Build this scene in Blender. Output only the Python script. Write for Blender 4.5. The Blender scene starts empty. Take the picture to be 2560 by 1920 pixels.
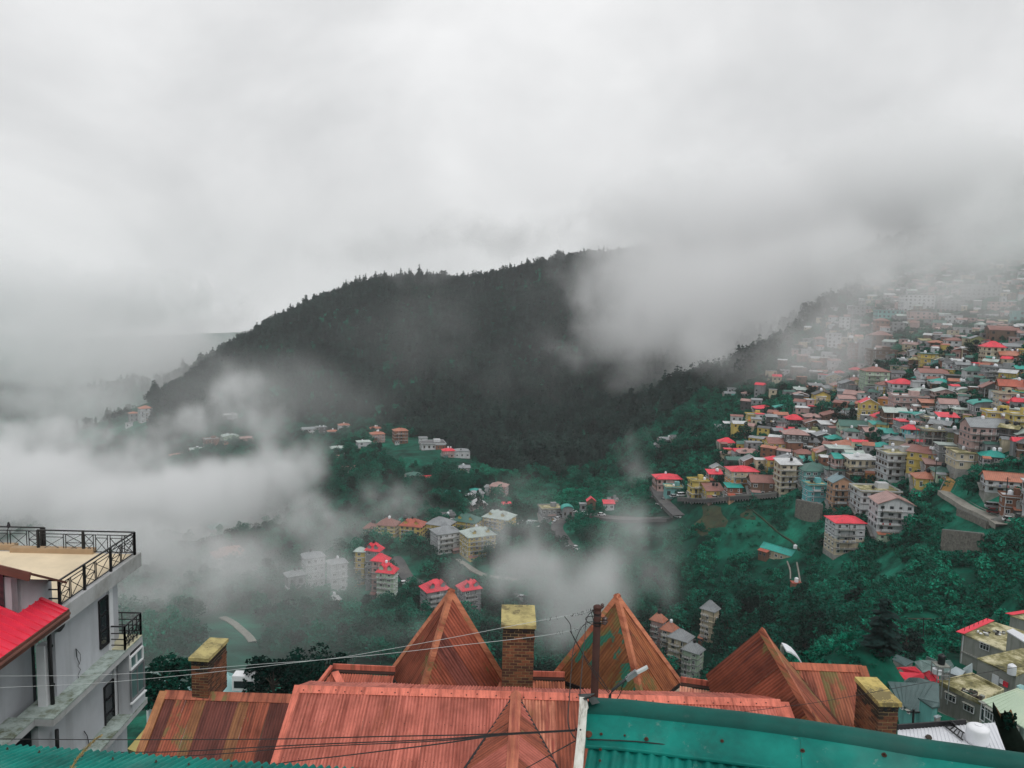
import bpy, bmesh, math, random
import numpy as np
from mathutils import Vector, Matrix
R = math.radians
scene = bpy.context.scene
COL = scene.collection

# ------------------------------------------------------------ camera
PITCH, ROLL, FPX = R(6.6), R(1.5), 1970.0
cam_data = bpy.data.cameras.new('camera')
cam_data.sensor_width = 36.0
cam_data.lens = 36.0 * FPX / 2560.0
cam_data.clip_start, cam_data.clip_end = 0.1, 30000
cam = bpy.data.objects.new('camera', cam_data)
COL.objects.link(cam)
# forward +Y, pitched down, rolled so that level lines drop to the right as in the photo
M_cam = Matrix.Rotation(math.pi/2 - PITCH, 3, 'X') @ Matrix.Rotation(ROLL, 3, 'Z')
cam.rotation_euler = M_cam.to_euler()
scene.camera = cam

# ------------------------------------------------------------ world, sun, exposure
HAZE = 0.00011
SUN_EL, SUN_AZ = R(52), R(150)
world = bpy.data.worlds.new('World'); scene.world = world
world.use_nodes = True
wn, wl = world.node_tree.nodes, world.node_tree.links
wn.clear()
w_out = wn.new('ShaderNodeOutputWorld'); w_bg = wn.new('ShaderNodeBackground')
sky = wn.new('ShaderNodeTexSky'); sky.sky_type = 'NISHITA'; sky.sun_disc = False
sky.sun_elevation = SUN_EL; sky.sun_rotation = SUN_AZ; sky.dust_density = 4.0
# the cloud deck that covers the whole sky: soft pale greys over the clear sky
tc = wn.new('ShaderNodeTexCoord')
mp = wn.new('ShaderNodeMapping'); mp.inputs['Scale'].default_value = (1.0, 1.0, 1.35)
n1 = wn.new('ShaderNodeTexNoise'); n1.inputs['Scale'].default_value = 2.6; n1.inputs['Detail'].default_value = 7; n1.inputs['Roughness'].default_value = 0.52
n1.inputs['Distortion'].default_value = 0.45
n1.noise_dimensions = '4D'; n1.inputs['W'].default_value = 3.7
r1 = wn.new('ShaderNodeValToRGB')
e = r1.color_ramp.elements
e[0].position, e[0].color = 0.30, (7.2, 7.28, 7.38, 1)
e[1].position, e[1].color = 0.70, (11.6, 11.6, 11.65, 1)
mx = wn.new('ShaderNodeMix'); mx.data_type = 'RGBA'; mx.inputs[0].default_value = 0.97
wl.new(tc.outputs['Generated'], mp.inputs['Vector']); wl.new(mp.outputs[0], n1.inputs['Vector'])
wl.new(n1.outputs[0], r1.inputs[0])
wl.new(sky.outputs[0], mx.inputs[6]); wl.new(r1.outputs[0], mx.inputs[7])
wl.new(mx.outputs[2], w_bg.inputs[0]); w_bg.inputs[1].default_value = 0.09
wl.new(w_bg.outputs[0], w_out.inputs[0])

sun_data = bpy.data.lights.new('sun', 'SUN'); sun_data.energy = 1.15; sun_data.angle = R(30); sun_data.color = (1, .97, .93)
sun = bpy.data.objects.new('sun', sun_data); COL.objects.link(sun)
sd = Vector((math.cos(SUN_EL)*math.sin(SUN_AZ), math.cos(SUN_EL)*math.cos(SUN_AZ), math.sin(SUN_EL)))
sun.rotation_euler = sd.to_track_quat('Z', 'Y').to_euler()

vs = scene.view_settings
vs.view_transform, vs.look, vs.gamma, vs.exposure = 'Standard', 'None', 1.0, 0.0
vs.use_curve_mapping = False
cy = scene.cycles
cy.volume_bounces = 8; cy.max_bounces = 10; cy.diffuse_bounces = 2; cy.glossy_bounces = 2; cy.transparent_max_bounces = 8; cy.transmission_bounces = 2
cy.volume_step_rate = 1.3; cy.volume_max_steps = 512
cy.use_denoising = True
cy.use_adaptive_sampling = True; cy.adaptive_threshold = 0.015

# ------------------------------------------------------------ photo geometry: pixel (2560 x 1920) to point
def ray(px, py):
    return M_cam @ Vector(((px-1280)/FPX, -(py-960)/FPX, -1.0))
def atY(px, py, Y):
    d = ray(px, py); return d*(Y/d.y)
def atX(px, py, X):
    d = ray(px, py); return d*(X/d.x)
def atZ(px, py, Z):
    d = ray(px, py); return d*(Z/d.z)
def atN(px, py, p, n):
    d = ray(px, py); return d*(Vector(p).dot(n)/d.dot(n))
Mi = M_cam.transposed()
def proj(p):
    q = Mi @ Vector(p); return 1280 + FPX*q.x/-q.z, 960 - FPX*q.y/-q.z

# ------------------------------------------------------------ scene building helpers
def link(name, mesh, parent=None, mat=None):
    o = bpy.data.objects.new(name, mesh); COL.objects.link(o)
    if parent is not None: o.parent = parent
    if mat is not None and mesh is not None and not mesh.materials: mesh.materials.append(mat)
    return o
def tag(o, label=None, cat=None, group=None, kind=None):
    if label: o['label'] = label
    if cat: o['category'] = cat
    if group: o['group'] = group
    if kind: o['kind'] = kind
    return o
def empty(name, loc=(0,0,0), rz=0.0, label=None, cat=None, group=None):
    o = bpy.data.objects.new(name, None); COL.objects.link(o)
    o.location = loc; o.rotation_euler = (0, 0, rz); o.empty_display_size = 0.5
    return tag(o, label, cat, group)
def copy_tree(o, parent=None):
    c = o.copy(); COL.objects.link(c)
    if parent is not None: c.parent = parent
    for ch in o.children: copy_tree(ch, c)
    return c

class MB:
    """collects polygons into one mesh"""
    def __init__(s): s.v = []; s.f = []; s.uv = None
    def poly(s, pts):
        n = len(s.v); s.v += [tuple(p) for p in pts]; s.f.append(tuple(range(n, n+len(pts)))); return s
    def box(s, c, d, rz=0.0, M=None):
        cx, cy_, cz = c; a, b, h = d[0]/2, d[1]/2, d[2]/2
        co, si = math.cos(rz), math.sin(rz); n = len(s.v)
        for z in (-h, h):
            for x, y in ((-a,-b),(a,-b),(a,b),(-a,b)):
                p = (cx+x*co-y*si, cy_+x*si+y*co, cz+z)
                s.v.append(tuple(M @ Vector(p)) if M is not None else p)
        s.f += [tuple(n+i for i in q) for q in ((3,2,1,0),(4,5,6,7),(0,1,5,4),(1,2,6,5),(2,3,7,6),(3,0,4,7))]
        return s
    def bar(s, p, q, w, h=None, up=(0,0,1)):
        p, q = Vector(p), Vector(q); h = h or w; d = (q-p)
        if d.length < 1e-6: return s
        d.normalize(); u = Vector(up)
        if abs(d.dot(u)) > .98: u = Vector((0,1,0)) if abs(d.y) < .9 else Vector((1,0,0))
        a = d.cross(u).normalized()*w/2; b = d.cross(a).normalized()*h/2; n = len(s.v)
        for e_ in (p, q):
            for k in (-a-b, a-b, a+b, -a+b): s.v.append(tuple(e_+k))
        s.f += [tuple(n+i for i in k) for k in ((0,1,2,3),(7,6,5,4),(0,4,5,1),(1,5,6,2),(2,6,7,3),(3,7,4,0))]
        return s
    def tube(s, pts, r, seg=6, caps=True):
        pts = [Vector(p) for p in pts]; rr = r if hasattr(r, '__len__') else [r]*len(pts); rings = []
        for i, p in enumerate(pts):
            d = (pts[min(i+1, len(pts)-1)] - pts[max(i-1, 0)]).normalized()
            u = Vector((0,0,1)) if abs(d.z) < .95 else Vector((1,0,0))
            a = d.cross(u).normalized(); b = d.cross(a).normalized(); n = len(s.v)
            for k in range(seg):
                t = 2*math.pi*k/seg; s.v.append(tuple(p + (a*math.cos(t)+b*math.sin(t))*rr[i]))
            rings.append(n)
        for i in range(len(rings)-1):
            A, B = rings[i], rings[i+1]
            for k in range(seg): s.f.append((A+k, A+(k+1)%seg, B+(k+1)%seg, B+k))
        if caps: s.f.append(tuple(rings[0]+k for k in range(seg))[::-1]); s.f.append(tuple(rings[-1]+k for k in range(seg)))
        return s
    def lathe(s, c, prof, seg=12, M=None):
        rings = []
        for r_, z in prof:
            n = len(s.v); rings.append(n)
            for k in range(seg):
                t = 2*math.pi*k/seg; p = Vector((c[0]+r_*math.cos(t), c[1]+r_*math.sin(t), c[2]+z))
                s.v.append(tuple(M @ p) if M is not None else tuple(p))
        for i in range(len(rings)-1):
            A, B = rings[i], rings[i+1]
            for k in range(seg): s.f.append((A+k, A+(k+1)%seg, B+(k+1)%seg, B+k))
        s.f.append(tuple(rings[0]+k for k in range(seg))[::-1]); s.f.append(tuple(rings[-1]+k for k in range(seg)))
        return s
    def slab(s, pts, t, n=None):
        """polygon thickened downwards (along -normal) by t"""
        pts = [Vector(p) for p in pts]
        if n is None:
            n = Vector((0,0,0))
            for i in range(len(pts)):
                a, b = pts[i], pts[(i+1) % len(pts)]
                n += Vector(((a.y-b.y)*(a.z+b.z), (a.z-b.z)*(a.x+b.x), (a.x-b.x)*(a.y+b.y)))
            n.normalize()
            if n.z < 0: pts.reverse(); n = -n
        k = len(s.v); m = len(pts)
        s.v += [tuple(p) for p in pts] + [tuple(p-n*t) for p in pts]
        s.f.append(tuple(range(k, k+m))); s.f.append(tuple(range(k+2*m-1, k+m-1, -1)))
        for i in range(m): j = (i+1) % m; s.f.append((k+i, k+m+i, k+m+j, k+j))
        return s
    def mesh(s, name='m', mat=None, smooth=False):
        me = bpy.data.meshes.new(name); me.from_pydata(s.v, [], s.f)
        if mat is not None: me.materials.append(mat)
        if smooth: me.polygons.foreach_set('use_smooth', [True]*len(me.polygons))
        me.update(); return me
    def build(s, name, mat=None, parent=None, smooth=False):
        return link(name, s.mesh(name, mat, smooth), parent)
# ------------------------------------------------------------ materials
def new_mat(name):
    m = bpy.data.materials.new(name); m.use_nodes = True
    nt = m.node_tree; b = nt.nodes['Principled BSDF']
    return m, nt, b
def _noise(nt, scale, detail=4, rough=.6, vec=None, coord='Object', mapscale=None, dist=0.0):
    N, L = nt.nodes, nt.links
    n = N.new('ShaderNodeTexNoise'); n.inputs['Scale'].default_value = scale
    n.inputs['Detail'].default_value = detail; n.inputs['Roughness'].default_value = rough; n.inputs['Distortion'].default_value = dist
    src = vec
    if src is None:
        t = N.new('ShaderNodeTexCoord'); src = t.outputs[coord] if coord != 'World' else None
        if src is None:
            g = N.new('ShaderNodeNewGeometry'); src = g.outputs['Position']
    if mapscale is not None:
        mp_ = N.new('ShaderNodeMapping'); mp_.inputs['Scale'].default_value = mapscale
        L.new(src, mp_.inputs['Vector']); src = mp_.outputs[0]
    L.new(src, n.inputs['Vector'])
    return n.outputs[0]
def _ramp(nt, fac, stops, interp='LINEAR'):
    r = nt.nodes.new('ShaderNodeValToRGB'); r.color_ramp.interpolation = interp
    el = r.color_ramp.elements
    while len(el) < len(stops): el.new(0.5)
    for k, (p, c) in enumerate(stops):
        el[k].position = p; el[k].color = (*c, 1) if len(c) == 3 else c
    nt.links.new(fac, r.inputs[0]); return r.outputs[0]
def _mix(nt, a, b, fac, mode='MIX'):
    m = nt.nodes.new('ShaderNodeMix'); m.data_type = 'RGBA'; m.blend_type = mode
    for s, v in ((m.inputs[0], fac), (m.inputs[6], a), (m.inputs[7], b)):
        if isinstance(v, (int, float)): s.default_value = v
        elif isinstance(v, tuple): s.default_value = (*v, 1) if len(v) == 3 else v
        else: nt.links.new(v, s)
    return m.outputs[2]
def _bump(nt, b, h, strength=.3, dist=.02):
    n = nt.nodes.new('ShaderNodeBump'); n.inputs['Strength'].default_value = strength; n.inputs['Distance'].default_value = dist
    nt.links.new(h, n.inputs['Height']); nt.links.new(n.outputs[0], b.inputs['Normal'])
def _math(nt, op, a, b=None, clamp=False):
    m = nt.nodes.new('ShaderNodeMath'); m.operation = op; m.use_clamp = clamp
    for s, v in ((m.inputs[0], a), (m.inputs[1], b)):
        if v is None: continue
        if isinstance(v, (int, float)): s.default_value = v
        else: nt.links.new(v, s)
    return m.outputs[0]
def shade(c, k): return tuple(min(1, x*k) for x in c[:3])
_cache = {}
def flat(name, col, rough=.7, metal=0.0, var=.18, scale=1.5, dirt=None, bump=0.0, coord='World', spec=.4):
    """painted or plain surface with a little blotchy wear"""
    key = (name, tuple(col), rough, metal, var, scale)
    if key in _cache: return _cache[key]
    m, nt, b = new_mat(name)
    n = _noise(nt, scale, 5, .65, coord=coord)
    c = _ramp(nt, n, [(.3, shade(col, 1-var)), (.7, shade(col, 1+var*.6))])
    if dirt:
        n2 = _noise(nt, scale*.35, 6, .7, coord=coord)
        f = _ramp(nt, n2, [(.48, (0,0,0)), (.68, (1,1,1))])
        c = _mix(nt, c, dirt, _math(nt, 'MULTIPLY', f, .75))
    nt.links.new(c, b.inputs['Base Color'])
    b.inputs['Roughness'].default_value = rough; b.inputs['Metallic'].default_value = metal
    b.inputs['Specular IOR Level'].default_value = spec
    if bump: _bump(nt, b, _noise(nt, scale*8, 4, .6, coord=coord), .4, bump)
    _cache[key] = m; return m
def streaky(name, col, streak, rough=.75, scale=.5):
    """facade render with damp streaks running down"""
    key = (name, tuple(col), tuple(streak))
    if key in _cache: return _cache[key]
    m, nt, b = new_mat(name)
    n = _noise(nt, scale, 5, .6, coord='World')
    c = _ramp(nt, n, [(.3, shade(col, .85)), (.7, shade(col, 1.08))])
    s = _noise(nt, 1.0, 5, .65, coord='World', mapscale=(1.3, 1.3, .16))
    f = _ramp(nt, s, [(.50, (0,0,0)), (.74, (1,1,1))])
    c = _mix(nt, c, streak, _math(nt, 'MULTIPLY', f, .6))
    nt.links.new(c, b.inputs['Base Color']); b.inputs['Roughness'].default_value = rough
    b.inputs['Specular IOR Level'].default_value = .2
    _cache[key] = m; return m
def leaf_mat(name, a, b_, c_, scale=.05, rough=.9):
    m, nt, b = new_mat(name)
    oi = nt.nodes.new('ShaderNodeObjectInfo')
    n = _noise(nt, scale, 3, .6, coord='World')
    f = _math(nt, 'ADD', _math(nt, 'MULTIPLY', n, .6), _math(nt, 'MULTIPLY', oi.outputs['Random'], .4))
    c = _ramp(nt, f, [(.30, a), (.52, b_), (.72, c_)])
    n2 = _noise(nt, 2.2, 2, .5, coord='World')
    c = _mix(nt, c, _ramp(nt, n2, [(.35, (.45,.45,.45)), (.65, (1.5,1.5,1.5))]), 1.0, 'MULTIPLY')
    nt.links.new(c, b.inputs['Base Color']); b.inputs['Roughness'].default_value = rough
    b.inputs['Specular IOR Level'].default_value = .12
    return m
M = {}
M['conifer'] = leaf_mat('conifer_needles', (.006,.020,.018), (.012,.034,.029), (.024,.056,.046), .012)
M['broadleaf'] = leaf_mat('broadleaf_green', (.001,.055,.036), (.003,.105,.068), (.009,.180,.112), .02)
M['dark_leaf'] = leaf_mat('dark_leaf_green', (.001,.016,.012), (.002,.032,.022), (.004,.062,.040), .02)
M['shrub'] = leaf_mat('shrub_green', (.001,.075,.046), (.003,.140,.085), (.010,.230,.140), .014)
M['trunk'] = flat('bark', (.05,.04,.032), .95)
M['white_trim'] = flat('white_trim', (.72,.74,.76), .55, var=.1)
M['pane'] = flat('window_glass', (.022,.028,.033), .12, var=.3, scale=.8, spec=.8)
M['black_metal'] = flat('black_railing_paint', (.012,.012,.014), .5, var=.3)
M['concrete'] = flat('weathered_concrete', (.26,.26,.25), .9, var=.25, dirt=(.10,.11,.08), scale=.8)
M['tank_black'] = flat('black_tank_plastic', (.012,.014,.016), .45, var=.2)
M['tank_white'] = flat('white_tank_plastic', (.78,.80,.84), .4, var=.06)
M['asphalt'] = flat('asphalt', (.085,.085,.088), .9, var=.3, scale=.3, dirt=(.16,.15,.14))
M['earth'] = flat('bare_earth', (.045,.050,.024), .95, var=.5, scale=.25, coord='World', dirt=(.006,.075,.048))
# ------------------------------------------------------------ terrain: thin-plate surface through sighted points
CP = [ # photo x, y, depth in metres
 (390,1020,900),(480,960,960),(560,900,1010),(650,838,1060),(740,770,1110),(830,728,1150),(930,703,1190),(1000,694,1210),
 (1120,697,1230),(1250,684,1250),(1400,660,1280),(1500,662,1310),(1650,655,1330),(1850,650,1340),(2000,650,1300),
 (400,1100,790),(520,1130,690),(640,1050,820),(760,1060,770),(900,1058,740),(1050,1075,700),(1200,1100,660),(1320,1160,600),
 (1420,1185,540),(1550,1120,600),(1650,1020,680),(1800,960,740),(900,900,950),(1200,900,930),(1500,900,930),(1700,850,950),(650,960,930),(1250,780,1130),
 (1900,800,980),(2050,760,950),
 (0,1330,470),(200,1180,700),(0,1120,1000),(200,1060,1150),(330,1030,1150),(600,1220,560),(900,1210,520),(900,1310,430),(700,1400,360),(400,1500,310),(600,1600,240),
 (300,1700,190),(900,1520,300),(1000,1420,330),(1250,1410,335),(1130,1240,460),(1100,1150,570),(1350,1340,390),(1250,1500,300),(1450,1500,285),
 (1520,1265,420),(1420,1285,405),(1640,1290,370),(1400,1690,240),(1100,1690,220),
 (1600,1180,470),(1700,1080,500),(1820,1030,490),(1900,960,520),(1950,1010,450),(2000,1100,390),(2050,1230,320),(1850,1265,335),(1740,1265,350),
 (1750,1400,320),(1950,1400,300),(2100,1395,268),(2150,1450,255),(1800,1500,288),(1690,1712,258),(1560,1705,250),(1800,1655,258),(1900,1610,250),(2010,1620,215),(2200,1380,262),
 (2300,1230,290),(2200,1150,330),(2400,1150,285),(2550,1120,270),(2550,1300,228),(2400,1350,235),(2300,1450,215),(2550,1450,178),
 (2300,1590,190),(2500,1545,185),(2450,1668,150),(2560,1610,172),(2150,1775,122),(2250,1800,110),(2370,1870,104),(2560,1930,88),(2262,1645,155),
 (2100,960,480),(2300,1000,380),(2500,1000,335),(2100,860,600),(2300,860,500),(2550,860,430),(2100,780,760),(2300,760,650),(2550,740,560),
 (2300,680,800),(2560,620,760),(2560,480,960),(2250,600,1050),(2400,560,1000),
]
pts_w = [tuple(atY(*c)) for c in CP]
# behind the ridges and around the camera
pts_w += [(-640,1180,-190),(-560,1500,-200),(-300,1600,-150),(0,1750,-150),(300,1800,-120),(600,1800,-40),(900,1500,80),(1000,1100,150),
          (900,700,90),(600,380,40),(400,200,0),(150,60,-18),(-300,250,-140),(-500,500,-170),(-800,800,-230),(-1100,1300,-260),(-900,300,-160),
          (0,10,-17),(-14,24,-25),(18,24,-26),(16,34,-29),(24,60,-52),(45,80,-62),(0,34,-30),(30,40,-38),(-30,60,-60),(-33,80,-68),(-22,92,-74),(-45,75,-66),(20,70,-60),(-60,110,-82),(0,130,-90),(30,130,-92),(60,110,-76),(0,190,-122),(45,165,-110),
          (40,20,-18),(-40,20,-20),(-1500,2200,-280),(0,2500,-250),(1500,2000,100)]
pts_w = np.array(pts_w)
def _uv(x, y):
    r = np.sqrt(x*x + y*y) + 1e-6
    return np.stack([np.arctan2(x, y)*1.7, np.log(r)], -1)
def _phi(r2): return 0.5*r2*np.log(r2 + 1e-12)
_P = _uv(pts_w[:,0], pts_w[:,1]); _n = len(_P)
_D = ((_P[:,None]-_P[None])**2).sum(-1)
_A = np.zeros((_n+3, _n+3)); _A[:_n,:_n] = _phi(_D) + np.eye(_n)*2e-4
_A[:_n,_n] = 1; _A[:_n,_n+1:] = _P; _A[_n,:_n] = 1; _A[_n+1:,:_n] = _P.T
_w = np.linalg.solve(_A, np.concatenate([pts_w[:,2], [0,0,0]]))
_rng = np.random.RandomState(5)
_K = []
for k in range(10):
    a = _rng.rand()*6.28; wl_ = 16*1.55**k*(.8+.4*_rng.rand()); _K.append((math.cos(a)*6.28/wl_, math.sin(a)*6.28/wl_, _rng.rand()*6.28, wl_*.012))
def height(x, y):
    x = np.atleast_1d(np.asarray(x, float)); y = np.atleast_1d(np.asarray(y, float))
    U = _uv(x.ravel(), y.ravel()); out = np.empty(len(U))
    for s in range(0, len(U), 20000):
        u = U[s:s+20000]; d = ((u[:,None]-_P[None])**2).sum(-1)
        out[s:s+20000] = _phi(d) @ _w[:_n] + _w[_n] + u @ _w[_n+1:]
    r = np.hypot(x.ravel(), y.ravel()); g = np.clip((r-60)/400, 0, 1.0)
    for kx, ky, ph, am in _K:
        out += np.sin(kx*x.ravel() + ky*y.ravel() + ph)*am*g*np.clip(r/(am*170+1), 0, 1)
    return out.reshape(x.shape)
# polar grid, fine where the photograph looks
AZ = np.concatenate([np.linspace(-180,-52,22)[:-1], np.linspace(-52,52,420), np.linspace(52,180,22)[1:]])
RR = np.exp(np.linspace(math.log(12), math.log(5200), 360))
ga, gr = np.meshgrid(np.radians(AZ), RR, indexing='ij')
GX, GY = gr*np.sin(ga), gr*np.cos(ga)
# the surface is only sighted in front; away from it fade to a plain slope
GZ = height(GX, GY)
front = np.clip((np.cos(ga)-.35)/.3, 0, 1)
GZ = np.clip(GZ*front + (1-front)*(-20-.02*gr), -330, 260)
def hgt(x, y): return float(height(x, y)[0])
def ground(px, py, lo=40.0, hi=2500.0):
    """where the photo's line of sight first meets the terrain"""
    d = ray(px, py); d = d/d.y
    Y = np.exp(np.linspace(math.log(lo), math.log(hi), 700))
    h = height(d.x*Y, Y) - d.z*Y
    k = np.argmax(h > 0)
    if h[k] <= 0: return None
    if k == 0: return Vector((d.x*Y[0], Y[0], d.z*Y[0]))
    a, b = Y[k-1], Y[k]; t = h[k-1]/(h[k-1]-h[k]); y = a+(b-a)*t
    return Vector((d.x*y, y, d.z*y))
na, nr = GX.shape
idx = np.arange(na*nr).reshape(na, nr)
quads = np.stack([idx[:-1,:-1], idx[:-1,1:], idx[1:,1:], idx[1:,:-1]], -1).reshape(-1, 4)
me = bpy.data.meshes.new('terrain')
me.from_pydata(np.stack([GX, GY, GZ], -1).reshape(-1,3).tolist(), [], quads.tolist()); me.update()
me.polygons.foreach_set('use_smooth', [True]*len(me.polygons))
m, nt, b = new_mat('terrain_grass')
nA = _noise(nt, .010, 6, .65, coord='World'); nB = _noise(nt, .09, 5, .7, coord='World')
c = _ramp(nt, nA, [(.35, (.002,.045,.030)), (.5, (.003,.078,.050)), (.62, (.008,.130,.084))])
c = _mix(nt, c, _ramp(nt, nB, [(.38, (.3,.3,.3)), (.62, (1.5,1.5,1.5))]), 1.0, 'MULTIPLY')
nt.links.new(c, b.inputs['Base Color']); b.inputs['Roughness'].default_value = .95; b.inputs['Specular IOR Level'].default_value = .1
M['grass'] = m; me.materials.append(m)
terrain = link('terrain', me); tag(terrain, kind='structure')

def in_poly(px, py, poly):
    x, y = np.asarray(px), np.asarray(py); ins = np.zeros(x.shape, bool); n = len(poly)
    for i in range(n):
        x1, y1 = poly[i]; x2, y2 = poly[(i+1) % n]
        c_ = ((y1 > y) != (y2 > y)) & (x < (x2-x1)*(y-y1)/(y2-y1+1e-9)+x1); ins ^= c_
    return ins
_Mi = np.array(Mi)
def projN(P):
    q = P @ _Mi.T; return 1280 + FPX*q[:,0]/-q[:,2], 960 - FPX*q[:,1]/-q[:,2]
# ------------------------------------------------------------ vegetation
def leaf_quads(mb, c, rad, n, size, rg, squash=(1,1,.8)):
    for _ in range(n):
        v = Vector((rg.gauss(0,1), rg.gauss(0,1), rg.gauss(0,1))).normalized()*rg.uniform(.55,1)**.6
        p = Vector(c) + Vector((v.x*rad*squash[0], v.y*rad*squash[1], v.z*rad*squash[2]))
        a = Vector((rg.gauss(0,1), rg.gauss(0,1), rg.gauss(0,.5))).normalized()
        b = a.cross(Vector((rg.gauss(0,1), rg.gauss(0,1), rg.gauss(0,1)))).normalized()
        s = size*rg.uniform(.6,1.3)
        mb.poly([p-a*s-b*s*.5, p+a*s*.2-b*s*.6, p+a*s, p+b*s*.55])
def conifer_mesh(name, seed, h=16.0):
    rg = random.Random(seed); mb = MB(); n = 12
    mb.tube([(0,0,-1.5),(0,0,h*.5),(0,0,h*.97)], [.3,.2,.04], 5)
    for k in range(n):
        z = h*(.14+.82*k/n)+rg.uniform(-.2,.2); L = (h*.26)*(1-k/n)**.62*rg.uniform(.6,1.35)+.5
        m_ = 7 if k < 8 else 5; o = rg.random()*6
        for j in range(m_):
            t = o+6.283*j/m_+rg.uniform(-.3,.3); l = L*rg.uniform(.6,1.2); dx, dy = math.cos(t), math.sin(t); w = l*.38
            dr = l*rg.uniform(.12,.35)
            mb.poly([(0,0,z+.25), (dx*l*.6-dy*w, dy*l*.6+dx*w, z-dr*.6), (dx*l, dy*l, z-dr), (dx*l*.55+dy*w, dy*l*.55-dx*w, z-dr*.5)])
            mb.poly([(0,0,z-.1), (dx*l*.5-dy*w*.5, dy*l*.5+dx*w*.5, z-dr-.5), (dx*l*.8, dy*l*.8, z-dr*.9-.5), (dx*l*.8+dy*w, dy*l*.8-dx*w, z-dr-.2)])
    return mb.mesh(name, M['conifer'])
def broad_mesh(name, seed, mat, h=9.0, cl=13, per=42, leaf=.42):
    rg = random.Random(seed); mb = MB()
    mb.tube([(0,0,-1.5),(.1,0,h*.3),(.2,.1,h*.6)], [.28,.2,.08], 5)
    for k in range(cl):
        t = rg.random()*6.28; r_ = h*.34*math.sqrt(rg.random()); z = h*(.38+.5*rg.random()*(1-(r_/(h*.45))**2))
        leaf_quads(mb, (r_*math.cos(t), r_*math.sin(t), z), h*rg.uniform(.12,.22), per, leaf, rg)
    return mb.mesh(name, mat)
def shrub_mesh(name, seed, mat, h=2.4, cl=7, per=34, leaf=.26):
    rg = random.Random(seed); mb = MB()
    for k in range(cl):
        t = rg.random()*6.28; r_ = h*.55*math.sqrt(rg.random())
        leaf_quads(mb, (r_*math.cos(t), r_*math.sin(t), h*rg.uniform(.1,.55)), h*rg.uniform(.2,.42), per, leaf, rg)
    return mb.mesh(name, mat)
def scatter(name, meshes, P, S, label, seed=1):
    """one object: copies of a few prototypes standing on many points"""
    c = bpy.data.collections.new(name+'_kinds')
    for k, me_ in enumerate(meshes):
        o = bpy.data.objects.new('%s_kind_%d' % (name, k), me_); c.objects.link(o)
    me = bpy.data.meshes.new(name); me.from_pydata([tuple(p) for p in P], [], [])
    rg = np.random.RandomState(seed)
    a = me.attributes.new('scl', 'FLOAT_VECTOR', 'POINT'); s3 = np.stack([S*rg.uniform(.85,1.2,len(S)), S*rg.uniform(.85,1.2,len(S)), S*rg.uniform(.85,1.2,len(S))], -1)
    a.data.foreach_set('vector', s3.astype(np.float32).ravel())
    a = me.attributes.new('rot', 'FLOAT_VECTOR', 'POINT'); r3 = np.stack([rg.normal(0,.05,len(S)), rg.normal(0,.05,len(S)), rg.uniform(0,6.28,len(S))], -1)
    a.data.foreach_set('vector', r3.astype(np.float32).ravel())
    a = me.attributes.new('kind', 'INT', 'POINT'); a.data.foreach_set('value', rg.randint(0, len(meshes), len(S)).astype(np.int32))
    g = bpy.data.node_groups.new(name, 'GeometryNodeTree')
    g.interface.new_socket('Geometry', in_out='INPUT', socket_type='NodeSocketGeometry'); g.interface.new_socket('Geometry', in_out='OUTPUT', socket_type='NodeSocketGeometry')
    N, L = g.nodes, g.links; i = N.new('NodeGroupInput'); o_ = N.new('NodeGroupOutput')
    ci = N.new('GeometryNodeCollectionInfo'); ci.inputs['Collection'].default_value = c; ci.inputs['Separate Children'].default_value = True; ci.inputs['Reset Children'].default_value = True
    ip = N.new('GeometryNodeInstanceOnPoints'); ip.inputs['Pick Instance'].default_value = True
    def at(nm, ty):
        n = N.new('GeometryNodeInputNamedAttribute'); n.data_type = ty; n.inputs['Name'].default_value = nm; return n.outputs[0]
    L.new(i.outputs[0], ip.inputs['Points']); L.new(ci.outputs[0], ip.inputs['Instance'])
    L.new(at('kind','INT'), ip.inputs['Instance Index']); L.new(at('rot','FLOAT_VECTOR'), ip.inputs['Rotation']); L.new(at('scl','FLOAT_VECTOR'), ip.inputs['Scale'])
    L.new(ip.outputs[0], o_.inputs[0])
    o = link(name, me); md = o.modifiers.new('growth', 'NODES'); md.node_group = g
    return tag(o, label, kind='stuff')

# random points over the terrain, dense in proportion to ground area
_rg = np.random.RandomState(11)
def area_points(n, rmin, rmax, azmax=50):
    r = np.sqrt(_rg.uniform(rmin**2, rmax**2, n)); a = np.radians(_rg.uniform(-azmax, azmax, n))
    return r*np.sin(a), r*np.cos(a)
# tell, for a ground point, what grows there
HILL = [(375,1150),(378,1010),(392,950),(640,760),(840,640),(1400,520),(2300,350),(2700,300),(2700,560),(2500,590),(2320,660),(2200,690),(2060,800),(1960,880),(1880,960),(1780,985),(1640,1060),(1560,1120),(1450,1200),(1250,1185),(1100,1110),(880,1050),(600,1055),(420,1120)]
MEADOW = [[(940,1090),(1180,1105),(1320,1160),(1280,1200),(1020,1170),(950,1150)],
          [(1700,1265),(1830,1258),(1950,1310),(2030,1430),(1900,1430),(1880,1380),(1820,1400),(1790,1330),(1700,1300)],
          [(1260,1270),(1400,1290),(1640,1300),(1640,1270),(1500,1240),(1400,1200),(1280,1210)]]
TOWN = [(1640,1250),(1580,1180),(1780,1130),(1840,980),(2000,900),(2060,820),(2150,720),(2560,600),(2560,1280),(2440,1290),(2380,1200),(2290,1380),(2060,1400),(2040,1300),(1980,1240)]
NEARTOWN = [(2150,1700),(2330,1690),(2390,1640),(2560,1590),(2560,1920),(1200,1920),(2150,1700)]
TERR_OBST = []   # filled with house footprints (x, y, radius) by the builders that run first
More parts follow.
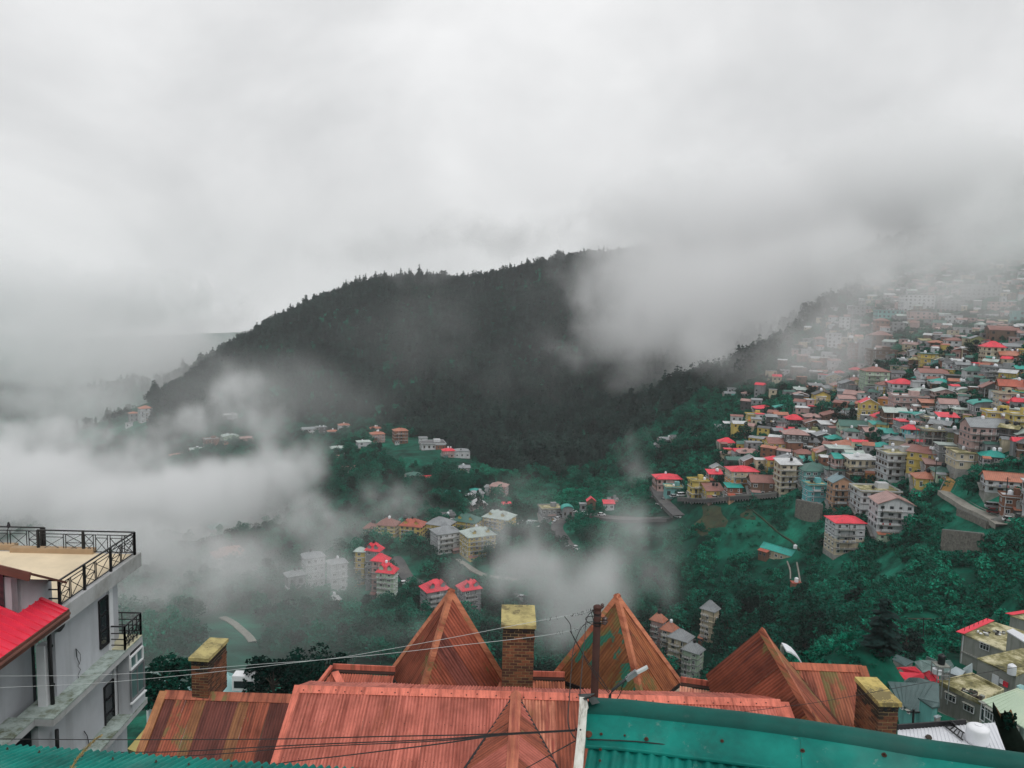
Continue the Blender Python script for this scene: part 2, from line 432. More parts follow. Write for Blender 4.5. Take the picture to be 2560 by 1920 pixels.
# ------------------------------------------------------------ foreground: rust-red roofed building
def sheet_mat(name, base, dark, patch=None, patch_amt=.5, teal=0.0, u=(1,0,0), v=(0,1,0), seed=0.0):
    """painted corrugated iron: weather streaks that run down the slope, moss and old paint in patches"""
    key = (name, tuple(base), tuple(round(x,1) for x in u), teal)
    if key in _cache: return _cache[key]
    m, nt, b = new_mat(name); N, L = nt.nodes, nt.links
    g = N.new('ShaderNodeNewGeometry').outputs['Position']
    def dot(vec):
        n = N.new('ShaderNodeVectorMath'); n.operation = 'DOT_PRODUCT'; L.new(g, n.inputs[0]); n.inputs[1].default_value = tuple(vec); return n.outputs['Value']
    cb = N.new('ShaderNodeCombineXYZ'); L.new(dot(u), cb.inputs[0]); L.new(dot(v), cb.inputs[1]); cb.inputs[2].default_value = seed
    uv = cb.outputs[0]
    st = _noise(nt, 1.0, 6, .7, vec=uv, mapscale=(7, .55, 1))
    bl = _noise(nt, 1.3, 6, .65, vec=uv)
    sp = _noise(nt, 16, 4, .7, vec=uv)
    c = _ramp(nt, st, [(.36, dark), (.52, base), (.70, shade(base, 1.15))])
    c = _mix(nt, c, _ramp(nt, bl, [(.34, (.62,.58,.55)), (.52, (.95,.94,.93)), (.68, (1.14,1.16,1.18))]), .95, 'MULTIPLY')
    c = _mix(nt, c, shade(dark, .55), _math(nt, 'MULTIPLY', _ramp(nt, sp, [(.60, (0,0,0)), (.70, (1,1,1))]), .5))
    if patch:
        pn = _noise(nt, .9, 7, .68, vec=uv, mapscale=(1.6, .8, 1), dist=.5)
        t = .66 - .18*patch_amt
        c = _mix(nt, c, patch, _math(nt, 'MULTIPLY', _ramp(nt, pn, [(t, (0,0,0)), (t+.06, (1,1,1))]), .75))
    if teal:
        tn = _noise(nt, 1.15, 6, .6, vec=uv, mapscale=(1.7, .75, 1), dist=.3)
        t = .70 - .2*teal
        c = _mix(nt, c, (.004,.17,.12), _math(nt, 'MULTIPLY', _ramp(nt, tn, [(t, (0,0,0)), (t+.02, (1,1,1))]), .9))
    # grime in the corrugation troughs, darkened further to paint in groove shade
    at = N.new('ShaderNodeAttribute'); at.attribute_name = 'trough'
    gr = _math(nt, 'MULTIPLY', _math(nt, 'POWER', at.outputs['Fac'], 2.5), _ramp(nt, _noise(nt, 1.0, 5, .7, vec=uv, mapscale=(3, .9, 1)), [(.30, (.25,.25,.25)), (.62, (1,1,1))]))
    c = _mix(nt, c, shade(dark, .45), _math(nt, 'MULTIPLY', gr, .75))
    L.new(c, b.inputs['Base Color']); b.inputs['Roughness'].default_value = .62; b.inputs['Specular IOR Level'].default_value = .3
    _bump(nt, b, sp, .25, .006)
    _cache[key] = m; return m
SALMON, SAL_D = (.57,.170,.125), (.32,.080,.056)
RUST, RUST_D = (.31,.086,.048), (.15,.042,.026)
MAROON, MAR_D = (.165,.050,.038), (.10,.030,.024)
OCHRE, OCH_D = (.28,.125,.055), (.17,.065,.033)
MOSS = (.145,.155,.055)

def frame_of(pts):
    n = Vector((0,0,0))
    for i in range(len(pts)):
        a, b = pts[i], pts[(i+1) % len(pts)]
        n += Vector(((a.y-b.y)*(a.z+b.z), (a.z-b.z)*(a.x+b.x), (a.x-b.x)*(a.y+b.y)))
    n.normalize()
    if n.z < 0: n = -n
    v = Vector((0,0,-1)); v = (v - n*v.dot(n)).normalized(); u = v.cross(n).normalized()
    return n, u, v
def roof_face(parent, pts, width, palette, seed, pitch=.078, amp=.016, steps=4, name='roof_sheet', lift=0.0, vdir=None, jitter=.5, row=None):
    """covers a polygon with corrugated sheets; every sheet is a mesh of its own"""
    pts = [Vector(p) for p in pts]; n, u, v = frame_of(pts); O = pts[0]; rg = random.Random(seed)
    if vdir is not None:
        v = Vector(vdir); v = (v - n*v.dot(n)).normalized(); u = v.cross(n).normalized()
    q = [((p-O).dot(u), (p-O).dot(v)) for p in pts]
    us = [a for a, b in q]; u0, u1 = min(us), max(us)
    def span(x):
        ys = []
        for i in range(len(q)):
            (a, b), (c, d) = q[i], q[(i+1) % len(q)]
            if (a-x)*(c-x) <= 0 and abs(a-c) > 1e-9: ys.append(b+(d-b)*(x-a)/(c-a))
        return (min(ys), max(ys)) if len(ys) > 1 else None
    out = []; x = u0; k = 0
    while x < u1-1e-3:
        w = min(width*rg.uniform(.93,1.07), u1-x)
        if u1-x-w < width*.25: w = u1-x
        cnt = max(2, int(round(w/pitch*steps))); strips = []
        for i in range(cnt+1):
            xx = min(max(x+w*i/cnt, u0+1e-4), u1-1e-4); s = span(xx)
            if s and s[1]-s[0] > 1e-4: strips.append((xx, s))
        mb = MB(); zoff = lift + (k % 2)*.006
        rows = [(0.0, 1.0)] if not row else None
        if row:
            lo = min(s[0] for _, s in strips); hi = max(s[1] for _, s in strips); cuts = [lo]
            while cuts[-1] < hi: cuts.append(cuts[-1]+row*rg.uniform(.9,1.1))
            segs = [(cuts[i], cuts[i+1]+.05) for i in range(len(cuts)-1)]
        else: segs = [(-1e9, 1e9)]
        for si, (lo_, hi_) in enumerate(segs):
            mb = MB(); prev = None; tr = []
            for xx, s in strips:
                a, b = max(s[0], lo_), min(s[1], hi_)
                if b-a < 1e-3: prev = None; continue
                z = zoff + amp*math.sin(2*math.pi*(xx-u0)/pitch); zl = z + (.010 if row and si < len(segs)-1 else 0)
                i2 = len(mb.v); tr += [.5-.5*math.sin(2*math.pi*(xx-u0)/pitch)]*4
                for j in range(4):      # old sheets are never quite flat
                    t_ = j/3; y_ = a+(b-a)*t_; wob = .007*math.sin(2.1*xx+1.7*y_+k*1.9)+.004*math.sin(5.3*xx-3.1*y_+k)
                    mb.v.append(tuple(O+u*(xx+.004*math.sin(2.7*y_+k))+v*(y_+(.02*math.sin(k*2.3) if j == 3 else 0))+n*(z+(zl-z)*t_+wob)))
                if prev is not None:
                    for j in range(3): mb.f.append((prev+j, i2+j, i2+j+1, prev+j+1))
                prev = i2
            if not mb.f: continue
            pc = palette(k, rg) if callable(palette) else rg.choice(palette)
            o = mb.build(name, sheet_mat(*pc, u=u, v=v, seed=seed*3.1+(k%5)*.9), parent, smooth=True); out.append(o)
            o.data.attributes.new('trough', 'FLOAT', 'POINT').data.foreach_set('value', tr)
        x += w; k += 1
    return out, n, u, v
def cap_strip(parent, A, Bp, n1, n2, w, mat, name='ridge_cap', lift=.022, roll=.02, steps=1):
    """folded flashing along an edge shared by two faces"""
    A, Bp = Vector(A), Vector(Bp); e = (Bp-A).normalized()
    s1 = n1.cross(e).normalized(); s2 = n2.cross(e).normalized()
    mid = (A+Bp)/2
    if s1.dot(n2) > 0: s1 = -s1
    if s2.dot(n1) > 0: s2 = -s2
    up = (n1+n2).normalized(); mb = MB()
    prof = [(s1*w+n1*lift*.4), (s1*w+n1*lift), (s1*.05+n1*(lift+.004)), (up*(lift+roll)), (s2*.05+n2*(lift+.004)), (s2*w+n2*lift), (s2*w+n2*lift*.4)]
    a = len(mb.v)
    for P in (A-e*.01, Bp+e*.01):
        for p in prof: mb.v.append(tuple(P+p))
    m_ = len(prof)
    for i in range(m_-1): mb.f.append((i, i+1, m_+i+1, m_+i))
    return mb.build(name, mat, parent)

house = empty('roofed_building', tuple(atY(1280,1760,19.5)), 0, 'large building with rust red corrugated roofs, pyramid turrets and brick chimneys in the foreground', 'building')
_hl = house.location.copy()
def part(name):                      # a part that only groups its own pieces
    o = bpy.data.objects.new(name, None); COL.objects.link(o); o.parent = house; o.matrix_parent_inverse = Matrix.Translation(-_hl); return o
class _Holder: pass
# --- main salmon roof
RB_L = atY(737,1716,18.0); RB_R = atZ(1949,1752,RB_L.z)
ub = (RB_R-RB_L); ub.z = 0; ub.normalize(); vb = Vector((ub.y,-ub.x,0))*math.cos(R(23)) + Vector((0,0,-1))*math.sin(R(23))
def mesh_part(mb, name, mat, parent=None, smooth=False):
    o = mb.build(name, mat, parent or house, smooth)
    if parent is None: o.matrix_parent_inverse = Matrix.Translation(-_hl)
    return o
main_roof = part('main_roof')
SL = 4.2
A4 = RB_L + ub*((atZ(1290,1731,RB_L.z)-RB_L).dot(ub))
# valleys of the front gablet on the roof plane
nb = ub.cross(vb).normalized(); nb = nb if nb.z > 0 else -nb
VL = atN(1150,1940,RB_L,nb); VR = atN(1404,1940,RB_L,nb)
VL = A4 + (VL-A4)*2.1; VR = A4 + (VR-A4)*2.1
def palB(k, rg): return rg.choice([('salmon_iron', SALMON, SAL_D, (.36,.12,.07), .3), ('salmon_iron', SALMON, SAL_D, (.36,.12,.07), .3), ('salmon_iron_aged', shade(SALMON, .84), SAL_D, RUST, .45)])
# left part, right part of the plane, either side of the gablet
x4 = (A4-RB_L).dot(ub); xL = (VL-RB_L).dot(ub); vL_ = (VL-RB_L).dot(vb); xR = (VR-RB_L).dot(ub)
roof_face(main_roof, [RB_L, A4, VL, RB_L+vb*vL_], .70, palB, 4, vdir=vb, row=2.15)
def palB2(k, rg): return rg.choice([('salmon_iron', SALMON, SAL_D, (.36,.12,.07), .3), ('pale_iron', (.60,.24,.15), SAL_D, OCHRE, .4), ('rust_iron', RUST, RUST_D, MOSS, .3)])
roof_face(main_roof, [A4, RB_L+ub*(x4+3.0), RB_L+ub*(x4+3.0)+vb*vL_, VR], .70, palB2, 5, vdir=vb, row=2.15)
roof_face(main_roof, [RB_L+ub*(x4+3.0), RB_R, RB_R+vb*vL_, RB_L+ub*(x4+3.0)+vb*vL_], .70, palB, 6, vdir=vb)
capB = sheet_mat('salmon_flashing', (.68,.19,.13), SAL_D, (.30,.13,.07), .2, u=ub, v=vb)
vb_back = Vector((-ub.y,ub.x,0))*math.cos(R(23)) + Vector((0,0,-1))*math.sin(R(23)); nb_back = vb_back.cross(ub).normalized(); nb_back = nb_back if nb_back.z > 0 else -nb_back
for a, b_ in ((0,2.4),(2.4,5.0),(5.0,7.6),(7.6,10.0),(10.0,(RB_R-RB_L).length)):
    cap_strip(main_roof, RB_L+ub*a, RB_L+ub*b_, nb, nb_back, .19, capB, 'ridge_cap', lift=.02+.003*(a>2)+.002*(a>7))
mb = MB(); mb.slab([RB_L+nb*.03, RB_L+ub*.16+nb*.03, RB_L+ub*.16+vb*SL*1.2+nb*.03, RB_L+vb*SL*1.2+nb*.03], .05, nb); mb.build('verge_board', capB, main_roof)
mb = MB(); mb.slab([RB_R-ub*.16+nb*.03, RB_R+nb*.03, RB_R+vb*SL*1.2+nb*.03, RB_R-ub*.16+vb*SL*1.2+nb*.03], .05, nb); mb.build('verge_board', capB, main_roof)
mb = MB(); mb.slab([RB_R+Vector((.0,0,-.02)), RB_R+Vector((.22,0,-.02)), RB_R+Vector((.24,0,-.02))+vb*.55, RB_R+vb*.55], .04); mb.build('corner_flashing', capB, main_roof)
# nail heads along the flashing
nail = MB().lathe((0,0,0), [(.018,0),(.014,.012),(.004,.016)], 6).mesh('nail', M['black_metal'])
rg = random.Random(3)
for k in range(34):
    o = link('nail', nail, main_roof); t = .3+k*.345+rg.uniform(-.1,.1)
    o.location = RB_L+ub*t+vb*(.12+rg.uniform(-.03,.03))+nb*.03
# rows of nails holding the sheets down
def nail_rows(parent, O, u, v, n, L, rows, every=.156, seed=1):
    rg = random.Random(seed); mb = MB(); Mq = n.to_track_quat('Z','Y').to_matrix().to_4x4()
    for r in rows:
        x = .1
        while x < L:
            if rg.random() < .8: P = O+u*(x+rg.uniform(-.02,.02))+v*(r+rg.uniform(-.02,.02))+n*.018; mb.lathe((0,0,0), [(.011,0),(.009,.006),(.002,.008)], 5, Matrix.Translation(P) @ Mq)
            x += every
    o = mb.build('nails', M['black_metal'], parent); o['kind'] = 'stuff'
nail_rows(main_roof, RB_L, ub, vb, nb, x4-.3, (.95, 1.9))
# back slope of the main roof
roof_face(main_roof, [RB_L, RB_R, RB_R+vb_back*1.6, RB_L+vb_back*1.6], 1.4, [('salmon_iron', SALMON, SAL_D, None, 0)], 9, steps=3)
# --- front gablet
gablet = part('gablet_roof'); gablet['label'] = 'small gablet roof in front of the main ridge'
H4 = atN(1279,1945,RB_L+nb*.62,nb); H4 = A4 + (H4-A4)*2.1
RS = [('rust_iron', RUST, RUST_D, MOSS, .3), ('maroon_iron', shade(RUST,.72), RUST_D, OCHRE, .25), ('salmon_iron', shade(SALMON,.85), SAL_D, MOSS, .25)]
_, nl, _, _ = roof_face(gablet, [A4+nb*.03, H4, VL], .62, RS, 12, jitter=.3)
_, nr_, _, _ = roof_face(gablet, [A4+nb*.03, VR, H4], .62, RS, 13)
cap_strip(gablet, A4+nb*.05, H4, nl, nr_, .13, sheet_mat('gablet_flashing', (.50,.17,.10), SAL_D, MOSS, .55, u=ub, v=vb), 'ridge_cap', roll=.03)
for V_ in (VL, VR):
    MB().bar(A4+nb*.03, V_+nb*.03, .045, .02, up=nb).build('valley_gutter', M['black_metal'], gablet)

# --- striped lower roof, left
roofA = part('lower_roof'); roofA['label'] = 'lower roof striped in maroon, rust and ochre'
RA_L = atY(414,1729,21.2); RA_R = atZ(760,1740,RA_L.z)
ua = (RA_R-RA_L); ua.z = 0; ua.normalize()
RA_B = None; pa = R(33)
va = Vector((ua.y,-ua.x,0))*math.cos(pa) + Vector((0,0,-1))*math.sin(pa); nA_ = ua.cross(va).normalized(); nA_ = nA_ if nA_.z > 0 else -nA_
stripes = ['m','m','m','r','r','o','m','m','m','o','r','r','m','m','m']
def palA(k, rg):
    s = stripes[k % len(stripes)]
    return {'m': ('maroon_iron', MAROON, MAR_D, MOSS, .1), 'r': ('rust_iron', shade(RUST,1.2), RUST_D, MOSS, .6), 'o': ('ochre_iron', OCHRE, OCH_D, MOSS, .9, .1)}[s]
roof_face(roofA, [RA_L, RA_R, RA_R+va*4.0, RA_L+va*4.0], .30, palA, 21, vdir=va)
capA = sheet_mat('rust_flashing', (.42,.13,.075), RUST_D, MOSS, .4, .12, u=ua, v=va)
va_b = Vector((-ua.y,ua.x,0))*math.cos(pa) + Vector((0,0,-1))*math.sin(pa); nA_b = va_b.cross(ua).normalized(); nA_b = nA_b if nA_b.z > 0 else -nA_b
cap_strip(roofA, RA_L, RA_R, nA_, nA_b, .24, capA, lift=.03); nail_rows(roofA, RA_L, ua, va, nA_, 3.6, (.3, 1.3, 2.3), seed=2)
MB().slab([RA_L+nA_*.04-ua*.16, RA_L+nA_*.04+ua*.06, RA_L+va*4.0+nA_*.04+ua*.06, RA_L+va*4.0+nA_*.04-ua*.16], .08, nA_).build('verge_board', sheet_mat('ochre_verge', (.44,.20,.09), OCH_D, MOSS, .3, u=ua, v=va), roofA)
roof_face(roofA, [RA_L, RA_R, RA_R+va_b*1.5, RA_L+va_b*1.5], 1.2, [('rust_iron', RUST, RUST_D, None, 0)], 22, steps=3)

# --- pyramids
def turret(name, apex, corners, zb, pal, seed, capmat, dirs=(None,None)):
    t = part(name); A = Vector(apex); N_ = []; c = [Vector(p) for p in corners]
    for i in range(4):
        vd = None
        if i < 2 and dirs[i]:
            nf = (c[i]-A).cross(c[(i+1) % 4]-A).normalized(); q0, q1 = dirs[i]; vd = atN(*q1, A, nf) - atN(*q0, A, nf)
        _, n_, _, _ = roof_face(t, [A, c[i], c[(i+1) % 4]], .44, pal[i % len(pal)] if isinstance(pal[0], list) else pal, seed+i, amp=.010, vdir=vd)
        N_.append(n_)
    for i in range(4):
        cap_strip(t, A, c[i], N_[i-1], N_[i], .115, capmat, 'hip_cap', roll=.018)
    # eave boards
    for i in range(4):
        MB().bar(c[i]-Vector((0,0,.06)), c[(i+1) % 4]-Vector((0,0,.06)), .05, .12).build('eave_board', M['black_metal'], t)
    mb = MB(); cc = sum(c, Vector())/4; q = [cc+(p-cc)*.88 for p in c]
    for i in range(4):
        a, b = q[i], q[(i+1)%4]; mb.poly([a-Vector((0,0,.1)), b-Vector((0,0,.1)), b-Vector((0,0,2.6)), a-Vector((0,0,2.6))])
    mb.build('turret_wall', M['turret_wall'], t)
    return t
M['turret_wall'] = flat('lime_plaster', (.30,.22,.15), .9)
A1 = atY(1128,1473,21.6); L1 = atY(972,1681,22.4); z1 = L1.z
R1 = atZ(1291,1742,z1); F1 = atZ(1042,1765,z1); K1 = L1+R1-F1
hp = sheet_mat('hip_flashing', (.52,.20,.11), (.33,.10,.06), MOSS, .6, u=(.3,0,.9), v=(.9,0,-.3))
T1 = [[('rust_iron', shade(RUST,.85), RUST_D, MOSS, .45), ('maroon_iron', MAROON, MAR_D, OCHRE, .4)],
      [('salmon_rust', (.38,.100,.058), (.20,.052,.033), MOSS, .3, .0), ('maroon_iron', shade(MAROON,1.5), MAR_D, None, 0), ('salmon_rust', (.38,.100,.058), (.20,.052,.033), MOSS, .35, .12)]]
turret('turret_roof', A1, [L1, F1, R1, K1], z1, [T1[0], T1[1], T1[1], T1[0]], 31, hp, [((1105,1540),(1030,1660)), ((1110,1620),(1174,1717))])
A2 = atY(1543,1486,21.4); L2 = atY(1379,1690,21.9); z2 = L2.z
R2 = atZ(1703,1704,z2); F2 = atZ(1612,1775,z2); K2 = L2+R2-F2
T2 = [('ochre_iron', (.25,.105,.045), OCH_D, MOSS, .7, .78)], [('rust_ochre', (.38,.135,.058), RUST_D, MOSS, .5, .05)]
turret('turret_roof', A2, [L2, F2, R2, K2], z2, [T2[0], T2[1], T2[1], T2[0]], 41, hp, [((1520,1540),(1440,1650)), ((1558,1527),(1685,1724))])
# third, broader pyramid with its long hip to the right
A3 = atY(1905,1571,19.6); L3 = atY(1764,1687,20.6); F3 = atY(2072,1862,16.9)
nn3 = (L3-A3).cross(F3-A3).normalized(); nn3 = nn3 if nn3.z > 0 else -nn3
G3 = atN(1822,1862,A3,nn3)
t3 = part('turret_roof'); t3['label'] = 'broad hipped turret roof at the right end'
T3 = [('rust_iron', shade(RUST,.95), RUST_D, MOSS, .5, .03), ('ochre_iron', (.34,.13,.06), OCH_D, MOSS, .5), ('maroon_iron', shade(RUST,.7), MAR_D, MOSS, .4), ('rust_iron', RUST, RUST_D, OCHRE, .4)]
_, n3, _, _ = roof_face(t3, [A3, L3, G3, F3], .42, T3, 51, amp=.008, vdir=(L3-A3)*1.0)
# right face and roof C behind it
RC_L = atY(1965,1659,20.3); RC_R = atZ(2153,1667,RC_L.z); 
uc = (RC_R-RC_L).normalized(); pc_ = R(30)
vc_ = Vector((uc.y,-uc.x,0)).normalized()*math.cos(pc_) + Vector((0,0,-1))*math.sin(pc_)
nC0 = uc.cross(vc_).normalized(); nC0 = nC0 if nC0.z > 0 else -nC0
V3 = atN(2136,1862,RC_L,nC0)
W3 = RC_L.copy()
roof_face(t3, [A3, V3, W3], .5, [('rust_iron', RUST, RUST_D, MOSS, .5)], 53, amp=.006)
_, n3b, _, _ = roof_face(t3, [A3, F3, V3], .5, [('ochre_iron', (.36,.15,.07), OCH_D, MOSS, .6), ('rust_iron', RUST, RUST_D, MOSS, .5)], 52, amp=.006)
cap_strip(t3, A3, F3, n3, n3b, .13, sheet_mat('hip_flashing_rust', (.46,.15,.085), RUST_D, MOSS, .35, u=(.3,0,.9), v=(.9,0,-.3)), 'hip_cap', roll=.03)
BK = A3+Vector((1.0,1.8,-1.9)); 
mbk = MB(); mbk.poly([A3, W3, BK]); mbk.poly([A3, BK, L3]); mesh_part(mbk, 'roof_back', sheet_mat('rust_iron', RUST, RUST_D, MOSS, .5, u=(1,0,0), v=(0,1,0)), t3)
roofC = part('side_roof')
uc = (RC_R-RC_L).normalized(); pc_ = R(30)
vc_ = Vector((uc.y,-uc.x,0)).normalized()*math.cos(pc_) + Vector((0,0,-1))*math.sin(pc_)
V3p = RC_L + vc_*3.9 + uc*1.35
_, nC, _, _ = roof_face(roofC, [RC_L, RC_R, RC_R+vc_*4.2, V3+(V3-RC_L)*.1, V3], .62, [('rust_iron', (.40,.125,.075), RUST_D, MOSS, .5, .06), ('rust_iron_green', (.37,.13,.07), RUST_D, MOSS, .7, .12)], 55, vdir=vc_)
vcb = Vector((-uc.y,uc.x,0)).normalized()*math.cos(pc_) + Vector((0,0,-1))*math.sin(pc_); nCb = vcb.cross(uc).normalized(); nCb = nCb if nCb.z > 0 else -nCb
cap_strip(roofC, RC_L, RC_R, nC, nCb, .2, sheet_mat('rust_flashing_c', (.44,.13,.07), RUST_D, MOSS, .4, .25, u=uc, v=vc_), lift=.03)
MB().slab([RC_R+nC*.05-uc*.1, RC_R+nC*.05+uc*.12, RC_R+vc_*4.2+nC*.05+uc*.12, RC_R+vc_*4.2+nC*.05-uc*.1], .07, nC).build('verge_board', sheet_mat('rust_verge', (.38,.12,.06), RUST_D, MOSS, .3, u=uc, v=vc_), roofC)
MB().bar(W3+n3b*.03, V3+Vector((0,0,.05)), .12, .03).build('valley_gutter', flat('rust_gutter', (.11,.04,.025), .8), roofC)
mbk = MB(); mbk.poly([RC_L, RC_R, RC_R+vcb*2, RC_L+vcb*2]); mbk.build('roof_back', sheet_mat('rust_iron', RUST, RUST_D, MOSS, .5, u=(1,0,0), v=(0,1,0)), roofC)

# --- low roofs between the turrets, with their gutters
low = part('rear_roof')
def low_patch(a, b, Y, seed, pal, drop=1.5, pitch_=R(20)):
    P = atY(a[0], a[1], Y); Q = atZ(b[0], b[1], P.z); u_ = (Q-P).normalized()
    v_ = Vector((u_.y,-u_.x,0)).normalized()*math.cos(pitch_)+Vector((0,0,-1))*math.sin(pitch_)
    roof_face(low, [P, Q, Q+v_*drop, P+v_*drop], .6, pal, seed, vdir=v_)
    up = Vector((0,0,1)); nrm = Vector((-u_.y, u_.x, 0))
    MB().bar(P+nrm*.10+up*.02, Q+nrm*.10+up*.02, .16, .03).build('gutter', flat('gutter_dark', (.035,.018,.014), .7), low)
    MB().bar(P+nrm*.20+up*.10, Q+nrm*.20+up*.10, .035, .18).build('parapet_edge', sheet_mat('salmon_flashing', (.68,.19,.13), SAL_D, (.30,.13,.07), .2, u=ub, v=vb), low)
    return P, Q
_s = [('salmon_rust', (.46,.125,.08), (.28,.07,.045), None, 0)]
P_, Q_ = low_patch((828,1683), (985,1690), 21.6, 61, _s)
# hip at its left end
u_ = (Q_-P_).normalized(); F_ = P_+Vector((u_.y,-u_.x,0))*1.4+Vector((0,0,-.5)) - u_*.45
roof_face(low, [P_, F_, F_+u_*.5+Vector((0,.02,-.02)), P_+u_*.02], .5, _s, 62)
MB().bar(P_+Vector((-.02,.2,.1)), F_+Vector((-.12,0,.06)), .10, .10).build('parapet_edge', capB, low)
MB().bar(P_+u_*.1+Vector((0,0,.05)), P_+u_*1.05+Vector((u_.y,-u_.x,0))*1.3+Vector((0,0,-.42)), .22, .02).build('valley_flashing', capB, low)
low_patch((1262,1700), (1412,1704), 21.3, 63, [('rust_iron', (.42,.14,.075), RUST_D, MOSS, .2)])
low_patch((1700,1716), (1775,1727), 20.9, 64, [('pale_iron', (.62,.28,.19), SAL_D, None, 0)])
# walls under all the roofs
wm = streaky('old_lime_wall', (.34,.27,.2), (.12,.10,.07))
mb = MB(); zt = RB_L.z-1.9
mb.box(((RB_L.x+RB_R.x)/2, RB_L.y-1.0, zt-5.5), (11.2, 4.4, 11), math.atan2(ub.y, ub.x)); mb.box(((RB_L.x+RB_R.x)/2, RB_L.y+2.9, zt-5.6), (9.6, 3.0, 11), math.atan2(ub.y, ub.x))
mesh_part(mb, 'wall', wm)
mb = MB(); mb.box((RA_L.x+1.95, RA_L.y-1.4, RA_L.z-8.2), (3.5, 4.6, 12.5), math.atan2(ua.y, ua.x)); mesh_part(mb, 'wall', wm)
mb = MB(); mb.box(((A3.x+RC_R.x)/2-.2, RC_L.y-1.5, RC_L.z-8.4), (3.4, 3.6, 12)); mesh_part(mb, 'wall', wm)

# --- chimneys: every brick is a brick
def chimney(p_fl, p_fr, Yf, p_bl, py_bottom, seed, taper=0.0, capcol=(.43,.365,.155)):
    """front-left and front-right corners of the cap in the photo, depth, and its back-left corner"""
    c = part('chimney'); a = atY(*p_fl, Yf); b = atZ(*p_fr, a.z); k = atZ(*p_bl, a.z)
    u_ = (b-a); W = u_.length; u_.normalize(); w_ = Vector((-u_.y, u_.x, 0)); D = (k-a).dot(w_); rz = math.atan2(u_.y, u_.x)
    zc = a.z; rg = random.Random(seed); ov = .045
    cx = a + u_*W/2 + w_*D/2
    ck = ('moss_cap', seed)
    m, nt, bs = new_mat('mossy_cap')
    n_ = _noise(nt, 3.2, 7, .72, coord='World'); n2_ = _noise(nt, .9, 3, .5, coord='World')
    col = _ramp(nt, n_, [(.40, shade(capcol,.62)), (.52, capcol), (.7, shade(capcol,1.15))])
    dk = _ramp(nt, _math(nt, 'MULTIPLY', _ramp(nt, n_, [(.44,(0,0,0)),(.54,(1,1,1))]), _ramp(nt, n2_, [(.46,(0,0,0)),(.58,(1,1,1))])), [(.3,(0,0,0)),(.8,(1,1,1))])
    col = _mix(nt, col, (.12,.10,.05), _math(nt,'MULTIPLY',dk,.85)); nt.links.new(col, bs.inputs['Base Color']); bs.inputs['Roughness'].default_value = .95
    _bump(nt, bs, n_, .6, .02)
    MB().box((cx.x, cx.y, zc-.05), (W, D, .10), rz).build('cap_slab', m, c)
    h = zc - .10 - atY(p_fl[0], py_bottom, Yf+.1).z
    course = .082; nc = int(h/course)+2
    mort = flat('mortar', (.30,.22,.11), .95, var=.3, scale=4)
    MB().box((cx.x, cx.y, zc-.1-nc*course/2-.002), (W-2*ov-.024, D-2*ov-.024, nc*course), rz).build('core', mort, c)
    cols = [flat('brick_brown', (.155,.062,.034), .9, var=.35, scale=6, coord='World'), flat('brick_dark', (.085,.038,.026), .9, var=.35, scale=6, coord='World'), flat('brick_red', (.21,.082,.042), .9, var=.3, scale=6, coord='World'), flat('brick_blackish', (.035,.026,.020), .95, var=.3, scale=6, coord='World')]
    meshes = {}
    def bmesh_(L_, mi):
        key = (round(L_,3), mi)
        if key not in meshes:
            q = MB(); q.box((0,0,0), (L_-.018, .10, course-.020)); meshes[key] = q.mesh('brick', cols[mi])
        return meshes[key]
    bw, bd = W-2*ov, D-2*ov; nF = max(2, round(bw/.225)); nS = max(2, round(bd/.225))
    faces = [(a+u_*ov+w_*(ov+.05), u_, bw, nF, rz), (a+u_*(W-ov-.05)+w_*ov, w_, bd, nS, rz+math.pi/2)]
    if p_fl[0] > 1400: faces[1] = (a+u_*(ov+.05)+w_*ov, w_, bd, nS, rz+math.pi/2)
    nb_ = 0
    for ci in range(min(nc, 26)):
        z = zc-.1-course*(ci+.5)
        for (o0, dr, Lf, nn, rr) in faces:
            bl = Lf/nn; xs = [0.0]+([bl*.5] if ci % 2 else [])
            edges = [0.0]; x = bl*.5 if ci % 2 else bl
            while x < Lf-.02: edges.append(x); x += bl
            edges.append(Lf)
            for e0, e1 in zip(edges[:-1], edges[1:]):
                mi = 3 if ci < 2 or (ci < 4 and rg.random() < .6) else rg.choice([0,0,1,1,2])  # top courses below the cap take the darkest brick
                o = link('brick', bmesh_(e1-e0, mi), c); P = o0 + dr*((e0+e1)/2)
                out_ = .018 if ci in (0, 3) else rg.uniform(-.003, .004)
                nrm = -w_ if rr == rz else (u_ if p_fl[0] < 1400 else -u_)
                P = P + nrm*out_
                o.location = (P.x, P.y, z); o.rotation_euler = (0, 0, rr + rg.uniform(-.008,.008)); nb_ += 1
    # dark flue openings under the cap
    for s in (-1, 1):
        P = cx + u_*s*W*.18 - w_*(bd/2+.012)
        MB().box((P.x, P.y, zc-.16), (W*.14, .03, .09), rz).build('flue_opening', M['tank_black'], c)
    MB().slab([cx-u_*(bw/2+.12)-w_*(bd/2+.12)+Vector((0,0,-h-.12)), cx+u_*(bw/2+.12)-w_*(bd/2+.12)+Vector((0,0,-h-.12)), cx+u_*(bw/2+.06)-w_*(bd/2-.2)+Vector((0,0,-h-.02)), cx-u_*(bw/2+.06)-w_*(bd/2-.2)+Vector((0,0,-h-.02))], .02).build('apron_flashing', capA, c)
    return c
chimney((1253,1562), (1341,1564), 20.2, (1262,1511), 1718, 1)['label'] = 'middle brick chimney with yellow moss on its cap'
chimney((471,1644), (521,1647), 21.0, (519,1593), 1752, 2)['label'] = 'left brick chimney, deep and narrow'
chimney((2197,1757), (2256,1758), 17.2, (2155,1692), 1862, 3, capcol=(.50,.39,.13))['label'] = 'right brick chimney with yellow cap'
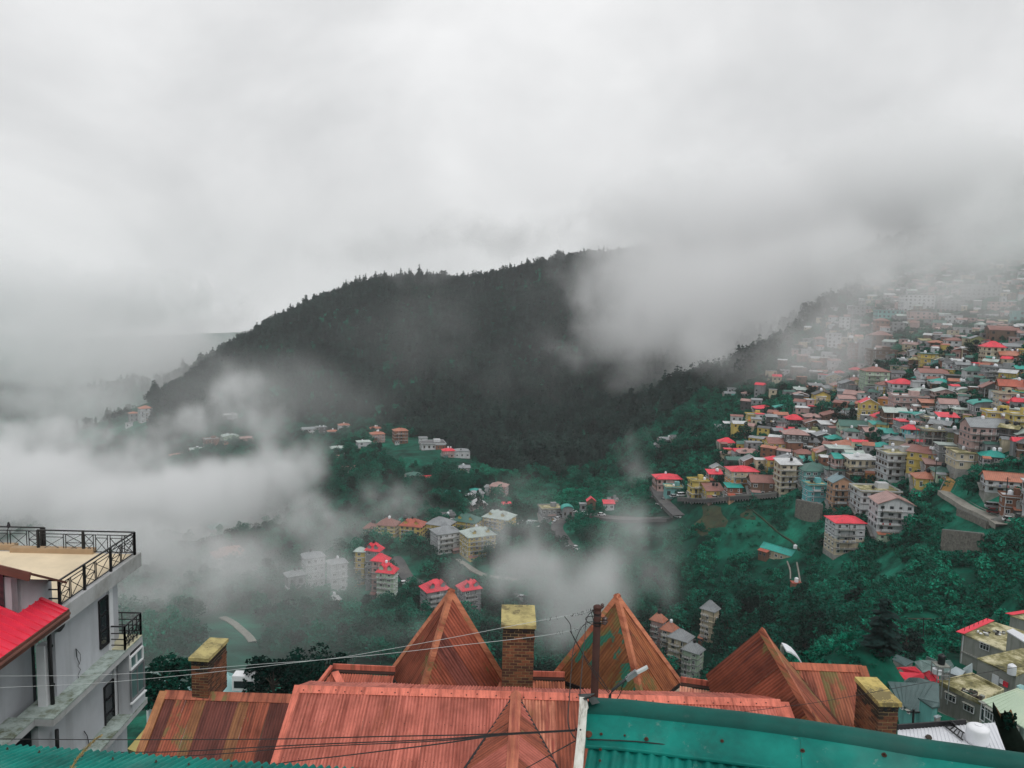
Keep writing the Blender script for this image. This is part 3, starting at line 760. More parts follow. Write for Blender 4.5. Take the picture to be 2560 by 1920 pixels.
# ------------------------------------------------------------ near teal roof, right
TEAL = (.0015,.200,.160)
def teal_mat(name, seed, edge=0.0):
    m, nt, b = new_mat(name)
    n = _noise(nt, 2.2, 6, .65, coord='World'); n2 = _noise(nt, .9, 4, .6, coord='World'); n3 = _noise(nt, 14, 5, .75, coord='World')
    c = _ramp(nt, n, [(.3, (.002,.105,.088)), (.5, (.0015,.165,.135)), (.72, (.004,.235,.19))])
    c = _mix(nt, c, (.16,.27,.25), _math(nt, 'MULTIPLY', _ramp(nt, n2, [(.56,(0,0,0)),(.72,(1,1,1))]), .28))
    c = _mix(nt, c, (.30,.33,.31), _math(nt, 'MULTIPLY', _ramp(nt, n3, [(.62,(0,0,0)),(.72,(1,1,1))]), .35))
    c = _mix(nt, c, (.012,.045,.038), _math(nt, 'MULTIPLY', _ramp(nt, _noise(nt, 1.3, 7, .72, coord='World'), [(.50,(0,0,0)),(.64,(1,1,1))]), .5))
    if edge: c = _mix(nt, c, (.006,.034,.030), edge)
    nt.links.new(c, b.inputs['Base Color']); b.inputs['Roughness'].default_value = .6; b.inputs['Specular IOR Level'].default_value = .22
    _bump(nt, b, n3, .3, .004); return m
tm, tme = teal_mat('teal_iron', 1), teal_mat('teal_iron_worn_edge', 2, .62)
NR = empty('teal_roof', tuple(atY(1500,1780,5.0)), 0, 'near teal painted iron roof with wide ridge flashing and rusty bolts, at the lower right', 'roof')
def npart(mb, name, mat, root, parent=None, smooth=False):
    o = mb.build(name, mat, parent or root, smooth)
    if parent is None: o.matrix_parent_inverse = Matrix.Translation(-root.location)
    return o
zR = atY(1462,1757,5.1).z
edge_px = [(1470,1757),(1560,1762),(1700,1777),(1850,1793),(2000,1813),(2150,1836),(2300,1862),(2430,1880),(2560,1899),(2720,1922)]
Ys = np.interp([p[0] for p in edge_px], [1470,2560], [5.1,4.35])
E = [atY(p[0], p[1], y) for p, y in zip(edge_px, Ys)]
u_ = (E[-1]-E[0]); u_.z = 0; u_.normalize(); w_ = Vector((u_.y,-u_.x,0))
pr = R(24); vv = w_*math.cos(pr)+Vector((0,0,-1))*math.sin(pr); nn = u_.cross(vv); nn = nn if nn.z > 0 else -nn
# ridge roll and apron as one bent flashing in two lengths
def flash(i0, i1, name, mat, prof):
    mb = MB(); rows = []
    pts = []
    for i in range(i0, i1):
        for t in (0, .25, .5, .75): pts.append(E[i]*(1-t)+E[i+1]*t)
    pts.append(E[i1])
    for k, P in enumerate(pts):
        wob = .004*math.sin(k*1.7)+.003*math.sin(k*.6+1)
        n = len(mb.v); rows.append(n)
        for a, h in prof: mb.v.append(tuple(P + vv*(a+wob*(a > .2)) + nn*(h+wob*(a > .1))))
    for r in range(len(rows)-1):
        for j in range(len(prof)-1): mb.f.append((rows[r]+j, rows[r]+j+1, rows[r+1]+j+1, rows[r+1]+j))
    return npart(mb, name, mat, NR, smooth=True)
roll = [(-.10,-.07),(-.075,-.035),(-.04,-.006),(0,.004),(.03,-.004),(.052,-.022),(.062,-.035)]
apron = [(.062,-.034),(.10,-.030),(.2,-.030),(.298,-.034),(.302,-.026),(.312,-.028),(.316,-.045)]
flash(0, len(E)-1, 'ridge_roll', tme, roll)
flash(0, 4, 'ridge_apron', tm, apron); flash(4, len(E)-1, 'ridge_apron', tm, [(a, h+.003) for a, h in apron])
L_ = (E[-1]-E[0]).length
sheets = part  # (unused name guard)
def wavy(root, O, u, v, n, W, Lv, mat, pitch, amp, name, ph=0.0, steps=6, tilt=None, thick=True):
    cnt = int(W/pitch*steps); mb = MB()
    for i in range(cnt+1):
        x = W*i/cnt; z = amp*math.sin(2*math.pi*x/pitch+ph)
        d = Vector((0,0,0)) if tilt is None else tilt(x)
        for s in (0, .5, 1): mb.v.append(tuple(O+u*x+v*(Lv*s)+n*z+d))
    for i in range(cnt):
        for s in (0, 1): a = i*3+s; mb.f.append((a, a+3, a+4, a+1))
    return npart(mb, name, mat, root, smooth=True)
def sag(x0):
    xs = [ (e-E[0]).dot(u_) for e in E ]; zs = [ (e-E[0]).dot(nn) for e in E ]; vs_ = [(e-E[0]).dot(vv) for e in E]
    return lambda x: nn*float(np.interp(x+x0, xs, zs)) + vv*float(np.interp(x+x0, xs, vs_))
for k in range(int(L_/.66)+1):
    wavy(NR, E[0]+u_*(.05+k*.66)+vv*.22-nn*(.058+.004*(k%2)), u_, vv, nn, .68, 2.2, tm, .078, .0135, 'roof_sheet', tilt=sag(.05+k*.66))
rustm = flat('bolt_rust', (.06,.025,.015), .9, var=.5, scale=20)
bolt = MB(); bolt.lathe((0,0,0), [(.020,0),(.019,.003),(.009,.004),(.009,.016),(.004,.018)], 8); bolt = bolt.mesh('bolt', rustm)
for px, py, s in ((1503,1838,.8),(1507,1772,.6),(1501,1877,.8),(1500,1905,.7),(1562,1845,.6),(1616,1856,1.1),(1804,1868,.9),(2003,1899,1.15),(2204,1914,1.2),(1840,1798,.0)):
    if s == 0: continue
    P = atN(px, py, E[0]-nn*.026, nn); o = link('bolt', bolt, NR); o.matrix_parent_inverse = Matrix.Translation(-NR.location)
    P = P + nn*float(np.interp((P-E[0]).dot(u_), [ (e-E[0]).dot(u_) for e in E ], [ (e-E[0]).dot(nn) for e in E ]))
    o.location = P; o.rotation_euler = nn.to_track_quat('Z','Y').to_euler(); o.scale = (s*.68, s*.68, s*.8)
rst = flat('rust_patch', (.11,.04,.022), .9, var=.5, scale=30)
P = atN(1471,1836,E[0]-nn*.02,nn); q = MB().lathe((0,0,0), [(.026,0),(.026,.004),(.015,.006)], 9).build('rust_plate', rst, NR); q.matrix_parent_inverse = Matrix.Translation(-NR.location); q.location = P; q.rotation_euler = nn.to_track_quat('Z','Y').to_euler()
# bent corner of iron at the left end
mb = MB(); P0 = atY(1446,1744,5.2); P1_ = atY(1487,1741,5.15); P2_ = atY(1500,1757,5.05); P3_ = atY(1480,1762,5.0); P4_ = atY(1470,1747,5.02); P5_ = atY(1449,1751,5.1)
mb.poly([P0,P1_,P4_,P5_]); mb.poly([P1_,P2_,P3_,P4_]); mb.slab([P0+Vector((0,.03,.012)),P1_+Vector((0,.02,.012)),P4_+Vector((0,0,.012)),P5_+Vector((0,0,.012))], .004)
npart(mb, 'bent_flashing', flat('worn_dark_iron', (.03,.04,.038), .6, var=.6, scale=12), NR)
# weathered white board along the verge
woodm, nt, b = new_mat('weathered_white_board')
n = _noise(nt, 5, 6, .7, coord='World', mapscale=(6, 1.2, 1.2)); n2 = _noise(nt, 3.5, 4, .6, coord='World')
c = _ramp(nt, n, [(.34, (.22,.20,.16)), (.46, (.52,.52,.47)), (.7, (.66,.67,.63))]); c = _mix(nt, c, (.10,.09,.07), _math(nt, 'MULTIPLY', _ramp(nt, n2, [(.60,(0,0,0)),(.68,(1,1,1))]), .6))
nt.links.new(c, b.inputs['Base Color']); b.inputs['Roughness'].default_value = .85; _bump(nt, b, n, .5, .004)
bp = [(1449,1742,5.08),(1446,1800,4.92),(1440,1860,4.78),(1433,1925,4.6)]; bq = [(1467,1743,5.08),(1469,1762,5.0),(1464,1835,4.84),(1456,1925,4.6)]
mb = MB(); A_ = [atY(*p) for p in bp]; B_ = [atY(*p) for p in bq]
for i in range(3):
    mb.slab([A_[i], B_[i], B_[i+1], A_[i+1]], .03)
npart(mb, 'verge_board', woodm, NR)
nl_ = MB().lathe((0,0,0), [(.007,0),(.006,.003)], 6).mesh('nail', M['black_metal'])
for px, py in ((1441,1826),(1451,1826),(1440,1823)):
    o = link('nail', nl_, NR); o.matrix_parent_inverse = Matrix.Translation(-NR.location); o.location = atY(px, py, 4.83)+Vector((0,-.004,.006)); o.rotation_euler = nn.to_track_quat('Z','Y').to_euler()

# ------------------------------------------------------------ near teal corrugated roof, lower left
LR = empty('corrugated_roof', tuple(atY(300,1890,7.0)), 0, 'teal corrugated iron roof running along the bottom left edge', 'roof')
EL = atY(-140,1853,7.6); ER = atY(900,1926,6.9); ul = (ER-EL); WL = ul.length; ul.normalize()
wl_h = Vector((ul.y,-ul.x,0)).normalized(); vl2 = (wl_h*math.cos(R(13)) + Vector((0,0,1))*math.sin(R(13)) - ul*.10).normalized(); nl2 = ul.cross(vl2); nl2 = nl2 if nl2.z > 0 else -nl2
tl = teal_mat('teal_corrugated', 3)
x = 0; k = 0
while x < WL:
    w = min(.74, WL-x); wavy(LR, EL+ul*x+nl2*(.004*(k%2))-vl2*(.012*((k*7)%3)), ul, vl2, nl2, w+.03, 1.9, tl, .078, .017, 'roof_sheet', ph=2*math.pi*x/.078, steps=8); x += .74; k += 1
for px, py in ((18,1873),(98,1881),(205,1890),(282,1898),(390,1905),(472,1912),(578,1916),(655,1921)):
    P = atN(px, py, EL+nl2*.02, nl2); o = link('bolt', bolt, LR); o.matrix_parent_inverse = Matrix.Translation(-LR.location); o.location = P; o.rotation_euler = nl2.to_track_quat('Z','Y').to_euler(); o.scale = (.7,.7,1.1)
P = EL+ul*WL*.5; mb = MB(); mb.bar(EL-Vector((0,0,.08))+vl2*.15, ER-Vector((0,0,.08))+vl2*.15, .06, .10); npart(mb, 'purlin', M['trunk'], LR)

# ------------------------------------------------------------ dry seed head standing over the corrugated roof
gs = empty('grass_stalk', tuple(atY(175,1935,6.0)), 0, 'dry straw coloured grass seed head above the teal corrugated roof', 'grass stalk')
straw = flat('dry_straw', (.42,.31,.13), .9, var=.45, scale=30, coord='World'); strawd = flat('pale_straw', (.55,.50,.36), .9, var=.3, scale=30, coord='World')
rg = random.Random(8); sp = [atY(160,1960,6.0), atY(178,1922,6.0), atY(196,1893,6.0), atY(218,1868,6.0), atY(238,1849,6.0), atY(257,1836,6.0)]
npart(MB().tube(sp, [.010,.008,.006,.005,.004,.002], 6), 'stem', straw, gs)
mb = MB(); mb2 = MB()
for k in range(300):
    t = rg.random()**.8*4.6+.2; i = min(4, int(t)); f = t-i; P = sp[i]*(1-f)+sp[i+1]*f; d = (sp[i+1]-sp[i]).normalized()
    r_ = Vector((rg.gauss(0,1), rg.gauss(0,1), rg.gauss(0,1))).normalized(); q = (d*1.2+r_*.9).normalized(); L = rg.uniform(.022,.045)*(1.25-t/6); w = .0045
    a = q.cross(r_).normalized()*w
    (mb if k % 4 else mb2).poly([P, P+q*L*.5+a, P+q*L, P+q*L*.5-a])
npart(mb, 'seed_husks', straw, gs)['kind'] = 'stuff'; npart(mb2, 'pale_husks', strawd, gs)['kind'] = 'stuff'

# ------------------------------------------------------------ utility pole and street lamp
pm = flat('rusty_pole_paint', (.055,.018,.013), .75, var=.4, scale=4, coord='World', dirt=(.03,.018,.014))
YP = 8.6; pt = atY(1494,1521,YP); pb_ = atY(1495,1780,YP)
pole = empty('utility_pole', (pt.x, pt.y, pb_.z-1.0), 0, 'rusty brown utility pole with ceramic insulators rising behind the near teal roof', 'pole')
npart(MB().tube([(pt.x+.006, pt.y, pb_.z-1.0), (pt.x, pt.y, pt.z)], [.046,.042], 16), 'pole_shaft', pm, pole, smooth=True)
npart(MB().lathe(tuple(pt), [(.040,-.005),(.050,.0),(.050,.022),(.035,.034),(.01,.036)], 16), 'pole_cap', pm, pole, smooth=False)
im = flat('brown_ceramic', (.055,.022,.018), .25, var=.3, scale=10, spec=.7)
ins = MB().lathe((0,0,0), [(.012,-.05),(.020,-.045),(.034,-.02),(.036,-.008),(.020,.0),(.020,.008),(.032,.014),(.032,.026),(.014,.034),(.010,.042)], 14).mesh('insulator', im, True)
for px, py, dy, s in ((1506,1514,.02,.62),(1512,1551,-.05,1.0),(1484,1526,.04,.5)):
    o = link('insulator', ins, pole); o.matrix_parent_inverse = Matrix.Translation(-pole.location); o.location = atY(px, py, YP+dy); o.scale = (s, s, s)
    npart(MB().bar(atY(px, py, YP+dy)+Vector((0,0,-.045*s)), Vector((pt.x, pt.y, atY(px, py, YP+dy).z-.055)), .012), 'insulator_pin', M['black_metal'], pole)
for z_ in (-.06, -.16, -.19):
    npart(MB().lathe((pt.x, pt.y, pt.z+z_), [(.047,-.006),(.047,.006)], 14), 'clamp_band', M['black_metal'], pole)
lm = flat('lamp_grey_metal', (.30,.32,.33), .4, metal=.6, var=.2, scale=8); lmh = flat('lamp_pale_housing', (.55,.58,.58), .45, var=.15, scale=8)
YL = 8.2
lamp = empty('street_lamp', tuple(atY(1523,1800,YL)), 0, 'grey LED street lamp on a bent arm beside the rusty utility pole', 'street lamp')
armp = [atY(1524,1830,YL), atY(1524,1760,YL), atY(1525,1738,YL), atY(1531,1726,YL), atY(1545,1714,YL), atY(1575,1690,YL)]
npart(MB().tube(armp, .0165, 10), 'arm', flat('lamp_dark_metal', (.05,.055,.055), .5, metal=.5), lamp, smooth=True)
a_, b_ = atY(1566,1699,YL), atY(1592,1681,YL); c_ = atY(1619,1667,YL)
npart(MB().bar(a_, b_, .055, .04), 'driver_box', lm, lamp)
npart(MB().bar(b_, c_, .050, .022), 'lamp_head', lmh, lamp)
npart(MB().bar(b_+(c_-b_)*.12-Vector((0,0,.016)), b_+(c_-b_)*.92-Vector((0,0,.016)), .038, .008), 'led_panel', M['white_trim'], lamp)
for k in range(6):
    t = .15+.13*k; p = a_+(b_-a_)*t; npart(MB().bar(p+Vector((0,0,.02)), p+(b_-a_)*.05+Vector((0,0,.035)), .05, .015), 'cooling_fin', lm, lamp)

# ------------------------------------------------------------ cables
wire_l = flat('pale_wire', (.62,.64,.64), .5, var=.1); wire_d = flat('black_cable', (.012,.010,.010), .6, var=.2)
def cable(pts, r, mat, label, Y0, Y1, ties=0, group=None, n=10):
    P = []
    x0, x1 = pts[0][0], pts[-1][0]; tot = sum(math.hypot(pts[i+1][0]-pts[i][0], pts[i+1][1]-pts[i][1]) for i in range(len(pts)-1)); acc = 0
    for i, (x, y) in enumerate(pts):
        if i: acc += math.hypot(x-pts[i-1][0], y-pts[i-1][1])
        P.append(atY(x, y, Y0+(Y1-Y0)*acc/tot))
    # smooth through the sighted points
    Q = []
    for i in range(len(P)-1):
        p0, p1, p2, p3 = P[max(i-1,0)], P[i], P[i+1], P[min(i+2,len(P)-1)]
        for k in range(n):
            t = k/n; Q.append(.5*((2*p1)+(p2-p0)*t+(2*p0-5*p1+4*p2-p3)*t*t+(3*p1-p0-3*p2+p3)*t**3))
    Q.append(P[-1]); mb = MB().tube(Q, r, 5)
    o = mb.build('cable', mat); tag(o, label, 'cable', group)
    if ties:
        rg = random.Random(int(pts[0][1])); mb = MB()
        for k in range(ties):
            i = rg.randrange(len(Q)-1-len(Q)//4, len(Q)-1) if Y0 > Y1 else rg.randrange(0, len(Q)//4); p = Q[i]; d = Vector((rg.gauss(0,.4), rg.gauss(0,.4), rg.gauss(0,1))).normalized()*.022
            mb.bar(p-d, p+d+Vector((.012,0,0)), .003)
        mb.build('wire_ties', wire_d, o)['kind'] = 'stuff'
    return o
cable([(-40,1689),(0,1690),(220,1688),(440,1677),(640,1661),(816,1648),(960,1625),(1140,1592),(1320,1557),(1411,1541),(1450,1534),(1485,1522)], .0028, wire_l, 'upper pale overhead wire running from the utility pole top to the left edge', 13, YP, 26)
cable([(-40,1721),(0,1719),(220,1709),(440,1690),(640,1668),(797,1650),(960,1635),(1150,1613),(1336,1592),(1425,1577),(1465,1565),(1510,1552)], .0028, wire_l, 'lower pale overhead wire running from the second insulator to the left edge', 12.4, YP-.05, 26)
cable([(-40,1847),(250,1849),(640,1848),(960,1841),(1200,1836),(1436,1825)], .0052, wire_d, 'uppermost black cable across the salmon roof to the white board', 9.5, 4.9)
cable([(-40,1889),(300,1881),(440,1879),(760,1862),(1080,1849),(1250,1836),(1436,1826)], .0052, wire_d, 'second black cable from the top across the striped and salmon roofs', 9.3, 4.9)
cable([(-40,1905),(440,1891),(760,1868),(1080,1853),(1250,1838),(1436,1827)], .0045, wire_d, 'third black cable from the top across the striped and salmon roofs', 9.0, 4.9)
cable([(640,1925),(709,1907),(860,1889),(1080,1862),(1250,1838),(1436,1825)], .006, wire_d, 'thickest black cable, rising across the salmon roof from the corrugated edge', 8.4, 4.9)
cable([(1290,1935),(1340,1907),(1437,1853)], .0045, wire_d, 'short black cable rising over the gablet roof to the white board', 7.0, 4.85)
cable([(1468,1848),(1560,1852),(1616,1856),(1700,1866)], .004, wire_d, 'thin cable lying along the lower edge of the teal flashing', 4.86, 4.75, n=6)
cable([(1780,1790),(1804,1786),(1950,1768),(2060,1753),(2300,1709),(2560,1665),(2620,1655)], .0045, wire_d, 'thin black cable passing over the right chimney cap to the right edge', 12, 14)
cable([(1411,1541),(1425,1560),(1430,1585),(1450,1622),(1480,1668),(1502,1696),(1524,1730)], .0045, wire_d, 'black cable hanging in a slant from the upper wire to the street lamp', 8.4, 8.2)
cable([(1500,1556),(1470,1556),(1450,1575),(1434,1620),(1428,1680),(1424,1740),(1420,1800),(1427,1830),(1438,1846)], .0045, wire_d, 'black cable looping left of the pole down to the white board', 8.5, 4.9)
cable([(1486,1528),(1472,1536),(1464,1560),(1462,1600),(1456,1660),(1450,1735)], .0045, wire_d, 'black cable dropping straight beside the pole to the bent flashing', 8.5, 5.2)
cable([(1476,1524),(1482,1545),(1484,1562),(1466,1552),(1468,1542),(1495,1541),(1512,1548)], .0045, wire_d, 'tangled loop of black cable round the pole head', 8.5, 8.5)
cable([(1425,1577),(1445,1612),(1470,1660),(1500,1705),(1522,1732)], .005, wire_d, 'second slanting black cable from the lower wire to the street lamp', 8.5, 8.2)
cable([(1562,1699),(1556,1715),(1550,1735),(1540,1752)], .005, wire_d, 'short lead hanging under the street lamp driver box', 8.2, 8.2)

# ------------------------------------------------------------ burnt broken post at the right edge
bpst = empty('charred_post', tuple(atY(2558,1930,6.2)), 0, 'charred broken wooden post leaning before the white flat roof, splintered at its top', 'post')
char = flat('charred_wood', (.008,.013,.010), .95, var=.6, scale=9, coord='World', spec=.05); splm = flat('splintered_wood', (.16,.085,.035), .9, var=.6, scale=18, coord='World')
rg = random.Random(4)
npart(MB().tube([atY(2568,1945,6.2), atY(2545,1880,6.2), atY(2522,1830,6.2), atY(2508,1795,6.2)], [.10,.086,.074,.066], 11), 'post_shaft', char, bpst, smooth=True)
for k, (bx, by, tx, ty, w, mt) in enumerate(((2500,1812,2483,1756,.030,0),(2508,1810,2492,1772,.026,1),(2520,1806,2512,1776,.028,0),(2528,1806,2527,1774,.034,1),(2516,1812,2505,1784,.03,0),(2505,1800,2488,1765,.018,1),(2530,1812,2520,1780,.02,0))):
    a = atY(bx, by, 6.2+.02*((k%3)-1)); t = atY(tx, ty, 6.2+.015*((k%2)*2-1)); mid = a.lerp(t, .6)+Vector((rg.uniform(-.01,.01),0,0))
    npart(MB().tube([a, mid, t], [w, w*.7, .004], 5), 'splinter', splm if mt else char, bpst)
mb = MB()
for k in range(60):
    P = atY(rg.uniform(2512,2540), rg.uniform(1782,1822), 6.12+rg.uniform(-.03,.03)); d = Vector((rg.gauss(0,1),rg.gauss(0,1),rg.gauss(0,1))).normalized()*.02; e_ = d.cross(Vector((rg.gauss(0,1),rg.gauss(0,1),1))).normalized()*.012
    mb.poly([P-d, P+e_, P+d, P-e_])
npart(mb, 'moss_tuft', M['dark_leaf'], bpst)['kind'] = 'stuff'
# ------------------------------------------------------------ grey building with roof terrace, left
def za(x, y): return x/2.592, 1280+y/2.592
gw = streaky('grey_render', (.45,.47,.505), (.27,.28,.295), scale=.5)
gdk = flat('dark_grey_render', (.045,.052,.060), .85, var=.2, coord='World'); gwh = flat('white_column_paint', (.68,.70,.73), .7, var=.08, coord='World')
gsl = flat('slab_grey', (.42,.43,.44), .9, var=.12, coord='World', dirt=(.22,.22,.20))
m, nt, b = new_mat('green_stained_ledge'); n = _noise(nt, 2.2, 6, .7, coord='World'); c = _ramp(nt, n, [(.36, (.10,.115,.065)), (.46, (.24,.29,.26)), (.60, (.36,.43,.41))]); nt.links.new(c, b.inputs['Base Color']); b.inputs['Roughness'].default_value = .9; ledge_m = m
cream = flat('cream_terrace', (.78,.65,.46), .85, var=.06, coord='World', dirt=(.52,.44,.31), scale=.4); creamk = flat('ochre_kerb', (.40,.28,.17), .9, var=.15, coord='World')
zT = atY(150,1519,27.6).z                                  # terrace level
Pn = atZ(150,1519,zT); Pf = atZ(337,1387,zT)               # near and far post feet
ex = (Pf-Pn).normalized(); nx_ = Vector((ex.y,-ex.x,0)).normalized()   # along the edge, outward (+x)
LB = empty('terrace_building', tuple(Pn+Vector((-3,3,-9))), 0, 'grey rendered building with cream roof terrace, black railings and side balconies, at the left edge', 'building')
def lp(mb, name, mat, parent=None, smooth=False): return npart(mb, name, mat, LB, parent, smooth)
XW = .30                                                   # wall set back from the slab edge
def onW(x, y, off): return atN(x/2.592, 1280+y/2.592, Pn+nx_*off, nx_)   # zoom coordinates onto a vertical plane parallel to the edge
Len = (Pf-Pn).length
E0 = Pn - ex*1.2 + nx_*.12; E1 = Pf + ex*.35 + nx_*.12
back = -nx_*14
# terrace slab
lp(MB().slab([E0, E1, E1+back, E0+back], .62), 'roof_slab', gsl)
f = Vector((0,0,.012)); lp(MB().slab([E0+f-nx_*.3+ex*.3, E1+f-nx_*.3-ex*.3, E1+back+f-ex*.3, E0+back+f+ex*.3], .01), 'terrace_floor', cream)
k0 = E1-ex*.30-nx_*1.9+Vector((0,0,.10)); lp(MB().bar(k0, k0-nx_*3.6, .34, .26), 'kerb', creamk)
lp(MB().bar(k0-nx_*3.6+ex*.3+Vector((0,0,.02)), k0-nx_*12+ex*.3+Vector((0,0,.02)), .34, .26), 'kerb', creamk)
# main walls
zb = Pn.z-14
def wallq(x0, x1, off, z0, z1, mat, name='wall', th=.25):
    """wall strip along the facade between distances x0 and x1 from the near post"""
    mb = MB(); a = Pn+ex*x0+nx_*off; b_ = Pn+ex*x1+nx_*off
    mb.bar(Vector((a.x,a.y,(z0+z1)/2))-nx_*th/2, Vector((b_.x,b_.y,(z0+z1)/2))-nx_*th/2, th, z1-z0); return lp(mb, name, mat)
def along(x, y, off): P = onW(x, y, off); return (P-Pn).dot(ex), P.z
s_near, _ = along(330, 800, -.5); s_col0, _ = along(690, 480, -XW); s_col1, _ = along(712, 480, -XW); s_end, _ = along(745, 600, -XW)
zl, _z = along(735, 915, 0.05)[1], 0
z_ledge = along(790, 912, .35)[1]
wallq(s_near-.1, s_col0, -XW, z_ledge-.2, zT-.6, gw); 
wallq(s_col0, s_col1+.02, -XW+.10, z_ledge-.2, zT-.6, gwh, 'corner_column', .30)
wallq(s_col1, s_end+.5, -XW-.12, z_ledge-.2, zT-.6, gw)
# near recess with white column and drainpipe
sA, _ = along(180, 900, -XW-.9); sB, _ = along(280, 900, -XW); sC, _ = along(318, 900, -XW)
wallq(-14, sA+.2, -XW-.9, z_ledge-.4, zT-.6, gw); 
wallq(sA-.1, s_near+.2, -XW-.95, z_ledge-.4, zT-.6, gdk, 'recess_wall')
wallq(sB, sC, -XW+.03, z_ledge-.15, zT-1.2, gwh, 'corner_column', .30)
pp = [onW(412,705,-XW+.12), onW(405,740,-XW+.12), onW(385,765,-XW+.12), onW(340,765,-XW+.12), onW(318,785,-XW+.14), onW(330,1050,-XW+.14), onW(345,1295,-XW+.14)]
lp(MB().tube(pp, .075, 10), 'drainpipe', M['black_metal'], smooth=True)
for y in (870, 1120): P = onW(326+(y-870)*.05, y, -XW+.14); lp(MB().lathe(tuple(P), [(.095,-.03),(.095,.03)], 10), 'pipe_collar', M['black_metal'])
# ledges (stained floor slabs) at two levels
def ledge(z, s0, s1, o0, o1, th=.30, name='floor_ledge'):
    a = Pn+ex*s0; b_ = Pn+ex*s1; a.z = b_.z = z
    lp(MB().slab([a+nx_*o0, a+nx_*o1, b_+nx_*o1, b_+nx_*o0], .05), name, ledge_m)
    lp(MB().slab([a+nx_*o0-Vector((0,0,.05)), a+nx_*(o1-.015)-Vector((0,0,.05)), b_+nx_*(o1-.015)-Vector((0,0,.05)), b_+nx_*o0-Vector((0,0,.05))], th-.05), name, gsl)
s_far = along(925, 800, .42)[0]
s_mid, _ = along(385, 1400, .40)
ledge(z_ledge, s_mid-.35, s_far, -XW-.6, .42)
ledge(z_ledge-.02, -14, s_mid-.3, -XW-1.4, -.25)
# lower storey
z2 = along(720, 1600, .42)[1]
z2 = z_ledge-3.05
wallq(s_mid-.1, along(735,1300,-XW)[0], -XW, z2-.2, z_ledge-.3, gw)
wallq(along(735,1250,-XW)[0], along(760,1250,-XW)[0], -XW+.08, z2-.2, z_ledge-.3, gwh, 'corner_column', .3)
wallq(-14, s_mid-.2, -XW-1.0, zb, z_ledge-.3, gw); 
sD, _ = along(335,1450,-.35); sE, _ = along(362,1450,-.35)
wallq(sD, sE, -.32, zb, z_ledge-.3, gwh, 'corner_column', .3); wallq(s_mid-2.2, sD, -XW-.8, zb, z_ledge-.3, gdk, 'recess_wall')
lp(MB().tube([onW(368,1410,-.1), onW(374,1600,-.1)], .07, 8), 'drainpipe', M['black_metal'], smooth=True)
ledge(z2, along(690,1500,.1)[0]-1.5, s_far+.3, -XW-.3, .42, .28)
wallq(s_mid-.1, s_far-.1, -XW-.05, zb, z2-.25, gw)
# recess with door panels and glazed bay, lower storey
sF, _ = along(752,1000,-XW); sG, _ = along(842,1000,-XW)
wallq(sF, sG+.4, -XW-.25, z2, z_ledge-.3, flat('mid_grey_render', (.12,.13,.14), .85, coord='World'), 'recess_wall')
def winpx(x0, y0t, y0b, x1, y1t, y1b, off, nv=1, nh=1, name='window', frame=M['black_metal'], fw=.05, glass=M['pane']):
    a, b_, c, d = onW(x0,y0t,off), onW(x1,y1t,off), onW(x1,y1b,off), onW(x0,y0b,off)
    s0 = (a-Pn).dot(ex); s1 = (b_-Pn).dot(ex); zt_ = (a.z+b_.z)/2; zb_ = (c.z+d.z)/2
    O = lambda s, z: Vector((Pn.x+ex.x*s, Pn.y+ex.y*s, z)) + nx_*off
    w = lp(MB().bar(O(s0,zt_), O(s1,zt_), .08, fw).bar(O(s0,zb_), O(s1,zb_), .08, fw).bar(O(s0,zt_), O(s0,zb_), .08, fw).bar(O(s1,zt_), O(s1,zb_), .08, fw), name, frame)
    w.name = name
    mb = MB(); mb.poly([O(s0,zb_)-nx_*.02, O(s1,zb_)-nx_*.02, O(s1,zt_)-nx_*.02, O(s0,zt_)-nx_*.02]); q = mb.build('pane', glass, w)
    for i in range(1, nv): s = s0+(s1-s0)*i/nv; MB().bar(O(s,zt_), O(s,zb_), .06, .04).build('mullion', frame, w)
    for i in range(1, nh): z = zb_+(zt_-zb_)*i/nh; MB().bar(O(s0,z), O(s1,z), .06, .04).build('transom', frame, w)
    return w
winpx(640, 575, 890, 695, 545, 862, -XW+.03, 1, 3)
winpx(675, 1135, 1420, 735, 1085, 1392, -XW+.03, 1, 3)
winpx(765, 1035, 1135, 825, 1040, 1135, -XW-.21, 1, 1, 'shutter', flat('grey_frame', (.16,.17,.18), .7), .06, flat('grey_panel', (.10,.11,.12), .7))
winpx(770, 1150, 1238, 828, 1150, 1240, -XW-.21, 1, 1, 'shutter', flat('grey_frame', (.16,.17,.18), .7), .06, flat('grey_panel', (.10,.11,.12), .7))
glz = flat('pale_green_glass', (.10,.17,.17), .1, var=.3, scale=.5, spec=.8)
winpx(842, 945, 1025, 922, 870, 955, .40, 2, 1, 'window', M['white_trim'], .06, glz)
winpx(845, 1035, 1225, 930, 965, 1150, .40, 2, 1, 'window', flat('grey_frame', (.16,.17,.18), .7), .06, glz)
sH, _ = along(855,1300,.38); sI, _ = along(940,1300,.38)
zz0 = onW(850,1240,.38).z
mb = MB(); a = Pn+ex*sH+nx_*.36; b_ = Pn+ex*sI+nx_*.36; mb.bar(Vector((a.x,a.y,(zz0+z2)/2)), Vector((b_.x,b_.y,(zz0+z2)/2)), .1, zz0-z2); lp(mb, 'bay_wall', gw)
for s_ in (sH, sI):
    a = Pn+ex*s_; lp(MB().bar(Vector((a.x,a.y,z2))+nx_*.1, Vector((a.x,a.y,z_ledge-.3))+nx_*.1, .08, .5, up=tuple(nx_)), 'bay_pier', gw)
lp(MB().bar(onW(850,1245,.46), onW(945,1155,.46), .10, .06), 'bay_sill', M['white_trim'])
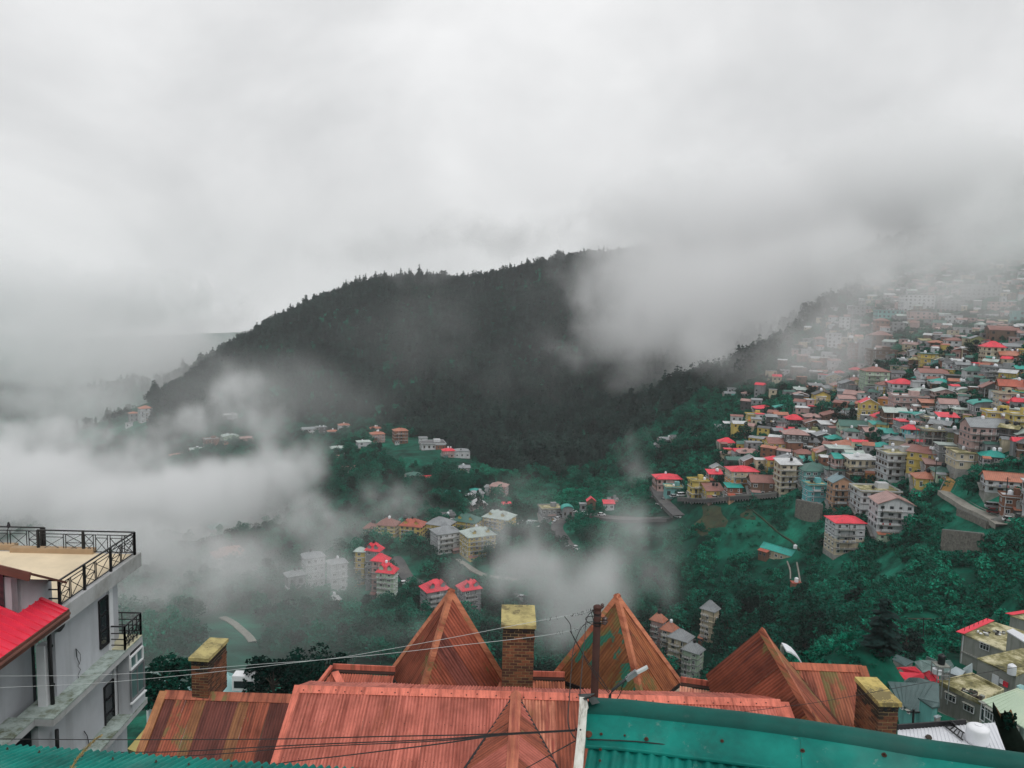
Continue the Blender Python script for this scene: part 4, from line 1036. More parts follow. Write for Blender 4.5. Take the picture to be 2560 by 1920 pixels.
# railings
def railing(P, Q, posts, name='railing', h=1.02, flipk=0, start='n'):
    """panels between posts: narrow crossed panels alternate with wide ones"""
    root = bpy.data.objects.new(name, None); COL.objects.link(root); root.parent = LB; root.matrix_parent_inverse = Matrix.Translation(-LB.location)
    P, Q = Vector(P), Vector(Q); d = (Q-P); L = d.length; d.normalize(); up = Vector((0,0,1)); bm_ = M['black_metal']
    MB().bar(P+up*h, Q+up*h, .06, .05).build('top_rail', bm_, root); MB().bar(P+up*(h-.16), Q+up*(h-.16), .03, .03).build('upper_rail', bm_, root); MB().bar(P+up*.10, Q+up*.10, .035, .03).build('bottom_rail', bm_, root)
    for s in posts: MB().bar(P+d*s, P+d*s+up*h, .085, .085).build('post', bm_, root)
    z0, z1_ = .10, h-.16
    for a, b_ in zip(posts[:-1], posts[1:]):
        n = max(1, round((b_-a)/1.45)); 
        for k in range(n):
            x0 = a+(b_-a)*k/n+.06; x1 = a+(b_-a)*(k+1)/n-.06; w = x1-x0; wn_ = w*.38
            for (u0, u1, dbl) in ((x0, x0+wn_, True), (x0+wn_+.10, x1, False)) if (k+flipk) % 2 == 0 else ((x0, x1-wn_-.10, False), (x1-wn_, x1, True)):
                pt_ = lambda u, z: P+d*u+up*z
                for u in (u0, u1): MB().bar(pt_(u,z0), pt_(u,z1_), .028).build('baluster', bm_, root)
                if dbl:
                    zm = (z0+z1_)/2; MB().bar(pt_(u0,zm), pt_(u1,zm), .024).build('cross_bar', bm_, root)
                    for za_, zb_2 in ((z0,zm),(zm,z1_)):
                        MB().bar(pt_(u0,za_), pt_(u1,zb_2), .022).build('brace', bm_, root); MB().bar(pt_(u0,zb_2), pt_(u1,za_), .022).build('brace', bm_, root)
                else:
                    zm = z0+(z1_-z0)*.82; MB().bar(pt_(u0,zm), pt_(u1,zm), .024).build('cross_bar', bm_, root)
                    MB().bar(pt_(u0,z0), pt_(u1,zm), .022).build('brace', bm_, root); MB().bar(pt_(u0,zm), pt_(u1,z0), .022).build('brace', bm_, root)
    return root
p2_ = (atZ(208,1475,zT)-Pn).dot(ex); p3_ = (atZ(276,1429,zT)-Pn).dot(ex)
railing(Pn, Pf, [0, p2_, p3_, Len])
fr0 = Pf; fd = -nx_; q1 = (atZ(213,1382,zT)-Pf).length; q2 = (atZ(96,1381,zT)-Pf).length
railing(Pf, Pf+fd*q2, [0, q1, q2-.02])
railing(Pf+fd*(q2-.1)+ex*.35, Pf+fd*(q2+6)+ex*.35, [0, .12, 3.0, 6.0])
# plain rail on the near side
rr_ = bpy.data.objects.new('railing', None); COL.objects.link(rr_); rr_.parent = LB; rr_.matrix_parent_inverse = Matrix.Translation(-LB.location)
for hz in (1.02, .68, .34): MB().bar(Pn+Vector((0,0,hz)), Pn-nx_*4+Vector((0,0,hz)), .05, .04).build('rail_bar', M['black_metal'], rr_)
for s in (0, 1.0, 1.95, 2.95): MB().bar(Pn-nx_*s, Pn-nx_*s+Vector((0,0,1.04)), .07).build('post', M['black_metal'], rr_)
# side balcony with its own railing (upper storey, far end)
bz = z_ledge; b0, b1 = along(820, 895, .42)[0], s_far-.05
A_ = Pn+ex*b0+nx_*.36; B_ = Pn+ex*b1+nx_*.36; A_.z = B_.z = bz
def plain_rail(P, Q, n, h=1.02, bars=4, name='balcony_railing', x=True):
    root = bpy.data.objects.new(name, None); COL.objects.link(root); root.parent = LB; root.matrix_parent_inverse = Matrix.Translation(-LB.location)
    P, Q = Vector(P), Vector(Q); up = Vector((0,0,1))
    for i in range(bars): z = h*(i+1)/bars-(.0 if i == bars-1 else .05); MB().bar(P+up*z, Q+up*z, .05 if i == bars-1 else .035).build('rail_bar', M['black_metal'], root)
    for k in range(n+1): p = P.lerp(Q, k/n); MB().bar(p, p+up*h, .07 if k in (0,n) else .03).build('post', M['black_metal'], root)
    if x:
        for k in range(n): p = P.lerp(Q, k/n); q = P.lerp(Q, (k+1)/n); MB().bar(p+up*.1, q+up*h*.7, .025).build('brace', M['black_metal'], root); MB().bar(q+up*.1, p+up*h*.7, .025).build('brace', M['black_metal'], root)
plain_rail(A_, B_, 4); plain_rail(B_, B_-nx_*1.6, 2, x=False); plain_rail(A_, A_-nx_*.85, 1, bars=4, x=False)
lp(MB().slab([A_+nx_*.05+Vector((0,0,.03)), B_+nx_*.05+Vector((0,0,.03)), B_-nx_*1.0+Vector((0,0,.03)), A_-nx_*1.0+Vector((0,0,.03))], .03), 'balcony_floor', flat('cream_floor', (.58,.55,.38), .85, coord='World'))
# stray cables on the wall
lp(MB().tube([onW(492,885,-XW+.05), onW(520,920,-XW+.08), onW(522,960,-XW+.05), onW(505,1000,-XW+.05), onW(522,1020,-XW+.05), onW(505,1060,-XW+.05), onW(518,1105,-XW+.05)], .012, 4), 'wall_cable', M['black_metal'])
lp(MB().tube([onW(492,885,-XW+.05), onW(498,940,-XW+.09), onW(515,985,-XW+.05)], .02, 4), 'wall_cable', M['black_metal'])
lp(MB().tube([onW(545,1420,-XW+.05), onW(565,1450,-XW+.08), onW(575,1500,-XW+.05)], .02, 4), 'wall_cable', M['black_metal'])
lp(MB().tube([onW(712,1425,-.2), onW(700,1470,-.1), onW(670,1540,-.2)], .015, 4), 'wall_cable', M['black_metal'])

# red metal roof that leans on the building, with its dormer
redm, nt, b = new_mat('bright_red_sheet'); n = _noise(nt, 1.2, 4, .6, coord='World'); nt.links.new(_ramp(nt, n, [(.3, (.62,.020,.050)), (.7, (.80,.035,.075))]), b.inputs['Base Color']); b.inputs['Roughness'].default_value = .4
e0 = onW(436,636,.55); e1 = onW(0,955,.55); e1 = e0+(e1-e0)*1.25
e1.z = e0.z = (e0.z+e1.z)/2 if abs(e0.z-e1.z) < 1.5 else e0.z
ed = (e1-e0).normalized(); rn = Vector((-nx_.x, -nx_.y, 0)); pit = R(24)
rv = (rn*math.cos(pit)+Vector((0,0,1))*math.sin(pit)).normalized()
RRo = empty('red_roof', tuple(e0), 0, 'bright red ribbed metal roof with brown fascia under the cream terrace at the left edge', 'roof')
def rp(mb, name, mat, parent=None): return npart(mb, name, mat, RRo, parent)
top = 4.6; Lr = (e1-e0).length; sw = .36; nrm_r = ed.cross(rv); nrm_r = nrm_r if nrm_r.z > 0 else -nrm_r
k = 0; s = 0.0
while s < Lr:
    w = min(sw, Lr-s); t = top
    a = e0+ed*s; b_ = e0+ed*(s+w)
    mb = MB(); q0 = a; q1_ = b_
    prof = [(0,0),(w*.80,0),(w*.84,.045),(w*.96,.045),(w,0)]
    for x_, h_ in prof: mb.v += [tuple(a+ed*x_+nrm_r*h_), tuple(a+ed*x_+nrm_r*h_+rv*t)]
    for i in range(len(prof)-1): mb.f.append((2*i, 2*i+2, 2*i+3, 2*i+1))
    rp(mb, 'roof_sheet', redm); s += w; k += 1
brn = flat('brown_fascia', (.14,.055,.04), .7, var=.25, coord='World')
rp(MB().bar(e0-Vector((0,0,.16))-ed*.1, e1-Vector((0,0,.16)), .05, .34), 'fascia_board', brn)
rp(MB().slab([e0+nrm_r*.05-ed*.06, e0+nrm_r*.05+ed*.1, e0+nrm_r*.05+ed*.1+rv*top, e0+nrm_r*.05-ed*.06+rv*top], .06, nrm_r), 'verge_flashing', redm)
rp(MB().tube([e0-Vector((0,0,.1))+nx_*.07, e1-Vector((0,0,.14))+nx_*.07], .06, 8), 'gutter', brn)
# dormer
W0 = atN(119/2.592, 1280+656/2.592, e0, nrm_r); Wt = atN(106/2.592, 1280+428/2.592, W0, ex)
hwd = Wt.z-W0.z
cP = atN(196/2.592, 1280+420/2.592, W0-ex*.35, ex); cQ = atN(0, 1280+372/2.592, W0-ex*.35, ex); dq = (cQ-cP).normalized(); cE = cP+dq*6
mb = MB(); hz = Vector((0,0,1)); Wc = W0+hz*(hwd-.02)
mb.slab([Wc, Wc-nx_*4+hz*.5, Wc-nx_*4-hz*(hwd+1.2), W0-hz*1.2], .2, -ex); mb.slab([Wc, Wc+ex*2.0-hz*.8, W0+ex*2.0-hz*1.2, W0-hz*1.2], .2, nx_)
rp(mb, 'dormer_wall', gw)
rp(MB().bar(cP, cE, .30, .06, up=tuple(ex)), 'dormer_fascia', brn)
rp(MB().slab([cP+Vector((0,0,.15)), cE+Vector((0,0,.15)), cE+ex*2.2+Vector((0,0,-1.0)), cP+ex*2.2+Vector((0,0,-1.0))], .08), 'dormer_roof', brn)
wq = atN(-8, 1280+520/2.592, W0-ex*.03, ex); rp(MB().bar(wq-hz*.75, wq+hz*.75, .5, .06, up=tuple(ex)), 'dormer_window', M['pane'])
# small bird on the rail
bd = atZ(20,1330,zT+1.05); bd = atN(21, 1322, Pf+ex*.35, ex)
bird = empty('bird', tuple(bd), 0, 'small dark bird perched on the far terrace railing', 'bird')
mb = MB().tube([bd+Vector((0,0,.03)), bd+Vector((.01,0,.10)), bd+Vector((.02,0,.18)), bd+Vector((.02,0,.24))], [.02,.075,.07,.045], 8); npart(mb, 'body', flat('dark_plumage', (.03,.03,.035), .8), bird, smooth=True)
npart(MB().lathe(tuple(bd+Vector((.02,-.01,.27))), [(.01,-.05),(.042,-.02),(.045,.01),(.02,.04)], 8), 'head', flat('dark_plumage', (.03,.03,.035), .8), bird, smooth=True)
npart(MB().bar(bd+Vector((.0,0,.06)), bd+Vector((-.05,0,-.10)), .05, .015), 'tail', flat('dark_plumage', (.03,.03,.035), .8), bird)
npart(MB().bar(bd+Vector((.05,-.01,.275)), bd+Vector((.09,-.01,.265)), .012), 'beak', M['black_metal'], bird)
# ------------------------------------------------------------ houses just below, right and left
def ze(x, y): return 2060+x/3.77, 1480+y/3.77
def zb3(x, y): return 440+x/3.456, 1440+y/3.456
conc = streaky('concrete_wall', (.27,.28,.255), (.10,.105,.08), scale=.35)
mossr, nt, b = new_mat('mossy_concrete_roof'); n = _noise(nt, .22, 6, .68, coord='World'); n2 = _noise(nt, 1.6, 6, .7, coord='World')
c = _ramp(nt, n, [(.36, (.06,.058,.028)), (.48, (.22,.20,.085)), (.58, (.52,.48,.31))]); c = _mix(nt, c, (.03,.03,.018), _math(nt,'MULTIPLY',_ramp(nt, n2, [(.52,(0,0,0)),(.66,(1,1,1))]), .6))
nt.links.new(c, b.inputs['Base Color']); b.inputs['Roughness'].default_value = .95; _bump(nt, b, n2, .4, .03)
slate = flat('slate_blue_sheet', (.075,.125,.125), .5, var=.22, scale=.5, coord='World', dirt=(.05,.085,.085))
greyr = flat('grey_green_sheet', (.13,.20,.19), .55, var=.2, scale=.5, coord='World', dirt=(.10,.15,.14)); paler = flat('pale_blue_sheet', (.36,.42,.45), .5, var=.12, scale=.4, coord='World', dirt=(.26,.33,.33))
redr = flat('signal_red_sheet', (.72,.030,.060), .5, var=.14, scale=.4, coord='World'); whiter = flat('white_sheet', (.66,.68,.72), .5, var=.05, scale=.3, coord='World', dirt=(.54,.56,.6))
palegr = flat('pale_green_sheet', (.42,.53,.40), .5, var=.10, scale=.25, coord='World', dirt=(.52,.56,.42)); tealw = streaky('teal_wall', (.14,.40,.38), (.06,.14,.13)); tealr = flat('teal_sheet', (.01,.30,.26), .5, var=.2, scale=.4, coord='World'); cyanr = flat('pale_cyan_sheet', (.30,.50,.50), .5, var=.12, scale=.4, coord='World')
def quad_house(label, q, Y0, H, rm, wm_, cat='house', name='house', zf=ze, th=.22, inset=.25, rim=0, group=None):
    """roof outline sighted in the photo (x, y[, rise]); first corner stands at depth Y0; walls go down H"""
    P0 = atY(*zf(q[0][0], q[0][1]), Y0); P = [atZ(*zf(p[0], p[1]), P0.z+(p[2] if len(p) > 2 else 0)) for p in q]
    c = sum(P, Vector())/len(P); zbm = min(p.z for p in P)-H
    root = empty(name, (c.x, c.y, zbm), 0, label, cat, group); inv = Matrix.Translation(-root.location)
    def ad(mb, nm, mt, par=None):
        o = mb.build(nm, mt, par or root)
        if par is None: o.matrix_parent_inverse = inv
        return o
    rf = ad(MB().slab(P, th), 'roof', rm)
    if rm in (slate, greyr, paler, cyanr, tealr) and len(P) >= 3:      # sheet joints standing proud
        e0_, e1_ = P[0], P[-1]; o1_ = P[1] if len(P) < 5 else P[1]; o2_ = P[2] if len(P) > 3 else P[1]
        for k in range(1, 8): t = k/8; MB().bar((e0_.lerp(e1_, t)*.97+c*.03)+Vector((0,0,.035)), (o1_.lerp(o2_, t)*.97+c*.03)+Vector((0,0,.035)), .07, .05).build('sheet_joint', rm, rf)
    q2 = [c+(p-c)*(1-inset/max((p-c).length, 1)) for p in P]; mb = MB(); m_ = len(q2)
    for p in q2: p.z -= th+.01
    for i in range(m_):
        a, b_ = q2[i], q2[(i+1) % m_]; mb.poly([a, b_, Vector((b_.x,b_.y,zbm-3)), Vector((a.x,a.y,zbm-3))])
    ad(mb, 'wall', wm_)
    if rim:
        for i in range(m_): a, b_ = P[i].copy(), P[(i+1) % m_].copy(); a.z += rim/2+.002; b_.z += rim/2+.002; a = a+(c-a)*.02; b_ = b_+(c-b_)*.02; MB().bar(a, b_, .18, rim).build('parapet', mossr, rf)
    TERR_OBST.append((c.x, c.y, max((p-c).length for p in P)))
    return root, P, ad
def face_window(ad, A, D, px0, py0, px1, py1, nv=3, frame=None, zf=ze, off=.05, door=False, name='window'):
    """window in the vertical face through A and D, between two photo positions"""
    n = Vector((-(D-A).y, (D-A).x, 0)).normalized()
    if n.dot(A) > 0: n = -n
    a = atN(*zf(px0, py0), A+n*off, n); b_ = atN(*zf(px1, py1), A+n*off, n); d = Vector(((D-A).x, (D-A).y, 0)).normalized()
    s = (b_-a).dot(d); zt_, zb_ = max(a.z, b_.z), min(a.z, b_.z); 
    # the two sighted corners already include the fall of the face in the picture
    O = lambda t, z: Vector((a.x+d.x*t, a.y+d.y*t, z))
    fr = frame or M['white_trim']
    w = ad(MB().bar(O(0,zt_), O(s,zt_), .1, .09).bar(O(0,zb_), O(s,zb_), .1, .09).bar(O(0,zt_), O(0,zb_), .1, .09).bar(O(s,zt_), O(s,zb_), .1, .09), name, fr)
    mb = MB(); mb.poly([O(0,zb_)-n*.02, O(s,zb_)-n*.02, O(s,zt_)-n*.02, O(0,zt_)-n*.02]); mb.build('pane', fr if door else M['pane'], w)
    if not door:
        for k in range(1, nv): MB().bar(O(s*k/nv,zt_), O(s*k/nv,zb_), .08, .06).build('mullion', fr, w)
        MB().bar(O(0,zb_+(zt_-zb_)*.68), O(s,zb_+(zt_-zb_)*.68), .07, .05).build('transom', fr, w)
        MB().bar(O(-.1,zt_+.15)+n*.2, O(s+.1,zt_+.15)+n*.2, .5, .06, up=(0,0,1)).build('sunshade', conc, w)
    return w
# grey concrete house with the red strip
r_, P, ad = quad_house('grey concrete house with mossy flat roof and a red sheet along its back edge', [(1290,388),(1560,266),(2020,410),(1770,580)], 150, 8.5, mossr, conc)
face_window(ad, P[0], P[3], 1473, 470, 1553, 560)
ad(MB().slab([P[0]+Vector((-.9,.2,.25)), P[0]+Vector((.3,-.6,.15)), P[1]+Vector((.8,-.4,.15)), P[1]+Vector((-.4,.4,.25))], .06), 'red_strip', redr)
for k in range(6): p = P[0].lerp(P[1], .12+k*.16); ad(MB().bar(p, p+Vector((0,0,1.0)), .07), 'roof_post', M['black_metal'])
ad(MB().bar(P[0]-Vector((-.3,.4,3.6)), P[3]-Vector((.2,.4,3.6)), .5, .2), 'floor_band', conc); ad(MB().tube([P[0]-Vector((-.4,.3,.2)), P[0]-Vector((-.4,.3,8))], .09, 6), 'drainpipe', M['white_trim'])
rgx = random.Random(2)
for k in range(22):
    t = rgx.random(); p = P[0].lerp(P[2], .25+.35*t)+Vector((rgx.uniform(-1,1), rgx.uniform(-1,1), .1)); q = ad(MB().box(tuple(p+Vector((0,0,.12))), (rgx.uniform(.2,.9), rgx.uniform(.15,.5), rgx.uniform(.1,.4)), rgx.random()*3), 'rubble', rgx.choice([M['white_trim'], M['trunk'], conc, M['black_metal']])); q['kind'] = 'stuff'
r_, P, ad = quad_house('long white sheet lean-to roof beside the mossy concrete roof', [(1720,365),(1780,345),(2000,460),(2000,530),(1890,470)], 141, 2.5, whiter, conc, name='shed', cat='shed')
r_, P, ad = quad_house('upper concrete house with a red edged roof at the right edge', [(1785,232),(1745,215),(1880,175),(2100,230),(2000,300)], 166, 7, mossr, conc)
ad(MB().slab([P[1]+Vector((-.8,.2,.3)), P[1]+Vector((.4,-.5,.2)), P[2]+Vector((3.5,-.2,.2)), P[2]+Vector((2.6,.6,.3))], .06), 'red_strip', redr)
# middle concrete house, door and tank
r_, P, ad = quad_house('mossy roofed concrete house with a white door and a white tank on its edge', [(1440,622),(1890,522),(2150,640),(1812,790)], 132, 9, mossr, conc)
face_window(ad, P[0], P[3], 1590, 772, 1637, 905, frame=M['white_trim'], door=True, name='door'); face_window(ad, P[0], P[3], 1658, 818, 1684, 868, frame=M['white_trim'], door=True, name='notice_board'); face_window(ad, P[0], P[3], 1692, 838, 1728, 900, frame=redr, door=True, name='red_door')
def tank(label, base, r, h, mat, group='water tanks', legs=0, cap=True, seg=14):
    t = empty('water_tank', tuple(base), 0, label, 'water tank', group); prof = [(r*.97,0)]; n = 5
    for k in range(n): z = h*.86*(k+.5)/n; prof += [(r, z-h*.05), (r*.965, z), (r, z+h*.05)] if r > .5 and seg > 10 else [(r, z)]
    prof += [(r*.96,h*.86),(r*.7,h*.95),(r*.36,h)]; o = MB().lathe((0,0,0), prof, seg).build('tank_body', mat, t, True)
    if cap: MB().lathe((0,0,h-.01), [(r*.32,0),(r*.32,h*.05),(r*.1,h*.07)], seg).build('lid', mat, t)
    return t
bp_ = P[0].lerp(P[3], .86)+Vector((1.2,1.0,.02)); tank('white water tank on the corner of the middle mossy concrete roof', (atZ(*ze(1767,775), P[0].z+.02)), .68, 1.75, M['tank_white'])
ad(MB().bar(atN(*ze(1440,860), P[0], Vector((0,1,0))), atN(*ze(1520,700), P[0], Vector((0,1,0))), .35, .1), 'leaning_board', flat('brown_board', (.12,.055,.03), .9))
# front concrete house with two windows
r_, P, ad = quad_house('concrete house with mossy roof and two white framed windows, above the white flat roof', [(1078,862),(1392,783),(1695,940),(1482,1058)], 112, 11, mossr, conc, rim=.45)
face_window(ad, P[0], P[3], 1150, 942, 1236, 1050); face_window(ad, P[0], P[3], 1320, 1042, 1408, 1150); face_window(ad, P[0], P[3], 1310, 1206, 1380, 1260)
ad(MB().bar(P[0]-Vector((0,.4,4.3)), P[3]-Vector((0,.4,4.3)), .6, .25), 'floor_band', conc)
for k in range(14):
    t = rgx.random(); p = P[3].lerp(P[0], .05+.35*t)+Vector((rgx.uniform(0,1.5), rgx.uniform(.5,1.5), .1)); q = ad(MB().box(tuple(p+Vector((0,0,.2))), (rgx.uniform(.3,1.0), rgx.uniform(.3,.7), rgx.uniform(.2,.6)), rgx.random()*3), 'plant_tub', rgx.choice([M['trunk'], M['dark_leaf'], conc])); q['kind'] = 'stuff'
# pale green roof with the glazed veranda
r_, P, ad = quad_house('pale green corrugated roof house with a white glazed veranda at the right edge', [(1482,1022),(1820,905,.8),(2150,1010,.8),(1890,1285)], 86, 8, palegr, streaky('green_grey_wall', (.20,.27,.24), (.09,.12,.1)), th=.12)
for a0, y0, a1, y1 in ((1488,1040,1510,1225),(1520,1075,1612,1240)): face_window(ad, P[0], P[3], a0, y0, a1, y1, 4 if a1-a0 > 40 else 1)
face_window(ad, P[0], P[3], 1785, 1260, 1830, 1350, 2)
for k in range(11):
    t = (k+.5)/11; a = P[0].lerp(P[3], t)+Vector((0,0,.03)); b_ = P[1].lerp(P[2], t)+Vector((0,0,.03)); ad(MB().bar(a, b_, .10, .05), 'roof_rib', palegr)
r_, P, ad = quad_house('small teal porch roof at the right edge beside the pale green roof', [(1815,882),(1850,868),(2000,930),(1980,985),(1885,955)], 90, 3, cyanr, tealw)
# slate roofed house with teal walls
r_, P, ad = quad_house('slate blue hipped roof house with teal walls behind the right chimney', [(712,1052),(600,842,.6),(1082,868,.9),(1088,1058,.2),(868,1136)], 92, 7.5, slate, tealw)
face_window(ad, P[0], P[4], 722, 1075, 742, 1110, 1); face_window(ad, P[0], P[4], 785, 1115, 806, 1150, 1)
ad(MB().slab([P[0]-Vector((.8,.6,4.6)), P[4]-Vector((.4,1.2,4.6)), P[4]-Vector((.2,-.6,4.0)), P[0]-Vector((.6,-.6,4.0))], .08), 'porch_roof', slate)
r_, P, ad = quad_house('slate blue cross roof rising over the larger slate roof', [(735,850),(800,806,.6),(900,808,.8),(1090,862,.5),(1020,905,0),(870,895)], 99, 3, slate, tealw)
r_, P, ad = quad_house('long slate roof on the right of the teal walled house', [(885,995),(1090,1040,.2),(1090,1075),(1020,1088)], 90.5, 3, slate, tealw)
# bright red roofs
for i, (q, Y, lab) in enumerate([
    ([(585,668,.8),(705,718,.8),(640,755),(540,700)], 118, 'bright red gabled roof with a pointed end, leftmost of the red roof cluster'),
    ([(640,755),(705,712,.8),(860,706,.8),(930,762)], 112, 'bright red roof running behind the slate blue roof, middle of the red cluster'),
    ([(610,770),(640,748,.6),(935,765,.6),(960,812),(700,845),(625,822)], 108, 'broad bright red roof in front of the red roof cluster'),
    ([(935,765),(990,738,.8),(1082,800),(1085,852),(1000,838)], 106, 'bright red roof beside the scaffold with the black tank'),
    ([(660,842),(720,760,.8),(775,795,.3),(735,848)], 103, 'small bright red roof lowest in the red cluster, over the slate roof'),
    ([(425,735),(455,700,.6),(495,705,.5),(485,748)], 112, 'little bright red roof seen between the rust roof and the dark tanks')]):
    r_, P, ad = quad_house(lab, q, Y, 4, redr, conc, th=.12)
    for k in range(6): t = (k+.5)/6; a = P[0].lerp(P[-1], t)+Vector((0,0,.02)); b_ = P[1].lerp(P[2], t)+Vector((0,0,.02)); ad(MB().bar(a, b_, .08, .05), 'roof_rib', redr)
for q, Y, mt_, lab in [
    ([(640,632),(682,586,.8),(852,655,.8),(765,702)], 128, slate, 'slate roof with a white gable, behind the leftmost red roof'),
    ([(850,655),(905,640,.5),(1055,648,.5),(1105,735),(930,756)], 130, greyr, 'large grey green roof behind the red roof cluster'),
    ([(952,652),(968,606,1.0),(1062,642,.6),(1060,660)], 134, greyr, 'pointed grey green roof behind the scaffold tank'),
    ([(1105,645),(1190,640,.5),(1222,690,.5),(1205,742),(1135,760)], 131, greyr, 'grey green roof right of the scaffold tank'),
    ([(1158,755),(1240,702,.8),(1330,745,.5),(1290,800)], 120, paler, 'pale blue sheet roof left of the concrete houses'),
    ([(1308,722),(1396,668,.8),(1396,772,.4),(1340,760)], 124, paler, 'pale blue gable roof tucked against the concrete house'),
    ([(60,682),(95,652,.8),(140,682)], 120, slate, 'small slate gable peeping over the rust red side roof'),
    ([(340,700),(365,672,.8),(420,712,.3),(395,740)], 122, slate, 'small slate roof left of the dark tanks'),
    ([(1030,1170),(1075,1158,.3),(1110,1175),(1060,1192)], 86, paler, 'small white canopy beside the two windowed concrete house')]:
    r_, P, ad = quad_house(lab, q, Y, 4, mt_, M['concrete'], th=.12)
# dark tanks and scaffold
for x, y, r, h, Y, lab in ((522,800,.62,1.9,107,'black tank left of the broad red roof'),(585,802,.62,1.8,107,'black tank with a square frame, against the broad red roof'),(378,785,.55,2.0,110,'black tank just right of the rust red side roof')):
    tank(lab, atY(*ze(x, y), Y), r, h, M['tank_black'])
    fr = empty('tank_stand', tuple(atY(*ze(x, y), Y)), 0, 'black pipe frame round the '+lab.split(',')[0], 'frame', 'tank frames'); B0 = atY(*ze(x, y), Y)
    for sx in (-1,1):
        for sy in (-1,1): npart(MB().bar(B0+Vector((sx*r*1.1, sy*r*1.1, -3)), B0+Vector((sx*r*1.1, sy*r*1.1, h*1.15)), .09), 'post', M['black_metal'], fr)
    for sy in (-1,1): npart(MB().bar(B0+Vector((-r*1.1, sy*r*1.1, h*.5)), B0+Vector((r*1.1, sy*r*1.1, h*.5)), .07), 'rail', M['black_metal'], fr)
B0 = atY(*ze(1090,835), 104); sc_ = empty('scaffold', tuple(B0), 0, 'tall pipe scaffold carrying a black tank beside the red roofs', 'scaffold')
Ht = (atY(*ze(1090,690),104).z-B0.z)
for sx in (-1,1):
    for sy in (-1,1): npart(MB().bar(B0+Vector((sx*.85, sy*.8, -3)), B0+Vector((sx*.85, sy*.8, Ht*1.15)), .10), 'post', flat('galvanised_pipe', (.25,.27,.27), .6), sc_)
for z in (.25,.5,.75,1.0):
    for sy in (-1,1): npart(MB().bar(B0+Vector((-.9, sy*.8, Ht*z)), B0+Vector((.9, sy*.8, Ht*z)), .08), 'ledger', flat('galvanised_pipe', (.25,.27,.27), .6), sc_)
npart(MB().box(tuple(B0+Vector((0,0,Ht*1.0+.1))), (1.8,1.7,.12)), 'platform', conc, sc_); tank('black water tank on top of the tall scaffold', B0+Vector((0,0,Ht+.2)), .48, 1.4, M['tank_black'])
tank('white tank lying low on the scaffold beside the red roofs', B0+Vector((-.6,-.2,Ht*.5)), .6, .8, M['tank_white'])
# white flat roof with its tank and ladder
r_, P, ad = quad_house('white flat sheet roof with a ladder and a big white tank, below the concrete houses', [(695,1302),(1632,1230),(1790,1560),(700,1480)], 34, 5, whiter, conc, th=.1)
mb = MB(); d = P[1]-P[0]; ad(MB().bar(P[0]+Vector((0,.05,.10)), P[0]+d*.68+Vector((0,.05,.10)), .08, .28), 'gutter', M['black_metal'])
for k in range(28): a = P[0]+d*((k+.5)/28)+Vector((0,0,.012)); b_ = P[3]+(P[2]-P[3])*((k+.5)/28)+Vector((0,0,.012)); ad(MB().bar(a, b_, .04, .022), 'roof_rib', whiter)
T0 = atZ(*ze(1440,1412), P[0].z+.03); tank('large white ribbed water tank on the white flat roof', T0, .47, .80, M['tank_white'], seg=28)
lad = empty('ladder', tuple(atZ(*ze(1220,1330), P[0].z)), 0, 'dark metal ladder lying across the white flat roof beside the big tank', 'ladder'); zz = P[0].z+.10
l0, l1, m0, m1 = atZ(*ze(1132,1256), zz), atZ(*ze(1310,1396), zz), atZ(*ze(1195,1240), zz), atZ(*ze(1322,1330), zz)
for a, b_ in ((l0,l1),(m0,m1)): npart(MB().bar(a, b_, .05), 'rail', M['black_metal'], lad)
for k in range(5): t = .1+.2*k; npart(MB().bar(l0.lerp(l1,t), m0.lerp(m1,t), .035), 'rung', M['black_metal'], lad)
npart(MB().bar(atZ(*ze(1195,1215), zz+.4), atZ(*ze(1235,1250), zz), .12, .05), 'board', M['black_metal'], lad)
s1 = atZ(*ze(985,1380), P[0].z+.03); st = tag(MB().lathe((0,0,0), [(.12,0),(.16,.05),(.10,.14),(.03,.17)], 7).build('stone', M['trunk']), 'dark lump lying on the white flat roof', 'stone'); st.location = s1
# street pole below
for x, y0, y1, Y, lab in ((845,1105,1250,80,'dark utility pole in front of the teal walled house'),(940,240,462,175,'thin utility pole standing in the green slope')):
    a, b_ = atY(*ze(x,y1),Y), atY(*ze(x,y0),Y); pq = empty('utility_pole', tuple(a), 0, lab, 'pole'); npart(MB().tube([a-Vector((0,0,2)), b_], .12, 7), 'pole_shaft', M['black_metal'], pq); npart(MB().bar(b_-Vector((.7,0,.3)), b_+Vector((.7,0,-.3)), .12), 'cross_arm', M['black_metal'], pq)

# left: pale cyan and teal roofs under the trees
r_, P, ad = quad_house('pale cyan sheet roof house right of the left chimney', [(405,1030),(415,862,.5),(440,826,.9),(562,866,.4),(575,1030)], 75, 5, cyanr, M['white_trim'], zf=zb3)
r_, P, ad = quad_house('teal roofed house with a white dormer, between the pale cyan roof and the trees', [(565,1020),(572,888,.5),(735,882,.5),(735,1020)], 78, 5, tealr, M['white_trim'], zf=zb3)
dd = atY(*zb3(602,905), 74); ad(MB().box(tuple(dd), (2.3,1.2,1.5)), 'dormer', M['white_trim']); ad(MB().box(tuple(dd+Vector((0,-.62,-.1))), (1.9,.05,.7)), 'dormer_window', M['pane'])
for k, x in enumerate((660,690)): ad(MB().box(tuple(atY(*zb3(x,1000),76)), (.7,.3,.8)), 'window', M['pane'])
za3 = lambda x, y: (x/2.592, 1280+y/2.592)
r_, P, ad = quad_house('teal sheet roof low behind the grey building balcony', [(930,1100),(935,1000,.4),(1010,1010,.4),(1060,1110)], 70, 5, greyr, M['white_trim'], zf=za3)
